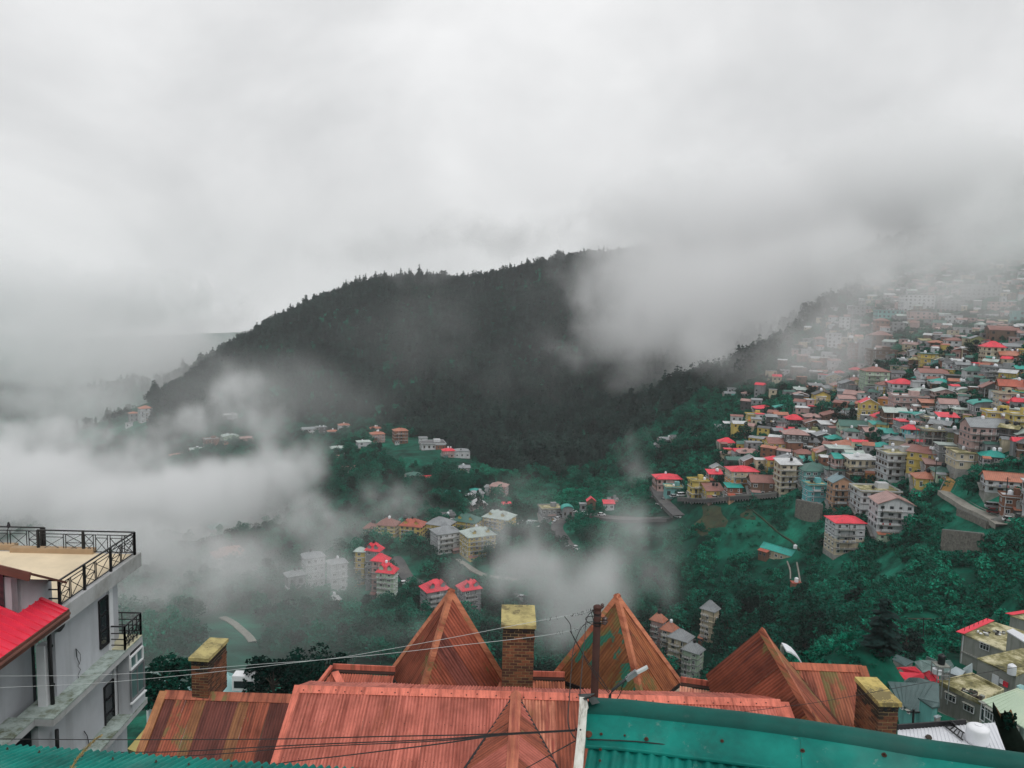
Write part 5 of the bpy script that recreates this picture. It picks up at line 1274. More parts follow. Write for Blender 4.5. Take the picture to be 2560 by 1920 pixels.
r_, P, ad = quad_house('pale roofed house half hidden by the small tree', [(1010,1140),(1120,1038,.4),(1175,1045,.4),(1170,1140)], 74, 5, cyanr, M['white_trim'], zf=za3)
r_, P, ad = quad_house('low teal and cyan roof in front of the left chimney house', [(940,1250),(945,1150,.3),(1150,1140,.3),(1240,1130,.3),(1235,1185),(1000,1262)], 62, 4, cyanr, M['white_trim'], zf=za3)
r_, P, ad = quad_house('yellow roof strip between the grey building and the striped roof', [(825,1535),(975,1360,.5),(1010,1380,.5),(900,1560)], 29, 4, flat('yellow_sheet', (.50,.42,.16), .8, coord='World', dirt=(.3,.24,.1)), conc, zf=za3)

# trees one can tell apart, near
def own_tree(label, base, h, seed, mat, crown=.36, cl=26, per=120, leaf=.16, name='tree', cat='tree', low=.3):
    rg = random.Random(seed); t = empty(name, tuple(base), 0, label, cat); mb = MB()
    mb.tube([(0,0,-2),(rg.uniform(-.2,.2),0,h*.3),(rg.uniform(-.3,.3),rg.uniform(-.3,.3),h*.7)], [h*.03,h*.022,h*.008], 7)
    cs = []
    for k in range(cl):
        a = rg.random()*6.28; r_ = h*crown*math.sqrt(rg.random()); z = h*(low+(.92-low)*rg.random()*(1-.55*(r_/(h*crown))**2)); c = Vector((r_*math.cos(a), r_*math.sin(a), z)); cs.append(c)
        if k % 2 == 0: mb.tube([(0,0,h*.25+z*.2), c*.6+Vector((0,0,z*.2)), c], [h*.012,h*.008,h*.003], 4)
    mb.build('trunk', M['trunk'], t); mb = MB()
    for c in cs: leaf_quads(mb, c, h*rg.uniform(.08,.16), per, leaf, rg)
    mb.build('crown', mat, t); TERR_OBST.append((base[0], base[1], h*crown*.8)); return t
own_tree('small dark green tree between the grey building and the left chimney', atY(418,1800,62), 6.6, 1, M['dark_leaf'], .30, 30, 110, .20)
own_tree('left tree of the dark clump behind the striped roof', atY(680,1768,74), 6.2, 2, M['dark_leaf'], .42, 30, 110, .20)
own_tree('middle tree of the dark clump, behind the salmon roof end', atY(745,1778,78), 7.0, 3, M['dark_leaf'], .42, 34, 110, .20)
own_tree('right tree of the dark clump, left of the turret parapet', atY(820,1768,82), 7.4, 4, M['dark_leaf'], .42, 34, 110, .20)
g_ = ground(2262, 1640) or atY(2262,1640,150); own_tree('round dark bushy tree above the slate roofs', g_, 6.5, 5, M['conifer'], .48, 30, 120, .26, low=.15)
g_ = ground(2205, 1640) or atY(2205,1640,150)
cone_m = conifer_mesh('conifer', 31, 13.0)
def own_conifer(label, base, h, seed, group=None):
    t = empty('conifer_tree', tuple(base), seed*1.3, label, 'tree', group); o = link('crown', cone_m if h < 14 else cone_m, t); o.scale = (h/13,)*3; return t
own_conifer('lone conifer left of the round bushy tree', g_, 9, 1)
for k, (x, y, h, lab) in enumerate(((1850,1640,10,'tall dark tree left in the dark ravine above the broad turret'),(1935,1630,10,'dark spreading tree right behind the broad turret apex'),(2010,1640,9,'dark tree in the ravine above the rust red side roof'),(1815,1600,11,'dark tree in front of the cream tower block'),(1880,1540,9,'dark tree higher in the ravine, below the teal bungalow'))):
    g_ = ground(x, y) or atY(x, y, 200); own_tree(lab, g_, h, 20+k, M['broadleaf'] if k % 2 else M['dark_leaf'], .36, 34, 90, .42, low=.12)

cn = empty('canopy', tuple(atY(1990,1660,46)), 0, 'white curved canopy edge peeping over the broad turret roof', 'canopy')
mb = MB(); cp_ = [atY(x, y, 46) for x, y in ((1966,1626),(1978,1630),(1990,1638),(2001,1650),(2010,1664),(2016,1680))]
for a, b_ in zip(cp_[:-1], cp_[1:]): mb.slab([a, b_, b_+Vector((0,.9,.1)), a+Vector((0,.9,.1))], .10, Vector((0,0,1)))
npart(mb, 'canopy_sheet', whiter, cn); npart(MB().bar(cp_[0]+Vector((0,.7,0)), cp_[0]+Vector((0,.7,-14)), .2), 'canopy_post', conc, cn); npart(MB().bar(cp_[-1]+Vector((0,.7,0)), cp_[-1]+Vector((0,.7,-14)), .2), 'canopy_post', conc, cn)
# ------------------------------------------------------------ houses of the town and the valley
ZN = {1: (1960,660,3.687), 2: (1600,880,3.95), 3: (2060,900,3.318), 4: (880,1150,3.072), 5: (300,950,2.212), 6: (1500,1440,3.456), 0: (0,0,1)}
WALL = {'white': (.56,.58,.60), 'cream': (.56,.49,.36), 'yellow': (.60,.46,.13), 'grey': (.27,.28,.29), 'pink': (.50,.34,.32), 'peach': (.52,.31,.20), 'mint': (.42,.55,.42), 'brown': (.17,.105,.075),
        'teal': (.17,.40,.39), 'turquoise': (.14,.47,.50), 'olive': (.26,.28,.14), 'charcoal': (.085,.088,.088), 'orange': (.56,.27,.07), 'lilac': (.46,.43,.46), 'brick': (.24,.11,.07)}
ROOFC = {'red': (.74,.035,.065), 'brown': (.27,.115,.095), 'grey': (.25,.27,.285), 'white': (.55,.57,.58), 'teal': (.015,.33,.28), 'green': (.045,.14,.115), 'pink': (.38,.23,.21), 'orange': (.42,.155,.095), 'mossy': (.13,.135,.075), 'charcoal': (.09,.095,.10), 'pale': (.42,.50,.47), 'blue': (.17,.26,.29), 'rust': (.42,.095,.055)}
NUM = {1:'one',2:'two',3:'three',4:'four',5:'five',6:'six',7:'seven',8:'eight'}
def wallmat(c): return streaky(c+'_wall', shade(WALL[c], .9), shade(WALL[c], .34), scale=.3)
def roofmat(c):
    key = ('roofmat', c)
    if key in _cache: return _cache[key]
    m, nt, b = new_mat(c+'_roof'); col = ROOFC[c]
    n = _noise(nt, .3, 5, .65, coord='World'); n2 = _noise(nt, 1.4, 5, .7, coord='World')
    k = _ramp(nt, n, [(.32, shade(col, .68)), (.52, col), (.70, shade(col, 1.12))])
    k = _mix(nt, k, (.10,.085,.075), _math(nt, 'MULTIPLY', _ramp(nt, n2, [(.54,(0,0,0)),(.70,(1,1,1))]), .45))
    tc_ = nt.nodes.new('ShaderNodeTexCoord'); w_ = nt.nodes.new('ShaderNodeTexWave'); w_.wave_type = 'BANDS'; w_.bands_direction = 'X'; w_.inputs['Scale'].default_value = .55; w_.inputs['Distortion'].default_value = .3; nt.links.new(tc_.outputs['Object'], w_.inputs['Vector'])
    k = _mix(nt, k, shade(col, .55), _math(nt, 'MULTIPLY', _ramp(nt, w_.outputs['Fac'], [(.80,(0,0,0)),(.97,(1,1,1))]), .55))
    nt.links.new(k, b.inputs['Base Color']); b.inputs['Roughness'].default_value = .5; _bump(nt, b, w_.outputs['Fac'], .5, .05); _cache[key] = m; return m
# shared window: frame proud of a recessed dark pane, with a sunshade
def window_mesh(nm, fr, shade_=True):
    mb = MB(); t = .07
    mb.box((0,-.04,.5-t/2), (1,.10,t)).box((0,-.04,-.5+t/2), (1,.10,t)).box((-.5+t/2,-.04,0), (t,.10,1)).box((.5-t/2,-.04,0), (t,.10,1)).box((0,-.03,0), (.05,.06,1))
    nf = len(mb.f); mb.poly([(-.47,-.015,-.47),(.47,-.015,-.47),(.47,-.015,.47),(-.47,-.015,.47)])
    if shade_: mb.box((0,-.16,.58), (1.15,.34,.05))
    me = mb.mesh(nm, fr); me.materials.append(M['pane']); me.polygons[nf].material_index = 1; return me
WIN = [window_mesh('window', M['white_trim']), window_mesh('window', flat('brown_frame', (.12,.07,.045), .7)), window_mesh('window', M['white_trim'], False), window_mesh('window', flat('grey_frame', (.16,.17,.18), .7), False)]
HOUSES = []
def town_house(zone, x0, x1, yt, yb, fl, wall, roof, rt='hip', yaw=20, rh=None, fh=3.0, ratio=.8, opts='', label=None, wall2=None, dist=None):
    """x0..x1, yt (eaves) and yb (foot) are sighted in the photo; rt: hip, gable, gable_side, flat, shed, arch, none"""
    ox, oy, sc = ZN[zone]; rg = random.Random(int(x0*7+yb*13+zone*101))
    px0, px1, pt, pb = ox+x0/sc, ox+x1/sc, oy+yt/sc, oy+yb/sc; cx = (px0+px1)/2
    if dist: base = atY(cx, pb, dist)
    else:
        base = ground(cx, pb)
        if base is None: base = atY(cx, pb, 900)
    Y = base.y; dep = Y*1.0
    slant = (ray(cx, pb)*(1/ray(cx, pb).y)*Y); camd = -(Mi @ slant).z
    Wm = (px1-px0)*camd/FPX; th = R(yaw); cosE = .93
    H = atN(cx, pt, base, Vector((0,-1,0))).z - base.z
    H = max(H, 2.0)
    s_, c_ = abs(math.sin(th)), abs(math.cos(th)); w = Wm/(c_+ratio*s_); d = ratio*w
    az = math.atan2(base.x, base.y)            # face the viewer, then turn
    rz = -az + th
    # foot of the nearest corner stays where it was sighted
    Rm = Matrix.Rotation(rz, 3, 'Z'); dirv = Vector((math.sin(az), math.cos(az), 0))
    reach = max((Rm @ Vector((sx*w/2, sy*d/2, 0))).dot(-dirv) for sx in (-1,1) for sy in (-1,1))
    ctr = Vector((base.x, base.y, 0)) + dirv*reach*.8; root = empty('house', (ctr.x, ctr.y, base.z), rz)
    root['_fl'] = fl; fhh = H/fl
    small = (px1-px0) < 24 or pb < 880
    up = lambda mb, nm, mt, par=None: mb.build(nm, mt, par or root)
    bed = 5.0+.3*d
    wm_ = wallmat(wall)
    # walls storey by storey where the colour changes, with floor slabs between
    if 'frame' in opts:
        for k in range(fl+1): up(MB().box((0,0,fhh*k-.12), (w+.3,d+.3,.24)), 'floor_slab', M['concrete'])
        nx2 = max(2, round(w/3.4)); ny2 = max(2, round(d/3.6))
        for i in range(nx2+1):
            for j in range(ny2+1): up(MB().box((-w/2+w*i/nx2, -d/2+d*j/ny2, H/2-bed/2), (.28,.28,H+bed-.3)), 'column', M['concrete'])
        for k in range(fl):
            if k % 2 == 0: up(MB().box((w*.12, d*.1, fhh*(k+.5)-.05), (w*.55, d*.6, fhh-.3)), 'infill_wall', wallmat('charcoal' if k else 'olive'))
    else:
        if 'round' in opts:
            up(MB().lathe((0,0,0), [(w/2,-bed),(w/2,H)], 14), 'wall', wm_)
        elif wall2:
            up(MB().box((0,0,H*.5/2-bed/2+0), (w,d,H*.5+bed)), 'wall', wallmat(wall2)); up(MB().box((0,0,H*.75+.001), (w-.004,d-.004,H*.5)), 'upper_wall', wm_)
        else: up(MB().box((0,0,H/2-bed/2), (w,d,H+bed)), 'wall', wm_)
        if not small:
            band = wallmat('white') if rg.random() < .45 and wall != 'white' else wallmat('grey' if rg.random() < .6 else wall)
            for k in range(1 if fl > 1 else 0, fl):
                dd = .35 if rg.random() < .6 else .7
                if 'round' in opts: up(MB().lathe((0,0,fhh*k), [(w/2+.3,-.1),(w/2+.3,.1)], 14), 'floor_slab', band)
                else: up(MB().box((0,-.1,fhh*k), (w+dd,d+dd,.20)), 'floor_slab', band)
            # foundation
            up(MB().box((0,0,-bed/2-.15), (w+.25,d+.25,bed)), 'foundation', M['concrete'])
    # windows on the faces that look towards the camera
    if not small and 'frame' not in opts:
        sides = [(0, w, Vector((0,-d/2,0)), 0.0)]
        sides.append((1, d, Vector((w/2,0,0)), math.pi/2) if th < 0 or (abs(th) < .03) else (1, d, Vector((-w/2,0,0)), -math.pi/2))
        if 'round' in opts: sides = [(0, w*.7, Vector((0,-w/2-.02,0)), 0)]
        wk = rg.choice([0,0,1,2,3]); ww = .30*fhh+.2; big = camd*.9
        for k in range(fl):
            zc = fhh*(k+.52)
            for si, L, o_, rr in sides:
                n = max(1, int(L/(2.5 if camd < 420 else 3.4))); 
                if 'bal' in opts and si == 0 and k > 0:   # balcony with doors
                    bw = w*.55; bx = -w*.12
                    b_ = up(MB().box((bx, -d/2-.75, fhh*k+.02), (bw,1.3,.18)), 'balcony', M['concrete'])
                    up(MB().box((bx, -d/2-1.36, fhh*k+.95), (bw,.06,.08)).box((bx, -d/2-1.36, fhh*k+.55), (bw,.04,.05)), 'balcony_rail', M['black_metal'] if rg.random() < .5 else M['white_trim'], b_)
                    for q in range(4): up(MB().box((bx-bw/2+bw*q/3*.98+.03, -d/2-1.36, fhh*k+.55), (.06,.06,.85)), 'rail_post', M['white_trim'], b_)
                for i in range(n):
                    if rg.random() < .12: continue
                    t = (i+.5)/n*L-L/2 + rg.uniform(-.12,.12)
                    wide = rg.choice([1.0,1.0,1.35,.75])*1.25; hi = fhh*.44*rg.choice([1,1,1,.8])
                    if 'bal' in opts and si == 0 and k > 0 and rg.random() < .4: hi = fhh*.66; wide = 1.0
                    o = link('window', WIN[wk], root); rr_ = Matrix.Rotation(rr, 3, 'Z')
                    o.location = o_ + rr_ @ Vector((t,-.02,0)) + Vector((0,0,zc - (.0 if hi < fhh*.6 else .1*fhh))); o.rotation_euler = (0,0,rr); o.scale = (min(wide, L/n*.8), 1, hi)
    elif 'frame' not in opts:
        mb = MB()
        for k in range(fl):
            for si, L, o_, rr in ((0,w,Vector((0,-d/2-.04,0)),0.0),(1,d,Vector((w/2+.04,0,0)) if th < 0 else Vector((-w/2-.04,0,0)),math.pi/2)):
                n = max(1, int(L/3.0)); rr_ = Matrix.Rotation(rr, 3, 'Z')
                for i in range(n):
                    if rg.random() < .15: continue
                    c = o_+rr_ @ Vector(((i+.5)/n*L-L/2,0,0))+Vector((0,0,fhh*(k+.52))); mb.box(tuple(c), (1.3,.12,fhh*.45), rr)
        if mb.f: q = up(mb, 'windows', M['pane']); q['kind'] = 'stuff'
    # things that people add: lean-tos, sheds on the roof, stairs, pipes
    if not small and 'frame' not in opts and 'round' not in opts:
        if rg.random() < .55:
            lw, ld, lh = w*rg.uniform(.25,.5), rg.uniform(1.4,2.4), fhh*rg.uniform(.7,.95); lx = rg.choice([-1,1])*(w/2-lw/2-.1); zk = fhh*rg.choice([0,0,1] if fl > 2 else [0])
            wc = rg.choice(list(WALL)); rc = rg.choice(['brown','grey','pink','teal','charcoal','rust','orange','green'])
            a_ = up(MB().box((lx,-d/2-ld/2,zk+lh/2-(bed/2 if zk == 0 else 0)), (lw,ld,lh+(bed if zk == 0 else 0))), 'lean_to', wallmat(wc))
            up(MB().slab([(lx-lw/2-.3,-d/2-ld-.4,zk+lh+.02),(lx+lw/2+.3,-d/2-ld-.4,zk+lh+.02),(lx+lw/2+.3,-d/2-.02,zk+lh+.6),(lx-lw/2-.3,-d/2-.02,zk+lh+.6)], .08), 'lean_to_roof', roofmat(rc), a_)
            for t in (-.25,.25):
                o = link('window', WIN[3], a_); o.location = (lx+lw*t, -d/2-ld-.02, zk+lh*.55); o.scale = (.9,1,lh*.4)
        if rg.random() < .5:
            sx = -1 if th >= 0 else 1; ex_ = sx*(w/2+.7); n_s = 7
            for k in range(n_s): pass
            up(MB().slab([(ex_-.6,-d*.35,.0),(ex_+.6,-d*.35,.0),(ex_+.6,d*.25,fhh),(ex_-.6,d*.25,fhh)], .25), 'stair_flight', M['concrete'])
        for k in range(rg.choice([1,2,2])):
            px_ = rg.uniform(-.48,.48)*w; up(MB().box((px_,-d/2-.09,H/2), (.12,.12,H-.2)), 'drainpipe', rg.choice([M['black_metal'], M['white_trim'], M['concrete']]))
        if fl > 1 and rg.random() < .5:
            kz = fhh*rg.randrange(1, fl); bx = rg.uniform(-.2,.2)*w; bw = w*rg.uniform(.3,.6)
            g_2 = up(MB().box((bx,-d/2-.55,kz+.02), (bw,.95,.16)), 'balcony', M['concrete']); up(MB().box((bx,-d/2-1.0,kz+.9), (bw,.05,.06)).box((bx,-d/2-1.0,kz+.5), (bw,.04,.7)), 'balcony_panel', rg.choice([M['concrete'], wallmat(rg.choice(['brown','grey','teal','pink'])), M['white_trim']]), g_2)
            for q in range(rg.choice([0,2,3])): up(MB().box((bx-bw/2+bw*(q+.5)/3,-d/2-1.06,kz+.5), (.6,.05,.65)), 'laundry', rg.choice([flat('cloth_red',(.45,.05,.05),.9), flat('cloth_blue',(.06,.10,.25),.9), flat('cloth_white',(.6,.6,.6),.9), flat('cloth_ochre',(.45,.30,.08),.9)]), g_2)
    # roof
    rm = roofmat(roof) if roof != 'mossy' else mossr
    ov = .55 if not small else .4; a, b_ = w/2+ov, d/2+ov; hr = (rh if rh is not None else min(w,d)*.26); z0 = H+.02
    if 'round' in opts:
        up(MB().lathe((0,0,z0), [(w/2+.4,0),(w/2+.35,.2),(w*.3,hr*.6),(.1,hr)], 8), 'roof', rm)
    elif rt == 'flat':
        rf = up(MB().box((0,0,z0+.1), (2*a,2*b_,.22)), 'roof', rm)
        if not small and roof in ('mossy','grey','white','charcoal') and rg.random() < .8:
            for (x_, y_, lx, ly) in ((0,-b_+.1,2*a,.15),(0,b_-.1,2*a,.15),(-a+.1,0,.15,2*b_-.3),(a-.1,0,.15,2*b_-.3)): up(MB().box((x_,y_,z0+.45), (lx,ly,.5)), 'parapet', wm_, rf)
            up(MB().box((w*.2,d*.15,z0+1.2), (w*.28,d*.3,2.1)), 'stair_head', wm_, rf)
    elif rt == 'shed':
        up(MB().slab([(-a,-b_,z0),(a,-b_,z0),(a,b_,z0+hr*.8),(-a,b_,z0+hr*.8)], .12), 'roof', rm); up(MB().poly([(-w/2,-d/2,H),(-w/2,d/2,H),(-w/2,d/2,H+hr*.75)]).poly([(w/2,-d/2,H),(w/2,d/2,H),(w/2,d/2,H+hr*.75)]), 'gable_wall', wm_)
    elif rt in ('gable','gable_side'):
        if rt == 'gable':   # gable end towards the viewer
            L1_ = [(-a,-b_,z0),(0,-b_,z0+hr),(0,b_,z0+hr),(-a,b_,z0)]; L2_ = [(0,-b_,z0+hr),(a,-b_,z0),(a,b_,z0),(0,b_,z0+hr)]; g1 = [(-w/2,-d/2,H),(w/2,-d/2,H),(0,-d/2,H+hr*.92)]; g2 = [(-w/2,d/2,H),(w/2,d/2,H),(0,d/2,H+hr*.92)]
        else:
            L1_ = [(-a,-b_,z0),(a,-b_,z0),(a,0,z0+hr),(-a,0,z0+hr)]; L2_ = [(-a,0,z0+hr),(a,0,z0+hr),(a,b_,z0),(-a,b_,z0)]; g1 = [(-w/2,-d/2,H),(-w/2,d/2,H),(-w/2,0,H+hr*.92)]; g2 = [(w/2,-d/2,H),(w/2,d/2,H),(w/2,0,H+hr*.92)]
        rf = up(MB().slab(L1_, .12), 'roof', rm); up(MB().slab(L2_, .12), 'roof', rm); up(MB().poly(g1).poly(g2), 'gable_wall', wm_)
        if not small:
            ridge = (Vector((0,-b_,z0+hr+.03)), Vector((0,b_,z0+hr+.03))) if rt == 'gable' else (Vector((-a,0,z0+hr+.03)), Vector((a,0,z0+hr+.03)))
            up(MB().bar(*ridge, .3, .1), 'ridge_cap', rm, rf)
            if rt == 'gable': up(MB().bar((-a,-b_-.03,z0-.05),(0,-b_-.03,z0+hr-.05),.05,.28).bar((0,-b_-.03,z0+hr-.05),(a,-b_-.03,z0-.05),.05,.28), 'barge_board', M['white_trim'] if rg.random() < .5 else rm, rf)
    elif rt == 'arch':
        mb = MB(); n = 8
        for i in range(n):
            t0, t1 = math.pi*i/n, math.pi*(i+1)/n; mb.slab([(-a*math.cos(t0),-b_,z0+hr*math.sin(t0)),(-a*math.cos(t1),-b_,z0+hr*math.sin(t1)),(-a*math.cos(t1),b_,z0+hr*math.sin(t1)),(-a*math.cos(t0),b_,z0+hr*math.sin(t0))], .12)
        up(mb, 'roof', rm); up(MB().poly([(-w/2*math.cos(math.pi*i/8),-d/2,H+hr*.95*math.sin(math.pi*i/8)) for i in range(9)]), 'gable_wall', wm_)
    elif rt == 'hip':
        k = abs(w-d)/2; A_ = (-k if w > d else 0, -k if d > w else 0, z0+hr); B__ = (k if w > d else 0, k if d > w else 0, z0+hr)
        c4 = [(-a,-b_,z0),(a,-b_,z0),(a,b_,z0),(-a,b_,z0)]; mb = MB()
        if w >= d: mb.poly([c4[0],c4[1],B__,A_]).poly([c4[1],c4[2],B__]).poly([c4[2],c4[3],A_,B__]).poly([c4[3],c4[0],A_])
        else: mb.poly([c4[0],c4[1],A_]).poly([c4[1],c4[2],B__,A_]).poly([c4[2],c4[3],B__]).poly([c4[3],c4[0],A_,B__])
        for p, q in zip(c4, c4[1:]+c4[:1]): mb.poly([p, q, (q[0],q[1],q[2]-.14), (p[0],p[1],p[2]-.14)])
        mb.poly([(x_,y_,z_-.14) for x_,y_,z_ in c4][::-1]); rf = up(mb, 'roof', rm)
        if not small:
            for p, q in ((c4[0],A_),(c4[1],A_ if d > w else B__),(A_,B__)): up(MB().bar(Vector(p)+Vector((0,0,.03)), Vector(q)+Vector((0,0,.03)), .22, .07), 'hip_cap', rm, rf)
            if 'dorm' in opts:
                for sx in (-.25,.25):
                    g = up(MB().box((sx*w,-d*.3,z0+hr*.42), (1.6,1.6,hr*.5)), 'dormer', wm_, rf)
                    up(MB().slab([(sx*w-1.1,-d*.3-1.1,z0+hr*.6),(sx*w,-d*.3-1.1,z0+hr*1.0),(sx*w,-d*.05,z0+hr*1.0),(sx*w-1.1,-d*.05,z0+hr*.6)], .1).slab([(sx*w,-d*.3-1.1,z0+hr*1.0),(sx*w+1.1,-d*.3-1.1,z0+hr*.6),(sx*w+1.1,-d*.05,z0+hr*.6),(sx*w,-d*.05,z0+hr*1.0)], .1), 'dormer_roof', rm, rf)
    if 'wing' in opts:
        up(MB().box((-w*.25,-d/2-1.2,H*.35), (w*.4,2.4,H*.7)), 'wing', wm_); up(MB().slab([(-w*.48,-d/2-2.7,H*.72),(-w*.02,-d/2-2.7,H*.72),(-w*.02,-d/2,H*.82),(-w*.48,-d/2,H*.82)], .1), 'wing_roof', rm)
        for k in range(max(1, fl-1)):
            for t in (-.38,-.14):
                o = link('window', WIN[wk], root); o.location = (w*t, -d/2-2.42, fhh*(k+.52)*.85); o.scale = (1.1,1,fhh*.42)
    if 'chim' in opts: up(MB().box((w*.3,0,z0+hr*.8), (.6,.6,1.6)), 'chimney', wallmat('brick'))
    nm = {'hip':'hipped','gable':'gabled','gable_side':'pitched','flat':'flat','shed':'sloping','arch':'arched'}[rt]
    HOUSES.append(dict(o=root, px=cx, py=(pt+pb)/2, wall=wall, roof=roof, rt=nm, fl=fl, label=label, w=w, d=d, H=H, ctr=ctr, hr=hr, rtk=rt, small=small, rz=rz, opts=opts, wall2=wall2))
    TERR_OBST.append((ctr.x, ctr.y, max(w,d)*.62)); return root
TH = town_house
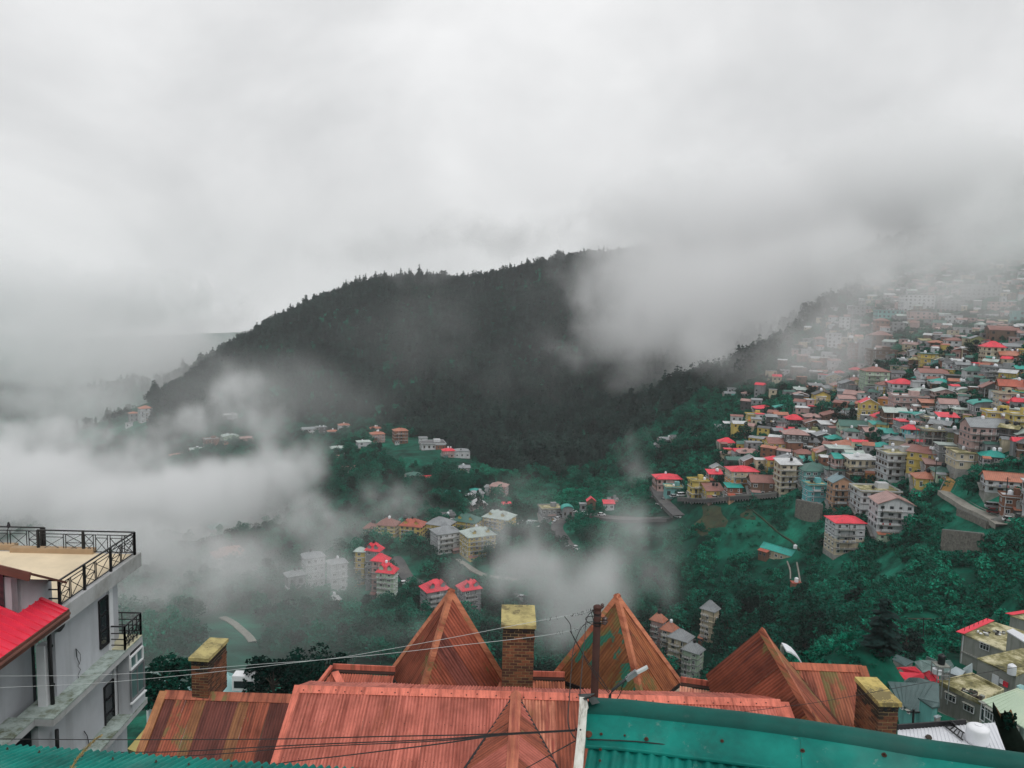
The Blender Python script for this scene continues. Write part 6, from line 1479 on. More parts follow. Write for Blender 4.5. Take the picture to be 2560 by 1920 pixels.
# front of the hillside town
for a in [
 (2,465,660,1280,1462,3,'yellow','mossy','flat',22,.4,dict(opts='bal')), (2,608,820,1372,1465,2,'yellow','brown','shed',22,2.6,{}), (2,828,1003,1338,1455,2,'brick','teal','shed',18,1.2,{}),
 (2,1055,1320,1290,1425,2,'brown','brown','gable_side',14,2.6,{}), (2,832,1155,1180,1352,3,'cream','red','hip',20,1.6,dict(opts='bal',wall2='orange')), (2,1310,1570,1112,1402,5,'cream','white','shed',24,1.6,dict(opts='bal')),
 (2,1528,1890,1178,1345,3,'teal','green','hip',24,2.8,dict(opts='bal')), (2,1598,1822,1318,1545,4,'turquoise','mossy','flat',24,.4,{}), (2,1838,2080,1295,1560,4,'peach','blue','gable',22,2.6,dict(opts='bal')),
 (3,215,600,1098,1295,4,'white','mossy','flat',24,.4,dict(ratio=.7)), (3,365,705,1198,1480,5,'white','pink','gable',20,2.6,dict(opts='bal',ratio=.8)), (3,0,310,1352,1615,5,'white','red','hip',26,1.6,dict(opts='bal',wall2='cream')),
 (2,115,405,1255,1372,2,'pink','red','hip',16,1.8,{}), (2,230,425,1345,1445,1,'teal','mossy','flat',10,.3,{}), (2,650,812,1205,1290,2,'brown','red','shed',18,1.4,{}), (2,690,830,1150,1200,1,'cream','grey','gable',16,1.8,{}),
 (2,990,1180,1080,1165,1,'brick','grey','gable',14,2.2,{}), (2,940,1190,1000,1060,2,'grey','pink','hip',16,1.8,dict(opts='dorm')), (2,765,935,895,970,1,'cream','red','hip',14,2.2,{}), (2,822,900,960,1045,2,'yellow','red','flat',12,.3,{}),
 (2,1220,1485,905,1050,3,'yellow','brown','gable_side',16,2.2,dict(wall2='charcoal')), (2,1350,1575,785,860,2,'brown','red','shed',14,1.4,{}), (2,1232,1385,1065,1200,2,'yellow','red','hip',18,1.4,{}),
 (2,1520,1700,1005,1075,2,'cream','brown','hip',16,2.0,{}), (2,1580,1770,1080,1130,1,'teal','teal','shed',20,1.6,{}), (2,1695,1950,1000,1110,2,'olive','pink','gable',18,2.2,{}), (2,1885,2200,935,990,2,'white','orange','hip',20,2.4,dict(opts='wing')),
 (3,140,415,825,1010,3,'cream','white','shed',24,.8,dict(opts='bal',wall2='brown')), (3,430,800,790,1015,4,'white','mossy','flat',26,.4,dict(opts='bal',ratio=.7)), (3,600,830,760,830,1,'white','pink','gable',22,2.4,{}),
 (3,820,1005,865,945,1,'brown','pink','shed',14,1.4,{}), (3,720,990,985,1085,1,'yellow','orange','hip',16,1.8,{}), (3,1020,1385,775,905,2,'cream','mossy','flat',22,.4,{}),
 (3,760,1015,590,835,4,'grey','mossy','flat',22,.3,dict(opts='frame')), (3,638,762,575,745,4,'turquoise','red','hip',24,2.0,{}), (3,800,1010,490,600,2,'grey','mossy','flat',20,.3,dict(opts='frame')),
 (3,1128,1495,560,800,4,'pink','grey','gable_side',24,2.6,dict(opts='dorm bal',ratio=.7)), (3,1318,1535,445,560,2,'yellow','white','flat',20,.4,{}), (3,1500,1720,460,665,4,'yellow','yellow_','flat',24,.4,dict(opts='bal')),
 (3,1005,1125,600,700,2,'olive','charcoal','shed',18,1.2,{}), (3,1318,1720,1010,1110,2,'white','orange','gable_side',16,2.2,dict(ratio=.45,opts='bal')), (3,1455,1640,1140,1300,2,'brick','white','flat',14,.3,{}), (3,1630,1760,1010,1290,3,'white','white','flat',14,.3,{}),
 # middle rows
 (2,1040,1212,626,728,2,'yellow','grey','flat',14,.3,{}), (2,1105,1325,560,600,1,'grey','red','hip',16,1.6,{}), (2,1308,1475,550,600,1,'grey','teal','hip',14,1.4,{}), (2,1440,1600,668,760,2,'charcoal','red','hip',16,2.4,{}),
 (2,1230,1345,640,790,3,'charcoal','grey','shed',12,1.0,{}), (2,1340,1445,700,800,3,'grey','charcoal','flat',12,.3,{}), (2,1605,1810,700,770,2,'brown','brown','gable',14,1.8,{}), (2,1770,2020,640,700,2,'brown','pink','hip',16,1.8,{}),
 (2,1750,1955,715,790,1,'grey','cream_','shed',18,1.2,{}), (2,1580,1790,800,880,2,'olive','mossy','flat',14,.3,{}), (2,1700,1900,830,930,2,'charcoal','grey','gable',20,1.6,{}), (2,1820,2010,860,930,1,'brown','teal','hip',20,1.6,{}),
 (2,1560,1760,890,990,2,'brown','charcoal','shed',16,1.2,{}), (2,1200,1290,860,930,1,'brick','brown','shed',10,1.0,{}),
 (1,488,850,1500,1590,2,'mint','green','gable_side',14,2.4,dict(ratio=.5,opts='bal')), (1,165,345,1410,1500,2,'grey','pink','hip',14,1.6,{}), (1,330,560,1400,1480,2,'brown','brown','gable',14,2.0,{}), (1,0,170,1430,1520,2,'charcoal','red','hip',14,2.2,{}),
 (1,675,848,1285,1470,3,'yellow','red','gable',14,2.4,{}), (1,860,972,1245,1370,2,'orange','brown','hip',0,1.4,dict(opts='round')), (1,798,985,1415,1520,2,'cream','red','hip',18,2.6,{}), (1,962,1295,1225,1390,3,'pink','white','flat',18,.3,dict(opts='bal',ratio=.6)),
 (1,1310,1392,1338,1400,1,'white','grey','flat',10,.3,{}), (1,1400,1580,1290,1420,3,'white','pink','gable_side',18,2.0,dict(opts='bal')), (1,1548,1755,1345,1445,3,'mint','pale','flat',18,.3,dict(opts='bal')), (1,1705,2010,1305,1390,1,'grey','teal','arch',16,1.6,{}),
 (1,1245,1420,1280,1350,2,'brown','orange','shed',14,1.2,{}), (1,2035,2230,1285,1350,2,'pink','red','hip',16,2.2,{}), (1,1830,2110,1375,1520,3,'yellow','white','flat',18,.4,{}),
 (1,1195,1310,1395,1470,1,'teal','teal','gable',14,1.2,{}), (1,870,1065,1560,1640,1,'teal','teal','shed',14,1.6,{}), (1,900,1060,1620,1680,1,'grey','grey','gable',14,1.6,{}), (1,1850,2010,1390,1450,1,'grey','charcoal','shed',14,1.0,{}),
 (1,1150,1370,1175,1255,1,'pink','pale','hip',14,1.6,{}), (1,1350,1570,1180,1265,2,'pink','pale','gable',16,1.6,{}), (1,1585,1750,1172,1230,1,'mint','white','arch',14,1.4,{}), (1,1600,1760,1225,1290,1,'brown','pink','shed',14,1.2,{}),
 (1,1800,2000,1145,1240,2,'charcoal','brown','gable',14,2.6,{}), (1,1960,2240,1130,1240,2,'brick','rust','gable_side',14,2.6,dict(ratio=.6)), (1,945,1205,1105,1200,2,'white','red','hip',20,2.4,{}), (1,1335,1535,1088,1160,1,'white','teal','hip',14,1.6,{}),
 (1,1212,1485,1005,1120,2,'white','brown','gable_side',16,2.0,dict(opts='bal')), (1,1475,1640,1030,1130,2,'charcoal','charcoal','flat',12,.3,{}), (1,1638,1825,985,1135,3,'white','green','hip',16,2.4,{}), (1,1828,2160,960,1085,3,'grey','grey','flat',14,.3,dict(opts='bal',ratio=.5)),
 (1,1890,2080,935,965,1,'grey','pink','arch',10,1.2,{}), (1,1538,1692,895,965,1,'teal','white','shed',14,1.0,{}), (1,1230,1425,830,960,3,'yellow','green','flat',14,.3,{}), (1,1145,1255,805,870,1,'white','grey','gable',14,1.4,{}), (1,1085,1200,875,915,1,'grey','white','shed',12,.8,{}),
 (1,690,948,990,1195,5,'mint','brown','hip',20,2.4,dict(opts='bal')), (1,572,712,1075,1160,2,'cream','brown','hip',14,2.0,{}), (1,370,525,1038,1105,2,'cream','grey','gable',14,1.8,{}), (1,600,712,975,1030,1,'charcoal','red','hip',12,1.6,{}), (1,450,565,1005,1040,1,'grey','red','hip',12,1.4,{}),
 (1,250,415,1208,1335,3,'yellow','charcoal','gable',16,2.2,dict(opts='bal')), (1,222,352,1120,1170,1,'grey','grey','shed',12,1.2,{}), (1,80,215,1205,1270,1,'brick','pink','gable',12,1.4,{}), (1,85,230,1160,1210,1,'grey','pale','shed',12,1.4,{}), (1,340,560,1290,1350,2,'charcoal','charcoal','flat',12,.3,{}),
 # upper town, in the mist
 (1,1800,2010,765,940,4,'cream','red','hip',24,3.0,{}), (1,2005,2180,760,830,2,'white','grey','gable_side',14,1.6,{}), (1,2160,2330,800,880,2,'yellow','grey','flat',14,.3,{}), (1,1960,2230,845,930,1,'brown','orange','gable_side',14,2.2,{}), (1,1690,1845,690,790,2,'olive','grey','gable',16,1.8,{}),
 (1,1470,1660,705,785,2,'white','brown','hip',14,1.6,{}), (1,1320,1480,725,790,2,'brown','orange','hip',12,1.4,{}), (1,1255,1350,770,830,2,'grey','charcoal','flat',12,.3,{}), (1,1500,1690,800,880,1,'brown','brown','gable',14,1.8,{}), (1,1860,2140,610,710,2,'brown','brown','gable_side',14,2.4,{}),
 (1,1560,1730,590,650,1,'white','grey','flat',10,.3,{}), (1,1375,1530,655,720,3,'grey','white','flat',14,.3,{}), (1,582,765,742,890,4,'brick','charcoal','flat',14,.3,{}), (1,670,790,705,890,4,'grey','grey','flat',14,.3,{}), (1,780,980,655,790,2,'brown','brown','hip',14,2.6,{}),
 (1,758,1015,800,935,4,'brown','charcoal','flat',14,.3,{}), (1,825,1085,425,540,3,'teal','grey','flat',14,.3,{}), (1,505,600,490,615,4,'white','grey','flat',14,.3,{}), (1,590,810,390,490,3,'grey','grey','flat',14,.3,{}), (1,375,515,640,795,5,'white','grey','flat',14,.3,{}),
 (1,270,380,690,800,3,'grey','brown','hip',12,1.6,{}), (1,155,265,795,880,3,'white','grey','flat',12,.3,{}), (1,1060,1365,285,440,5,'white','grey','flat',14,.3,{}), (1,1640,1970,190,330,4,'grey','grey','flat',14,.3,{}), (1,1485,1630,470,580,3,'white','grey','flat',12,.3,{}),
 (1,2080,2260,430,570,3,'teal','grey','flat',12,.3,{}), (1,1130,1350,440,540,3,'pink','grey','flat',12,.3,{}), (1,1420,1640,330,440,4,'grey','grey','flat',12,.3,{}), (1,1880,2080,350,450,3,'pink','brown','flat',12,.3,{}), (1,820,960,520,640,3,'brick','brown','hip',12,1.6,{}), (1,980,1100,540,640,3,'grey','grey','flat',12,.3,{}),
 # huts on the spur
 (2,180,330,868,905,1,'grey','grey','gable_side',10,1.4,{}), (2,300,440,848,885,1,'charcoal','charcoal','gable_side',10,1.4,{}), (2,420,530,835,870,1,'grey','grey','gable_side',10,1.4,{}), (2,525,580,850,880,1,'cream','white','gable',10,1.2,{}), (2,105,200,925,970,1,'white','grey','gable',10,1.2,{}),
 (2,740,895,745,800,2,'charcoal','grey','shed',10,1.0,{}), (2,820,900,705,745,1,'grey','white','shed',10,1.0,{}), (2,825,950,410,440,1,'grey','grey','gable_side',10,1.2,{}), (2,1000,1085,410,440,1,'white','pink','hip',10,1.0,{}), (2,860,950,360,390,1,'white','grey','flat',10,.3,{}),
]:
    z, x0, x1, yt, yb, fl, wl2, rf, rt, yaw, rh, kw = a
    rf = {'yellow_':'white','cream_':'white'}.get(rf, rf)
    TH(z, x0, x1, yt, yb, fl, wl2, rf, rt, yaw, rh, **kw)
# valley housing blocks and scattered houses
for a in [
 (4,1000,1260,455,560,4,'yellow','pale','hip',-24,3.2,dict(opts='bal dorm')), (4,775,1002,480,560,3,'yellow','green','hip',-24,3.0,dict(opts='dorm')), (4,566,792,505,625,4,'yellow','grey','hip',-24,3.0,dict(opts='bal')), (4,598,832,568,722,4,'white','grey','hip',24,2.4,dict(opts='bal')),
 (4,822,1100,590,765,5,'yellow','pale','hip',24,3.0,dict(opts='bal dorm')), (4,365,572,512,640,4,'yellow','rust','hip',-20,2.8,dict(opts='bal dorm')), (4,188,368,505,620,4,'yellow','brown','hip',-20,2.8,{}), (4,90,215,530,620,4,'yellow','brown','hip',-20,2.6,{}), (4,350,450,470,520,2,'mint','teal','hip',-16,1.8,{}),
 (4,190,350,868,1105,6,'mint','red','hip',-20,3.4,dict(opts='bal dorm')), (4,105,240,700,1000,7,'grey','red','hip',-24,3.0,dict(opts='dorm')), (4,20,110,705,960,6,'yellow','pale','hip',-18,1.6,{}), (4,150,290,780,1060,6,'pink','red','hip',-22,2.6,{}),
 (4,520,742,1010,1240,6,'grey','red','hip',24,3.2,dict(opts='bal dorm')), (4,800,985,1000,1235,6,'grey','red','hip',24,3.0,dict(opts='bal dorm')),
 (4,518,608,148,208,3,'yellow','red','gable_side',14,1.8,{}), (4,1055,1200,205,298,4,'pink','pink','hip',-16,2.0,dict(opts='bal')), (4,1020,1110,215,275,3,'white','grey','flat',-14,.3,{}), (4,710,828,255,312,2,'white','teal','gable',-14,1.6,{}), (4,868,960,285,322,1,'cream','white','shed',14,1.0,{}),
 (4,930,1010,262,320,2,'white','grey','flat',14,.3,{}), (4,905,1035,345,405,2,'pink','white','gable',16,2.0,{}), (4,905,988,240,262,1,'white','teal','hip',10,1.2,{}), (4,1150,1225,350,410,2,'grey','red','shed',16,1.4,{}), (4,1428,1605,380,475,2,'grey','mossy','flat',14,.3,{}),
 (4,1605,1698,385,445,1,'grey','teal','arch',10,2.2,{}), (4,1798,1868,318,390,2,'brown','red','gable',8,2.0,{}), (4,1925,2012,335,385,1,'white','red','shed',10,1.2,{}), (4,1745,1800,340,390,1,'grey','grey','flat',10,.3,{}), (4,1965,2040,310,350,1,'grey','grey','flat',8,.3,{}), (4,690,790,430,480,2,'grey','charcoal','flat',10,.3,{}), (4,415,520,120,170,2,'grey','green','hip',10,1.2,{}), (4,805,905,60,98,1,'grey','grey','gable_side',10,1.2,{}),
 (5,103,178,158,235,5,'white','orange','hip',16,2.6,{}), (5,48,100,185,232,2,'grey','orange','hip',12,1.6,{}), (5,462,548,330,378,2,'brick','grey','flat',16,.3,{}), (5,275,400,422,450,1,'white','orange','hip',14,2.0,{}), (5,380,470,385,410,1,'grey','pale','gable_side',12,1.2,{}), (5,560,655,312,350,2,'mint','pale','gable',14,1.4,{}),
 (5,660,738,322,360,2,'pink','pink','hip',12,1.4,{}), (5,570,650,195,225,2,'grey','white','flat',12,.3,{}), (5,410,460,210,240,1,'grey','grey','flat',10,.3,{}), (5,1000,1085,272,305,2,'white','grey','gable_side',12,1.4,{}), (5,1082,1142,262,300,2,'charcoal','grey','flat',10,.3,{}), (5,1145,1205,285,315,2,'grey','orange','hip',12,1.4,{}),
 (5,1205,1270,250,290,3,'white','orange','hip',12,1.4,{}), (5,1380,1465,300,345,3,'pink','orange','hip',14,1.8,{}), (5,1380,1445,268,292,1,'grey','orange','hip',10,1.4,{}), (5,1305,1388,345,398,3,'white','pale','flat',14,.3,{}), (5,1505,1592,282,352,4,'brick','orange','hip',14,2.0,dict(opts='bal')), (5,1655,1800,355,385,1,'white','charcoal','flat',8,.3,{}),
 (5,1778,1850,392,430,2,'pink','red','hip',12,1.6,{}), (5,1840,1935,400,432,1,'white','grey','arch',8,1.2,{}), (5,1225,1302,492,530,2,'white','pink','gable_side',12,1.4,{}), (5,1160,1248,378,410,1,'teal','pale','hip',12,1.4,{}), (5,1190,1275,428,458,2,'grey','pink','gable_side',12,1.2,{}), (5,1868,1935,485,510,1,'grey','grey','gable',10,1.2,{}), (5,1580,1665,528,572,1,'grey','green','hip',12,1.6,{}),
 (5,490,605,820,880,2,'white','teal','hip',14,2.2,{}), (5,540,680,955,1010,2,'cream','orange','hip',14,2.2,{}), (5,1010,1100,975,1035,3,'grey','grey','hip',14,1.6,{}), (5,1650,1700,320,350,1,'white','grey','flat',8,.3,{}), (5,30,70,240,262,1,'white','grey','flat',8,.3,{}),
 (6,862,1010,300,580,6,'cream','grey','hip',-24,3.0,dict(opts='bal')), (6,430,560,395,620,5,'pink','orange','hip',-24,2.8,dict(opts='bal')), (6,520,670,480,700,5,'cream','orange','hip',-24,2.8,dict(opts='bal')), (6,580,790,555,820,5,'cream','grey','hip',-24,2.8,dict(opts='bal')), (6,700,880,660,930,5,'mint','grey','hip',-24,2.8,dict(opts='bal')),
 (0,712,762,1440,1498,2,'grey','grey','hip',16,1.6,{}), (0,818,868,1410,1480,4,'white','grey','hip',16,1.6,{}), (0,755,812,1395,1470,4,'white','grey','hip',16,1.6,{}), (0,818,850,1500,1532,2,'cream','white','hip',16,1.4,{}), (0,530,600,1390,1432,2,'pink','orange','hip',14,1.8,{}),
]:
    z, x0, x1, yt, yb, fl, wl2, rf, rt, yaw, rh, kw = a
    TH(z, x0, x1, yt, yb, fl, wl2, rf, rt, yaw, rh, **kw)
# the lone bungalow on the spur
bung = TH(0, 1903, 1988, 1384, 1404, 1, 'cream', 'teal', 'gable_side', -30, 1.7, ratio=.34, label='lone cream bungalow with bright teal roof on the bare green spur')
# further houses filling the misty upper town
_fr = random.Random(77); _used = [(h['px'], h['py']) for h in HOUSES]
FILL = [(2090,930),(2180,760),(2330,640),(2600,560),(2600,1180),(2380,1180),(2260,1240),(2080,1230),(1900,1150),(1960,1060)]
n_ = 0
for _ in range(4000):
    x, y = _fr.uniform(1900,2590), _fr.uniform(640,1200)
    if not bool(in_poly([x],[y],FILL)[0]): continue
    s_ = np.interp(y, [640,800,1200], [13,19,42])
    if min(math.hypot(x-a, (y-b)*1.5) for a, b in _used) < s_*(1.0 if y < 850 else .74): continue
    wl2 = _fr.choice(['white','grey','cream','cream','pink','white','charcoal','yellow','lilac','teal','brown']) if y > 850 else _fr.choice(['grey','white','pink','brown','lilac'])
    rf = _fr.choice(['grey','brown','grey','pale','charcoal','green','white','mossy','pale','teal','pink','red' if y > 900 else 'grey']); rt = _fr.choice(['hip','gable','flat','gable_side','shed'])
    fl = _fr.choice([1,2,2,3]); w_ = s_*_fr.uniform(1.1,1.9); fl = min(fl, 2) if s_ < 30 else fl; h_ = s_*.46*fl
    TH(0, x-w_/2, x+w_/2, y-h_*.6, y+h_*.4, fl, wl2, rf, rt, _fr.choice([-14,12,18,24]), s_*.05 if rt == 'flat' else None, opts=_fr.choice(['','','bal'])); _used.append((x, y)); n_ += 1
    if n_ >= 115: break
# the rest of the crowded town, too small and too many to count: one object
_mats = [wallmat(c) for c in ('white','grey','brown','cream','pink','charcoal','brick','yellow')] + [roofmat(c) for c in ('grey','brown','pink','green','charcoal','white','orange','red')] + [M['pane']]
_f, _v, _mi_ = [], [], []
def _addm(mb, k):
    n = len(_v); _v.extend(mb.v); _f.extend([tuple(i+n for i in f_) for f_ in mb.f]); _mi_.extend([k]*len(mb.f))
cnt_ = 0
FILL2 = [(1800,1130),(1860,1030),(1940,930),(2060,780),(2180,690),(2330,620),(2600,560),(2600,1140),(2400,1130),(2300,1180),(2080,1210),(1900,1190),(1800,1190)]
for _ in range(9000):
    x, y = _fr.uniform(1640,2590), _fr.uniform(600,1230)
    if not bool(in_poly([x],[y],FILL2)[0]): continue
    s_ = np.interp(y, [640,800,1200], [11,16,34])
    if min(math.hypot(x-a, (y-b)*1.4) for a, b in _used) < s_*.62: continue
    g_ = ground(x, y)
    if g_ is None: continue
    _used.append((x, y)); cnt_ += 1; sc_2 = g_.y/FPX; w_, d_ = s_*_fr.uniform(.7,1.3)*sc_2, s_*_fr.uniform(.6,.9)*sc_2; h_ = s_*_fr.uniform(.55,1.15)*sc_2; rz_ = -math.atan2(g_.x, g_.y)+_fr.choice([-.3,.3,.45,.1])
    Mx = Matrix.Translation(g_) @ Matrix.Rotation(rz_, 4, 'Z'); k_ = _fr.choice([0,0,1,1,2,3,3,4,5,6,7]) if y > 850 else _fr.choice([0,1,1,3,4]); r_ = 8+(_fr.choice([0,0,1,2,3,3,4,5,5,6,7]) if y > 850 else _fr.choice([0,1,2,4,5]))
    _addm(MB().box((0,0,h_/2-2.5), (w_,d_,h_+5), 0, Mx), k_)
    a_, b_, hr_ = w_/2+.35, d_/2+.35, _fr.choice([.15, .8, 1.3]); mb = MB(); pts = [Mx @ Vector(p) for p in ((-a_,-b_,h_),(a_,-b_,h_),(a_,b_,h_),(-a_,b_,h_),(-a_,0,h_+hr_),(a_,0,h_+hr_))]; mb.v = [tuple(p) for p in pts]; mb.f = [(0,1,5,4),(2,3,4,5),(0,4,3),(1,2,5),(0,3,2,1)]; _addm(mb, r_)
    nf_ = max(1, round(h_/2.6))
    for kz in range(nf_):
        for kx in range(max(1, int(w_/2.4))):
            if _fr.random() < .25: continue
            _addm(MB().box(((kx+.5)/max(1,int(w_/2.4))*w_-w_/2, -d_/2-.03, h_*(kz+.5)/nf_), (1.0,.1,h_/nf_*.42), 0, Mx), 16)
    TERR_OBST.append((g_.x, g_.y, w_*.45))
    if cnt_ >= 420: break
me_ = bpy.data.meshes.new('small_houses'); me_.from_pydata(_v, [], _f)
for m_ in _mats: me_.materials.append(m_)
me_.polygons.foreach_set('material_index', _mi_); tag(link('small_houses', me_), 'crowd of small houses and sheds packed between the larger houses of the hill town', kind='stuff')
# ------------------------------------------------------------ labels that single each house out
import itertools
for h in HOUSES: h['short'] = '%s %s-storey house' % (h['wall'], NUM[h['fl']])
def rel(a, b):
    dx, dy = a['px']-b['px'], a['py']-b['py']
    if abs(dx) > abs(dy)*1.2: return 'left of' if dx < 0 else 'right of'
    return 'above' if dy < 0 else 'below'
_seen = set()
def where(h):
    x, y = h['px'], h['py']
    if x > 1640 and y < 790: return 'in the misty upper town'
    if x > 2300: return 'at the right of the hill town'
    if x > 1640 and y > 1480: return 'in the ravine behind the turrets'
    if x > 1580: return 'in the hillside town'
    if y > 1270: return 'in the valley'
    if y < 1130 and x < 1300: return 'below the wooded hill'
    return 'across the valley'
for h in HOUSES:
    o = h['o']; o['category'] = 'house'; o['group'] = 'houses ' + where(h); del o['_fl']
    if h['label']: o['label'] = h['label']; _seen.add(h['label']); continue
    base = '%s %s-storey house with %s %s roof' % (h['wall'], NUM[h['fl']], h['roof'], h['rt'])
    nb = sorted((k for k in HOUSES if k is not h), key=lambda k: math.hypot(k['px']-h['px'], k['py']-h['py']))[:7]
    got = None
    for k in nb:
        if k['wall'] == h['wall'] and k['roof'] == h['roof']: continue
        t = base + ', %s the %s %s-roofed one' % (rel(h, k), k['wall'], k['roof'])
        if t not in _seen: got = t; break
    if got is None: got = base + ', near the %s and %s houses' % (nb[0]['wall'], nb[1]['roof'])
    if got in _seen: got = base + ', between %s and %s neighbours' % (nb[2]['wall'], nb[3]['wall'])
    _seen.add(got); o['label'] = got
# water tanks on the roofs
_tr = random.Random(5); tk = {c: MB().lathe((0,0,0), [(.55,0),(.6,.2),(.56,.4),(.6,.6),(.56,.8),(.58,1.0),(.2,1.25)], 10).mesh('water_tank', M['tank_'+c], True) for c in ('black','white')}
for h in HOUSES:
    if h['small'] or _tr.random() < .35: continue
    n = _tr.choice([1,1,2]); c = _tr.choice(['black','white'])
    for k in range(n):
        lx = _tr.uniform(-.25,.25)*h['w']; ly = _tr.uniform(-.1,.25)*h['d']
        if h['rtk'] == 'flat': z = h['H']+.24
        elif h['rtk'] in ('hip','gable','gable_side'): lx *= .3; ly = (0 if h['rtk'] != 'gable' else ly) + .0; z = h['H']+h['hr']*.9
        else: z = h['H']+h['hr']*.62
        if h['rtk'] == 'gable': lx = 0
        if h['rtk'] == 'gable_side': lx = lx*3; ly = 0
        lx += k*1.35
        o = link('water_tank', tk[c]); o.location = Matrix.Rotation(h['rz'],3,'Z') @ Vector((lx,ly,0)) + h['ctr'] + Vector((0,0,z+h['o'].location.z))
        s = _tr.uniform(.85,1.25); o.scale = (s,s,s)
        lab_ = h['o']['label']; r0 = lab_.split(', ')[-1] if ', ' in lab_ else ''
        t = '%s water tank on the %s %s-roofed house%s' % (c, h['wall'], h['roof'], (', '+r0) if r0 else '')
        if t in _seen: t = '%s%s water tank on the %s %s-roofed %s-storey house%s' % ('' if k == 0 else 'right ', c, h['wall'], h['roof'], NUM[h['fl']], (', '+r0) if r0 else '')
        if k == 1 and t in _seen: t = 'second '+t
        if len(t.split()) > 16: t = t.replace('water tank', 'tank')
        _seen.add(t)
        tag(o, t, 'water tank', 'water tanks on the town roofs')
# ------------------------------------------------------------ roads, paths, walls, vehicles
def drape(name, px_path, width, mat, lift=.35, label=None, kind='structure', clear=2.0, step=3.0, edge=None):
    P = [ground(x, y) for x, y in px_path]; P = [p for p in P if p]
    Q = []
    for a, b_ in zip(P[:-1], P[1:]):
        n = max(1, int((b_-a).length/step)); Q += [a.lerp(b_, k/n) for k in range(n)]
    Q.append(P[-1])
    for _ in range(2): Q = [Q[0]]+[(Q[i-1]+Q[i]*2+Q[i+1])/4 for i in range(1, len(Q)-1)]+[Q[-1]]
    mb = MB(); rows = []
    for i, p in enumerate(Q):
        d = Q[min(i+1,len(Q)-1)]-Q[max(i-1,0)]; d.z = 0
        if d.length < 1e-6: continue
        d.normalize(); s = Vector((d.y,-d.x,0)); L_, R_ = p-s*width/2, p+s*width/2
        zt = max(hgt(p.x,p.y), min(max(hgt(L_.x,L_.y), hgt(R_.x,R_.y)), hgt(p.x,p.y)+width*.22))+lift
        rows.append(len(mb.v)); mb.v += [(L_.x,L_.y,zt-1.6),(L_.x,L_.y,zt),(R_.x,R_.y,zt),(R_.x,R_.y,zt-1.6)]
        if clear is not None: TERR_OBST.append((p.x, p.y, width*.5+clear*.3))
    for a, b_ in zip(rows[:-1], rows[1:]):
        for j in range(3): mb.f.append((a+j, a+j+1, b_+j+1, b_+j))
    o = mb.build(name, mat); tag(o, label, kind=kind)
    if edge:
        for side in (0, 1):
            pts = [Vector(mb.v[r+1+side])+Vector((0,0,.25)) for r in rows]; m2 = MB()
            for a, b_ in zip(pts[:-1], pts[1:]): m2.bar(a, b_, .22, .45)
            e_ = m2.build('kerb', M['pale_kerb'], o)
            if edge == 1: break
    return o, Q
M['pale_kerb'] = flat('pale_kerb', (.20,.20,.19), .9, var=.25, coord='World')
pathm = flat('pale_path', (.26,.25,.22), .95, var=.3, coord='World', scale=.5); orangem = flat('ochre_steps', (.42,.25,.09), .9, var=.25, coord='World', scale=1)
drape('road', [(985,1395),(997,1410),(1010,1433),(1023,1453),(1056,1461),(1127,1469),(1205,1474),(1248,1482),(1287,1495),(1325,1510)], 6, M['asphalt'], label='winding road past the red roofed towers')
drape('road', [(1475,1285),(1433,1288),(1414,1296),(1394,1309),(1388,1322),(1401,1342),(1417,1362),(1437,1381),(1453,1400)], 6, M['asphalt'], label='road bending down through the fog')
drape('road', [(1640,1225),(1648,1240),(1660,1257),(1678,1279),(1700,1298)], 7, M['asphalt'], label='road lined with parked cars at the town edge')
drape('road', [(1706,1253),(1740,1256),(1777,1255),(1815,1251),(1853,1247),(1895,1243),(1945,1239)], 6, M['asphalt'], label='road along the front of the hill town', edge=2)
drape('road', [(1475,1288),(1529,1298),(1600,1302),(1677,1303)], 5, M['asphalt'], label='level road below the town edge', edge=1)
drape('path', [(2361,1236),(2385,1252),(2410,1270),(2452,1291),(2488,1306),(2508,1322)], 4.5, pathm, label='earth lane down to the white car', edge=1)
drape('path', [(2379,1190),(2437,1184),(2482,1161),(2536,1139),(2575,1122)], 2.0, M['pale_kerb'], label='pale footpath climbing to the right edge')
drape('path', [(2228,1547),(2290,1552),(2372,1546)], .6, M['earth'], lift=.1, label='faint path across the green slope', clear=1)
drape('path', [(1968,1405),(1978,1430),(1976,1450)], .45, pathm, label='thin path below the bungalow', clear=1); drape('path', [(1992,1408),(1998,1440),(2003,1468)], .45, pathm, label='second thin path below the bungalow', clear=1)
drape('path', [(1862,1258),(1890,1285),(1930,1318),(1980,1350),(2000,1378)], .6, M['earth'], label='track across the meadow spur', clear=1)
drape('path', [(555,1545),(590,1565),(620,1590),(632,1608)], 2.4, pathm, label='pale track in the foggy wood', clear=16)
drape('path', [(1140,1400),(1180,1425),(1230,1445),(1290,1452)], 3, pathm, label='terrace track above the winding road', clear=1)
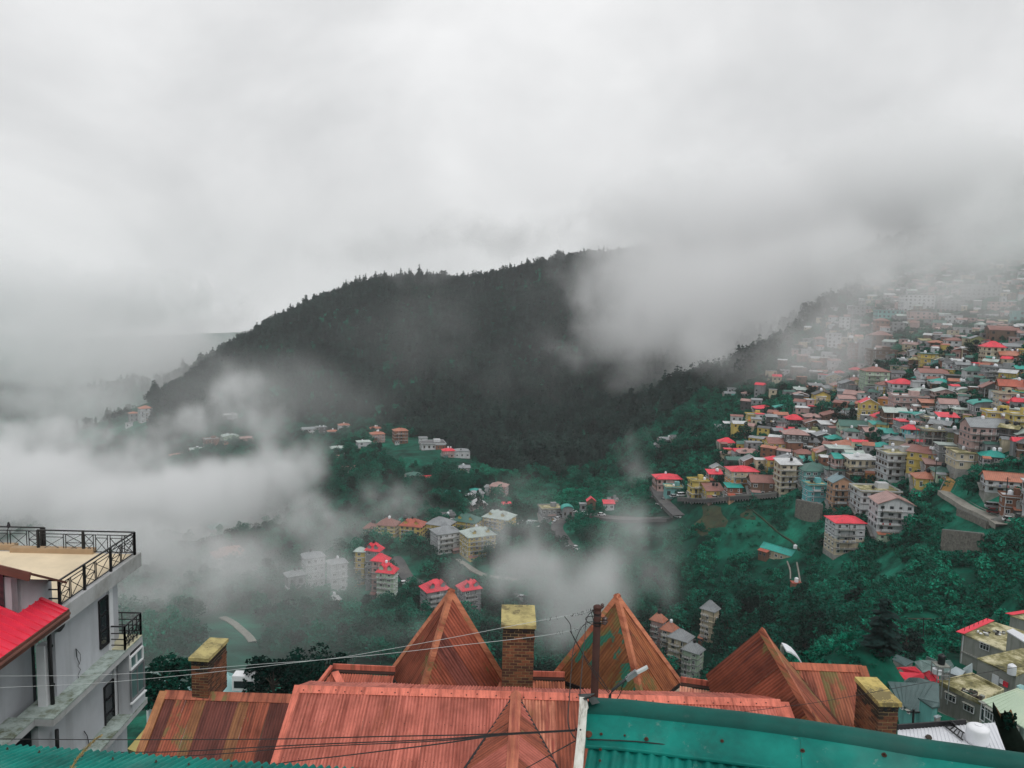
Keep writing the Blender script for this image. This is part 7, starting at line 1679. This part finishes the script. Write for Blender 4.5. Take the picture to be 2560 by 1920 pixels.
for poly_, nm in (([(1745,1285),(1790,1275),(1812,1300),(1780,1318),(1752,1312)],'earth slip'),([(1858,1280),(1876,1276),(1884,1290),(1866,1296)],'small earth slip')):
    cxp = sum(p[0] for p in poly_)/len(poly_); cyp = sum(p[1] for p in poly_)/len(poly_); mb = MB(); rings = 5; n = 18; rr_ = random.Random(int(cxp)); ids = []
    G = [ground(x, y) for x, y in poly_]; c = sum(G, Vector())/len(G); R0 = sum((g-c).length for g in G)/len(G)
    mb.v.append((c.x, c.y, hgt(c.x,c.y)+.15))
    for r in range(1, rings+1):
        for k in range(n):
            t = 6.283*k/n; q = R0*r/rings*(1+(.3*math.sin(3*t+cxp)+.2*math.sin(5*t))*(r/rings)); x, y = c.x+q*math.cos(t), c.y+q*math.sin(t)*1.6; mb.v.append((x, y, hgt(x,y)+(.15 if r < rings else -.2)))
    for k in range(n): mb.f.append((0, 1+k, 1+(k+1)%n))
    for r in range(rings-1):
        for k in range(n): a = 1+r*n; mb.f.append((a+k, a+n+k, a+n+(k+1)%n, a+(k+1)%n))
    tag(mb.build('bare_earth', M['earth'], smooth=True), kind='structure')
def wall_between(label, a, b_, h, mat, name='retaining_wall', th=.6, lift=0):
    A, B_ = ground(*a), ground(*b_); zt = max(A.z, B_.z)+lift
    o = empty(name, tuple((A+B_)/2), 0, label, 'wall', None); mb = MB(); mb.slab([A+Vector((0,0,h)), B_+Vector((0,0,h)), B_-Vector((0,0,3)), A-Vector((0,0,3))], th, Vector((A.y-B_.y, B_.x-A.x, 0)).normalized())
    q = mb.build('wall_face', mat, o); q.matrix_parent_inverse = Matrix.Translation(-o.location)
    q = MB().bar(A+Vector((0,0,h+.1)), B_+Vector((0,0,h+.1)), th+.25, .22).build('coping', M['pale_kerb'], o); q.matrix_parent_inverse = Matrix.Translation(-o.location)
    n = max(2, int((B_-A).length/4))
    for k in range(n+1):
        p = A.lerp(B_, k/n); q = MB().bar(p-Vector((0,0,3)), p+Vector((0,0,h)), .5, th+.5).build('buttress', mat, o); q.matrix_parent_inverse = Matrix.Translation(-o.location)
    m_ = (A+B_)/2; TERR_OBST.append((m_.x, m_.y, (B_-A).length*.4)); return o
stonem, nt, b = new_mat('rubble_stone'); v_ = nt.nodes.new('ShaderNodeTexVoronoi'); v_.inputs['Scale'].default_value = 1.6; g_ = nt.nodes.new('ShaderNodeNewGeometry'); nt.links.new(g_.outputs['Position'], v_.inputs['Vector'])
c = _mix(nt, (.10,.095,.085), (.20,.185,.16), v_.outputs['Color']); nt.links.new(c, b.inputs['Base Color']); b.inputs['Roughness'].default_value = .95; _bump(nt, b, v_.outputs['Distance'], .6, .2)
wall_between('dark stone retaining wall on the slope below the earth lane', (2355,1372), (2452,1385), 6.0, stonem)
wall_between('stone wall under the turquoise and peach houses', (1990,1288), (2052,1302), 6.5, stonem)
wall_between('low wall along the lane beside the stone retaining wall', (2395,1285), (2470,1320), 2.0, stonem)
wall_between('grey wall below the brick house at the right edge', (2480,1318), (2530,1305), 2.5, M['concrete'])
# ochre steps
S0, S1, S2 = ground(2352,1186), ground(2380,1206), ground(2366,1236)
st = empty('steps', tuple(S1), 0, 'ochre painted flight of steps right of the white houses', 'steps')
for a, b_, n in ((S0, S1, 12), (S1, S2, 14)):
    for k in range(n):
        p = a.lerp(b_, (k+.5)/n); d = (b_-a); d.z = 0; d.normalize(); s = Vector((d.y,-d.x,0)); q = MB().bar(p-s*1.9+Vector((0,0,.5)), p+s*1.9+Vector((0,0,.5)), (b_-a).length/n*.95, .5).build('step', orangem, st); q.matrix_parent_inverse = Matrix.Translation(-st.location)
    for s_ in (-1, 1):
        q = MB().bar(a+s*2.1*s_+Vector((0,0,1.2)), b_+s*2.1*s_+Vector((0,0,1.2)), .2, .5).build('side_wall', M['pale_kerb'], st); q.matrix_parent_inverse = Matrix.Translation(-st.location)
# cars
CARM = {'white': flat('car_white', (.72,.73,.75), .25, var=.03, spec=.6), 'silver': flat('car_silver', (.38,.40,.42), .3, metal=.4, var=.03), 'dark red': flat('car_dark_red', (.16,.015,.015), .25, var=.05, spec=.6), 'black': flat('car_black', (.02,.02,.022), .2, var=.05, spec=.6)}
glass_c = flat('car_glass', (.015,.018,.02), .08, var=.1, spec=.9); tyre = flat('tyre_rubber', (.015,.015,.015), .85)
_cm = {}
def car_parts(col, van):
    k = (col, van)
    if k in _cm: return _cm[k]
    L, W, H = (4.5,1.75,1.95) if van else (4.0,1.68,1.5); wb = H*.5 if not van else H*.55
    mb = MB(); prof = [(-L/2,.30),(-L/2,.75),(-L/2+.15,wb*1.02),(L/2-.9 if not van else L/2-.4,wb),(L/2-.12,.72),(L/2,.45),(L/2-.05,.28)]
    n = len(prof)
    for s in (-1,1):
        for x, z in prof: mb.v.append((x, s*W/2*(1 if .3 < z < .9 else .97), z))
    mb.f.append(tuple(range(n))[::-1]); mb.f.append(tuple(range(n, 2*n)))
    for i in range(n): j = (i+1)%n; mb.f.append((i, j, n+j, n+i))
    body = mb.mesh('body', CARM[col], False); mb = MB(); g = MB(); t0, t1, b0, b1 = (-L*.44, L*.24, -L*.48, L*.38) if van else (-L*.30, L*.10, -L*.44, L*.26)
    for s in (0,): 
        c8 = [(b0,-W*.47,wb),(b1,-W*.47,wb),(b1,W*.47,wb),(b0,W*.47,wb),(t0,-W*.40,H-.06),(t1,-W*.40,H-.06),(t1,W*.40,H-.06),(t0,W*.40,H-.06)]
        n0 = len(g.v); g.v += c8; g.f += [tuple(n0+i for i in q) for q in ((0,1,5,4),(1,2,6,5),(2,3,7,6),(3,0,4,7))]
    roof = MB().box(((t0+t1)/2,0,H-.03), (t1-t0,W*.81,.07)).box(((t0+t1)/2+.1,-W*.435,(wb+H)/2), (.09,.06,H-wb)).box(((t0+t1)/2+.1,W*.435,(wb+H)/2), (.09,.06,H-wb)).mesh('cabin_roof', CARM[col])
    wh = MB().lathe((0,0,0), [(.20,-.11),(.31,-.10),(.31,.10),(.20,.11)], 12, Matrix.Rotation(math.pi/2,4,'X')).mesh('wheel', tyre); hl = MB().box((0,0,0), (.06,.34,.16)).mesh('headlight', M['white_trim'])
    _cm[k] = (body, g.mesh('glass', glass_c), roof, wh, hl, L, W); return _cm[k]
def car(px, py, col, heading, label, van=False, group='cars parked on the hill roads'):
    p = ground(px, py); b_, g, r, wh, hl, L, W = car_parts(col, van); p = Vector((p.x, p.y, hgt(p.x,p.y)+.75))
    c = empty('parked_car' if not van else 'parked_van', tuple(p), R(heading), label, 'van' if van else 'car', group)
    link('body', b_, c); link('glass', g, c); link('cabin_roof', r, c)
    for sx in (-.31,.31):
        for sy in (-.5,.5): o = link('wheel', wh, c); o.location = (L*sx, W*sy*.93, .31)
    for sy in (-.36,.36): o = link('headlight', hl, c); o.location = (L/2-.04, W*sy, .62)
    TERR_OBST.append((p.x, p.y, 3.0)); return c
o2 = lambda z, x, y: (ZN[z][0]+x/ZN[z][2], ZN[z][1]+y/ZN[z][2])
for z, x, y, col, hd, lab, van in [
 (2,335,1448,'white',10,'white car in front of the teal shack at the town edge',0),(2,410,1440,'white',15,'white van in front of the teal shack at the town edge',1),(2,740,1462,'white',5,'white car in front of the brown roofed yellow house',0),(2,868,1460,'white',5,'white car in front of the brick house with the teal awning',0),
 (2,132,1455,'black',60,'dark car at the top of the town edge road',0),(2,240,1488,'silver',-50,'silver car across from the white cars on the town edge road',0),(2,195,1525,'white',-45,'upper white car parked on the town edge road',0),(2,250,1570,'white',-45,'lower white car parked on the town edge road',0),(2,365,1648,'white',-40,'white car at the lower end of the town edge road',0),
 (3,1400,1250,'silver',-15,'silver van beside the brick house at the right edge',1),(3,1405,1290,'dark red',-25,'dark red car beside the brick house at the right edge',0),(3,1535,1355,'white',-20,'white car alone on the grass at the right edge',0),
 (4,1582,468,'white',35,'upper white car on the bend by the mossy roofed house',0),(4,1556,498,'white',60,'lower white car on the bend by the mossy roofed house',0),(4,1618,442,'silver',25,'silver car below the teal arched roof',0),(4,1700,412,'white',0,'white car right of the teal arched roof',0),(4,1782,430,'white',-10,'white car under the small red gabled house',0),(4,1915,437,'white',5,'white car on the level road, far right of the red gabled house',0),
 (4,1720,695,'white',-55,'white car going down into the fog, lower one',0),(4,1645,678,'white',10,'white car going down into the fog, upper one',0),(4,785,948,'white',5,'white car on the road between the red roofed towers',0),(4,400,966,'white',25,'white car left of the red roofed grey towers',0),(4,1070,1020,'black',-15,'dark car on the winding road right of the towers',0),(4,1310,1080,'silver',-20,'silver car at the foggy end of the winding road',0),(4,550,628,'white',0,'white car below the yellow blocks',0),
]: 
    q = o2(z, x, y); car(q[0], q[1], col, hd, lab, bool(van))
# round white basin, brick tank base, small things
g_ = ground(*o2(4,1365,505)); rb = empty('round_basin', tuple(g_+Vector((0,0,.4))), 0, 'round white water basin right of the yellow blocks', 'basin'); link('basin_wall', MB().lathe((0,0,0), [(6.5,-2),(6.5,.9),(5.9,.9),(5.8,.2),(.1,.2)], 28).mesh('basin_wall', M['white_trim'], False), rb); link('water', MB().lathe((0,0,.25), [(5.8,-.02),(5.8,0)], 28).mesh('water', flat('basin_water', (.16,.26,.25), .1)), rb); TERR_OBST.append((g_.x, g_.y, 7))
g_ = ground(1990,1468); tb = empty('hut', tuple(g_), 0, 'small rust red hut base on the slope below the bungalow', 'hut'); link('hut_wall', MB().box((0,0,.6), (3.2,2.4,2.4)).mesh('hut_wall', wallmat('brick')), tb); link('hut_roof', MB().box((0,0,1.85), (3.5,2.7,.15)).mesh('hut_roof', roofmat('rust')), tb); TERR_OBST.append((g_.x, g_.y, 3))
tank('white water tank standing on the rust red base below the bungalow', g_+Vector((0,0,1.95)), .7, 1.6, M['tank_white'])
g_ = ground(1987,1385); tank('white water tank at the right end of the bungalow', g_+Vector((0,0,2.2)), .7, 1.5, M['tank_white'])
# posts along the front road of the town
post_m = MB().box((0,0,.5), (.28,.28,1.0)).mesh('bollard', M['white_trim'])
for k in range(34):
    x = 1712+k*6.9; y = np.interp(x, [1706,1777,1853,1945], [1259,1261,1253,1245]); g_ = ground(x, y)
    o = link('bollard', post_m); o.location = g_+Vector((0,0,.2)); tag(o, 'white painted bollard on the edge of the town front road', 'bollard', 'white bollards along the front road')
# utility poles between the houses
for k, (x, y, h, near) in enumerate([(2070,1225,10,'beside the peach house'),(2335,1225,9,'beside the ochre steps'),(1975,1180,9,'over the cream house with orange floors'),(2445,1155,9,'in front of the pink apartment house'),(1868,1120,8,'by the grey roofs of the middle rows'),(2215,1100,9,'near the turquoise tower house'),(2120,985,9,'right of the mint house'),(2510,1290,10,'at the brick house on the right edge'),(1742,1245,8,'at the yellow house on the front road'),(1640,1240,8,'at the top of the town edge road')]):
    g_ = ground(x, y); p = empty('utility_pole', tuple(g_), 0, 'thin grey utility pole '+near, 'pole', 'poles in the hill town'); link('pole_shaft', MB().tube([(0,0,-1),(0,0,h+2)], .13, 6).mesh('pole_shaft', M['black_metal']), p); link('cross_arm', MB().box((0,0,h+1.4), (1.6,.12,.12)).mesh('cross_arm', M['black_metal']), p)
# trees that stand out between the houses and along the spur
for k, (x, y, h, lab) in enumerate([(1760,1195,9,'dark rounded tree left of the brick house on the spur'),(1800,1165,10,'tall dark tree behind the bright red roofed yellow tower'),(1712,1170,9,'broad tree on the spur above the pink house'),(1672,1165,8,'tree at the left tip of the spur'),(1860,1100,10,'dark tree under the yellow two-storey house with grey roof'),(1905,1085,8,'dark tree right of the small yellow house'),(2060,1045,11,'bright green bushy tree below the mint house'),(2110,1060,12,'tall dark tree between the yellow gabled house and the mint house'),(2200,940,12,'dark tree mass right of the mint house'),(2245,935,11,'second dark tree mass right of the mint house'),(2365,905,10,'dark tree beside the white house under the mist'),(2440,890,12,'dark tree left of the cream house with red pagoda roof'),(2185,1118,10,'dark tree right of the green roofed mint house'),(2250,1052,8,'dark tree beside the bright red hipped roof'),(2030,1000,10,'dark tree left of the cream gabled house'),(1975,1030,9,'dark tree below the grey hut'),(1130,1370,8,'tree in front of the white valley block'),(1180,1395,8,'tree in front of the rightmost yellow valley block'),(1425,1190,9,'round green tree at the foot of the wooded hill'),(1480,1180,9,'second round green tree at the foot of the wooded hill'),(1540,1175,8,'third round green tree at the foot of the wooded hill')]):
    g_ = ground(x, y); own_tree(lab, g_, h, 60+k, M['dark_leaf'] if k % 3 else M['broadleaf'], .42, 20, 60, .5, low=.18)
# ------------------------------------------------------------ forests, thickets (after the houses, so that nothing grows through them)
_ob = np.array(TERR_OBST) if TERR_OBST else np.zeros((1,3))
def clear_of(x, y, m=0.0):
    ok = np.ones(len(x), bool)
    for s in range(0, len(x), 4000):
        d = np.hypot(x[s:s+4000,None]-_ob[None,:,0], y[s:s+4000,None]-_ob[None,:,1]) - _ob[None,:,2] - m
        ok[s:s+4000] = d.min(1) > 0
    return ok
def place(n, rmin, rmax, test, margin=0, azmax=42):
    x, y = area_points(n, rmin, rmax, azmax); z = height(x, y)
    px, py = projN(np.stack([x,y,z], -1)); k = (px > -80) & (px < 2640) & (py < 2000) & test(px, py, np.hypot(x,y), x, y)
    k &= clear_of(x, y, margin)
    return np.stack([x,y,z], -1)[k]
def patchy(x, y, wl, seed):
    r_ = np.random.RandomState(seed); v = 0
    for k in range(6):
        a = r_.rand()*6.28; q = 6.28/(wl*(.5+r_.rand())); v = v + np.sin(q*(x*math.cos(a)+y*math.sin(a))+r_.rand()*6.28)
    return v/2.4
P = place(75000, 480, 1900, lambda px,py,r,x,y: in_poly(px,py,HILL), 3)
S = np.clip(np.exp(np.random.RandomState(3).normal(-.18,.24,len(P))), .35, 1.45)*(.85+.3*(patchy(P[:,0],P[:,1],70,12) > 0))
Pf_ = place(30000, 900, 3000, lambda px,py,r,x,y: (((px < 520) & (py > 800) & (r > 1250)) | ((px < 350) & (py > 1040) & (r > 850))) & (~in_poly(px,py,HILL)) & (patchy(x,y,160,8) > -.5), 3)
P = np.concatenate([P, Pf_]); S = np.concatenate([S, np.random.RandomState(8).uniform(.7,1.3,len(Pf_))])
con = [conifer_mesh('conifer', k, (15.5, 13, 16.5, 12, 14)[k]) for k in range(5)] 
dk = [broad_mesh('dark_tree', 40+k, M['conifer'], 13.0, 12, 30, .8) for k in range(4)]
scatter('hill_forest', con+dk, P, S, 'dark conifer forest covering the hill', 2)
P = place(42000, 160, 900, lambda px,py,r,x,y: (~in_poly(px,py,HILL)) & (~in_poly(px,py,TOWN)) & (~in_poly(px,py,NEARTOWN)) & (~in_poly(px,py,MEADOW[0])) & (~in_poly(px,py,MEADOW[1])) & (~in_poly(px,py,MEADOW[2]))
          & ((px < 1480) & (r > 262) | ((py > 1440+ .12*(px-1500)) & (px < 2160) & (py < 1760) & (r > 225)) | (py < 1200)) & (patchy(x,y,55,3) > -.55), 2.5)
S = np.random.RandomState(4).uniform(.45,1.15,len(P))
scatter('valley_wood', [broad_mesh('tree', k, M['broadleaf' if k%3 else 'dark_leaf'], 9.5) for k in range(6)], P, S, 'mass of green trees in the valley', 3)
P = place(90000, 58, 620, lambda px,py,r,x,y: (~in_poly(px,py,HILL)) & (~in_poly(px,py,NEARTOWN)) & (px > 1180) & (patchy(x,y,26,9) > -.35-.4*(r<300)) & (~in_poly(px,py,MEADOW[1]) | (_rg.rand(len(px)) < .5)), 1.5)
S = np.random.RandomState(5).uniform(.45,1.7,len(P))*np.where(patchy(P[:,0],P[:,1],40,2)>.1, 1.25, .8)
S = np.where(in_poly(*projN(P), MEADOW[1]), S*.28, S); S = np.where(np.hypot(P[:,0], P[:,1]) < 125, S*.6, S)
scatter('hillside_thicket', [shrub_mesh('shrub', k, M['shrub' if k%4 else 'broadleaf']) for k in range(6)], P, S, 'dense green thicket covering the slope', 4)
P = place(60000, 260, 900, lambda px,py,r,x,y: in_poly(px,py,TOWN) , .3)
S = np.random.RandomState(6).uniform(.3,.85,len(P))*(patchy(P[:,0],P[:,1],60,5)>-.8); P = P[S>0]; S = S[S>0]
scatter('town_greenery', [broad_mesh('garden_tree', 20+k, M['dark_leaf' if k%3 else 'broadleaf'], 6.5, 9, 34, .4) for k in range(4)], P, S, 'green growth between the hillside houses', 5)
# ------------------------------------------------------------ air: even haze box and drifting cloud
m = bpy.data.materials.new('haze_air'); m.use_nodes = True
nt = m.node_tree; nt.nodes.clear()
o_ = nt.nodes.new('ShaderNodeOutputMaterial'); pv = nt.nodes.new('ShaderNodeVolumePrincipled')
pv.inputs['Color'].default_value = (.93,.95,.97,1); pv.inputs['Density'].default_value = HAZE; pv.inputs['Anisotropy'].default_value = 0.0
nt.links.new(pv.outputs[0], o_.inputs['Volume'])
MB().box((0, 800, -35), (7000, 7600, 620)).build('haze', m)
tag(bpy.data.objects['haze'], kind='stuff')

def cloud_object(name, lo, hi, vox, blobs, label, seed=0.0, nscale=.012, thr=.5, amp=1.0, maxd=.05, aniso=.2, detail=5, stretch=(1,1,1), rough=.58, dist=.6, pw=1.6, warp=30.0, wscale=.012):
    """a cloud as a real density grid: soft ellipsoids broken up by fractal noise"""
    g = bpy.data.node_groups.new(name, 'GeometryNodeTree')
    g.interface.new_socket('Geometry', in_out='OUTPUT', socket_type='NodeSocketGeometry')
    N, L = g.nodes, g.links
    out = N.new('NodeGroupOutput'); vc = N.new('GeometryNodeVolumeCube')
    vc.inputs['Min'].default_value = lo; vc.inputs['Max'].default_value = hi
    for k, a in enumerate('XYZ'): vc.inputs['Resolution '+a].default_value = max(4, int((hi[k]-lo[k])/vox))
    pos = N.new('GeometryNodeInputPosition').outputs[0]
    def vm(op, a, b=None):
        n = N.new('ShaderNodeVectorMath'); n.operation = op
        for s, v in ((n.inputs[0], a), (n.inputs[1], b)):
            if v is None: continue
            if isinstance(v, (tuple, Vector)): s.default_value = tuple(v)
            else: L.new(v, s)
        return n
    def mm(op, a, b=None, c=None, clamp=False):
        n = N.new('ShaderNodeMath'); n.operation = op; n.use_clamp = clamp
        for s, v in zip(n.inputs, (a, b, c)):
            if v is None: continue
            if isinstance(v, (int, float)): s.default_value = v
            else: L.new(v, s)
        return n.outputs[0]
    # bend the soft shapes out of round before the fine noise tears them
    wv = N.new('ShaderNodeTexNoise'); wv.noise_dimensions = '4D'; wv.inputs['W'].default_value = seed+11
    wv.inputs['Scale'].default_value = wscale; wv.inputs['Detail'].default_value = 4; wv.inputs['Roughness'].default_value = .6
    L.new(pos, wv.inputs['Vector'])
    wpos = vm('ADD', pos, vm('MULTIPLY', vm('SUBTRACT', wv.outputs['Color'], (.5,.5,.5)).outputs[0], (warp*2, warp, warp*2)).outputs[0]).outputs[0]
    tot = None
    for (c, r, s) in blobs:
        q = vm('MULTIPLY', vm('SUBTRACT', wpos, tuple(c)).outputs[0], (1/r[0], 1/r[1], 1/r[2])).outputs[0]
        d2 = vm('DOT_PRODUCT', q, q).outputs['Value']
        f = mm('SUBTRACT', 1.0, d2, clamp=True)
        f = mm('MULTIPLY', f, s)
        tot = f if tot is None else mm('MAXIMUM', tot, f)
    sc = vm('MULTIPLY', pos, stretch).outputs[0]
    no = N.new('ShaderNodeTexNoise'); no.noise_dimensions = '4D'; no.inputs['W'].default_value = seed
    no.inputs['Scale'].default_value = nscale; no.inputs['Detail'].default_value = detail; no.inputs['Roughness'].default_value = rough
    no.inputs['Distortion'].default_value = dist
    L.new(sc, no.inputs['Vector'])
    x = mm('MULTIPLY', mm('SUBTRACT', no.outputs[0], .5), amp)
    x = mm('ADD', x, tot)
    x = mm('SUBTRACT', x, thr, clamp=True)
    x = mm('MULTIPLY', mm('POWER', x, pw), 1.7)
    x = mm('MINIMUM', x, 1.0)
    # nothing where no blob reaches
    x = mm('MULTIPLY', x, mm('MULTIPLY', tot, 4.0, clamp=True))
    L.new(mm('MULTIPLY', x, maxd), vc.inputs['Density'])
    mt = bpy.data.materials.new(name+'_vapour'); mt.use_nodes = True; t = mt.node_tree; t.nodes.clear()
    oo = t.nodes.new('ShaderNodeOutputMaterial'); p = t.nodes.new('ShaderNodeVolumePrincipled')
    p.inputs['Color'].default_value = (.985,.988,.993,1); p.inputs['Density'].default_value = 1.0; p.inputs['Anisotropy'].default_value = aniso
    t.links.new(p.outputs[0], oo.inputs['Volume'])
    sm = N.new('GeometryNodeSetMaterial'); sm.inputs['Material'].default_value = mt
    L.new(vc.outputs[0], sm.inputs['Geometry']); L.new(sm.outputs[0], out.inputs[0])
    me = bpy.data.meshes.new(name); me.materials.append(mt); o = link(name, me)
    md = o.modifiers.new('vapour', 'NODES'); md.node_group = g
    tag(o, label, kind='stuff'); return o

def B(px, py, Y, rpx, rpy, ry, s=1.0):
    """blob sighted in the photograph: centre pixel, depth, half sizes in pixels and depth in metres"""
    c = atY(px, py, Y); return (c, (rpx*Y/FPX, ry, rpy*Y/FPX), s)
valley = [B(20,1230,500,420,170,130,1.5), B(300,1260,470,320,140,110,1.5), B(540,1270,450,260,140,90,1.5), B(700,1200,460,170,140,70,1.15), B(770,1160,465,100,110,50,.9), B(660,1070,490,120,110,50,.95), B(610,990,520,130,80,45,.95),
          B(60,1400,370,340,130,90,1.2), B(300,1400,350,320,120,80,1.1), B(560,1380,340,270,120,70,1.0), B(820,1310,370,240,90,55,.95), B(1000,1250,400,150,60,40,.85), B(480,1500,270,280,120,60,.85), B(200,1560,260,300,130,60,.85), B(800,1420,290,200,90,50,.8),
          B(500,1070,600,130,80,60,.9), B(360,1130,600,140,70,60,1.0), B(100,1090,650,250,80,80,1.0)]
plume = [B(1480,1510,225,170,190,40,1.25), B(1570,1450,240,130,150,36,1.05), B(1410,1380,262,150,130,38,.92), B(1320,1430,240,130,110,34,.8), B(1650,1480,220,100,140,28,.72), B(1500,1630,205,150,110,30,1.1),
         B(1290,1270,310,170,80,42,.72), B(1150,1400,255,120,90,32,.66), B(1590,1310,285,100,100,30,.74), B(1600,1160,440,60,150,36,.6), B(1350,1590,212,130,120,28,.88), B(1000,1560,230,180,80,28,.66)]
hillc = [B(1700,800,860,300,180,130,1.12), B(1860,900,760,240,150,120,1.18), B(1980,960,640,200,100,70,1.25), B(1530,850,780,180,120,80,.98), B(1440,890,760,130,80,50,.74), B(1330,870,760,70,90,40,.62), B(1640,950,700,200,60,50,.74),
         B(1850,730,900,400,180,180,1.4), B(1640,690,1040,280,140,130,1.3), B(1560,740,960,160,120,70,1.05), B(1540,640,1100,120,60,80,.8), B(2040,840,500,230,130,80,1.35), B(1860,960,540,200,90,60,1.2), B(1960,900,510,180,90,60,1.3), B(1780,930,600,160,90,60,1.1),
         B(2150,650,700,380,140,180,1.2), B(2450,600,620,380,140,180,1.2), B(2280,730,500,320,80,70,.98), B(2560,730,450,320,70,60,.92), B(2230,840,440,260,50,40,.75),
         B(1950,560,1100,620,190,250,1.5), B(2400,470,900,520,200,250,1.5), B(2500,640,540,320,80,120,1.05), B(1250,595,1200,440,80,120,.85), B(900,650,1120,240,70,90,.75), B(1050,695,1100,150,50,60,.7),
         B(520,1060,680,180,90,60,.8), B(700,980,760,180,90,60,.7), B(210,1030,880,170,70,80,1.1),
         B(100,880,1500,560,190,260,1.05), B(470,870,1250,200,110,120,1.15), B(560,820,1300,120,70,100,.85), B(100,1010,1100,300,80,150,.8), B(60,760,1800,700,130,300,1.2)]
mist = [B(420,1480,270,620,230,90,1.1), B(700,1600,215,420,150,50,1.0), B(900,1350,350,300,130,70,.62), B(600,1000,650,500,160,120,.7), B(1150,850,800,560,230,130,.36), B(1900,740,800,600,260,200,1.0), B(2420,740,480,440,140,110,.85), B(300,1150,540,420,160,150,.9), B(1350,1450,230,320,140,50,.8), B(250,950,1100,420,220,250,1.0)]
mist += [B(280,1500,225,420,220,60,2.0), B(620,1540,215,380,180,50,1.8), B(500,1620,185,400,140,40,1.8), B(850,1600,200,260,120,35,1.2), B(900,1500,215,250,120,40,.8), B(100,1000,1300,500,200,200,1.1)]
thin = lambda bl, f: [(c, (r[0], r[1]*f, r[2]), s) for c, r, s in bl]
cloud_object('valley_cloud', (-450, 170, -190), (280, 690, 15), 4.0, thin(valley, .62)+thin(plume, .7), 'thick white fog filling the left of the valley, with plumes drifting right', seed=2.0, nscale=.042, thr=.38, amp=2.9, maxd=.056, detail=8, rough=.66, dist=1.0, pw=1.7, stretch=(1.1,1,.8), warp=38, wscale=.016)
cloud_object('mountain_cloud', (-1250, 380, -190), (1300, 2200, 420), 9.0, thin(hillc, .6), 'grey cloud draped over the wooded hill and the upper town', seed=7.3, nscale=.019, thr=.36, amp=2.7, maxd=.018, detail=8, stretch=(1.1,1,.85), rough=.66, dist=1.0, pw=1.6, warp=75, wscale=.008)
cloud_object('thin_mist', (-700, 150, -200), (900, 1500, 250), 12, mist, 'thin mist hanging in the valley air', seed=4.1, nscale=.014, thr=.22, amp=1.5, maxd=.0042, detail=6, pw=1.2, warp=50, wscale=.012)
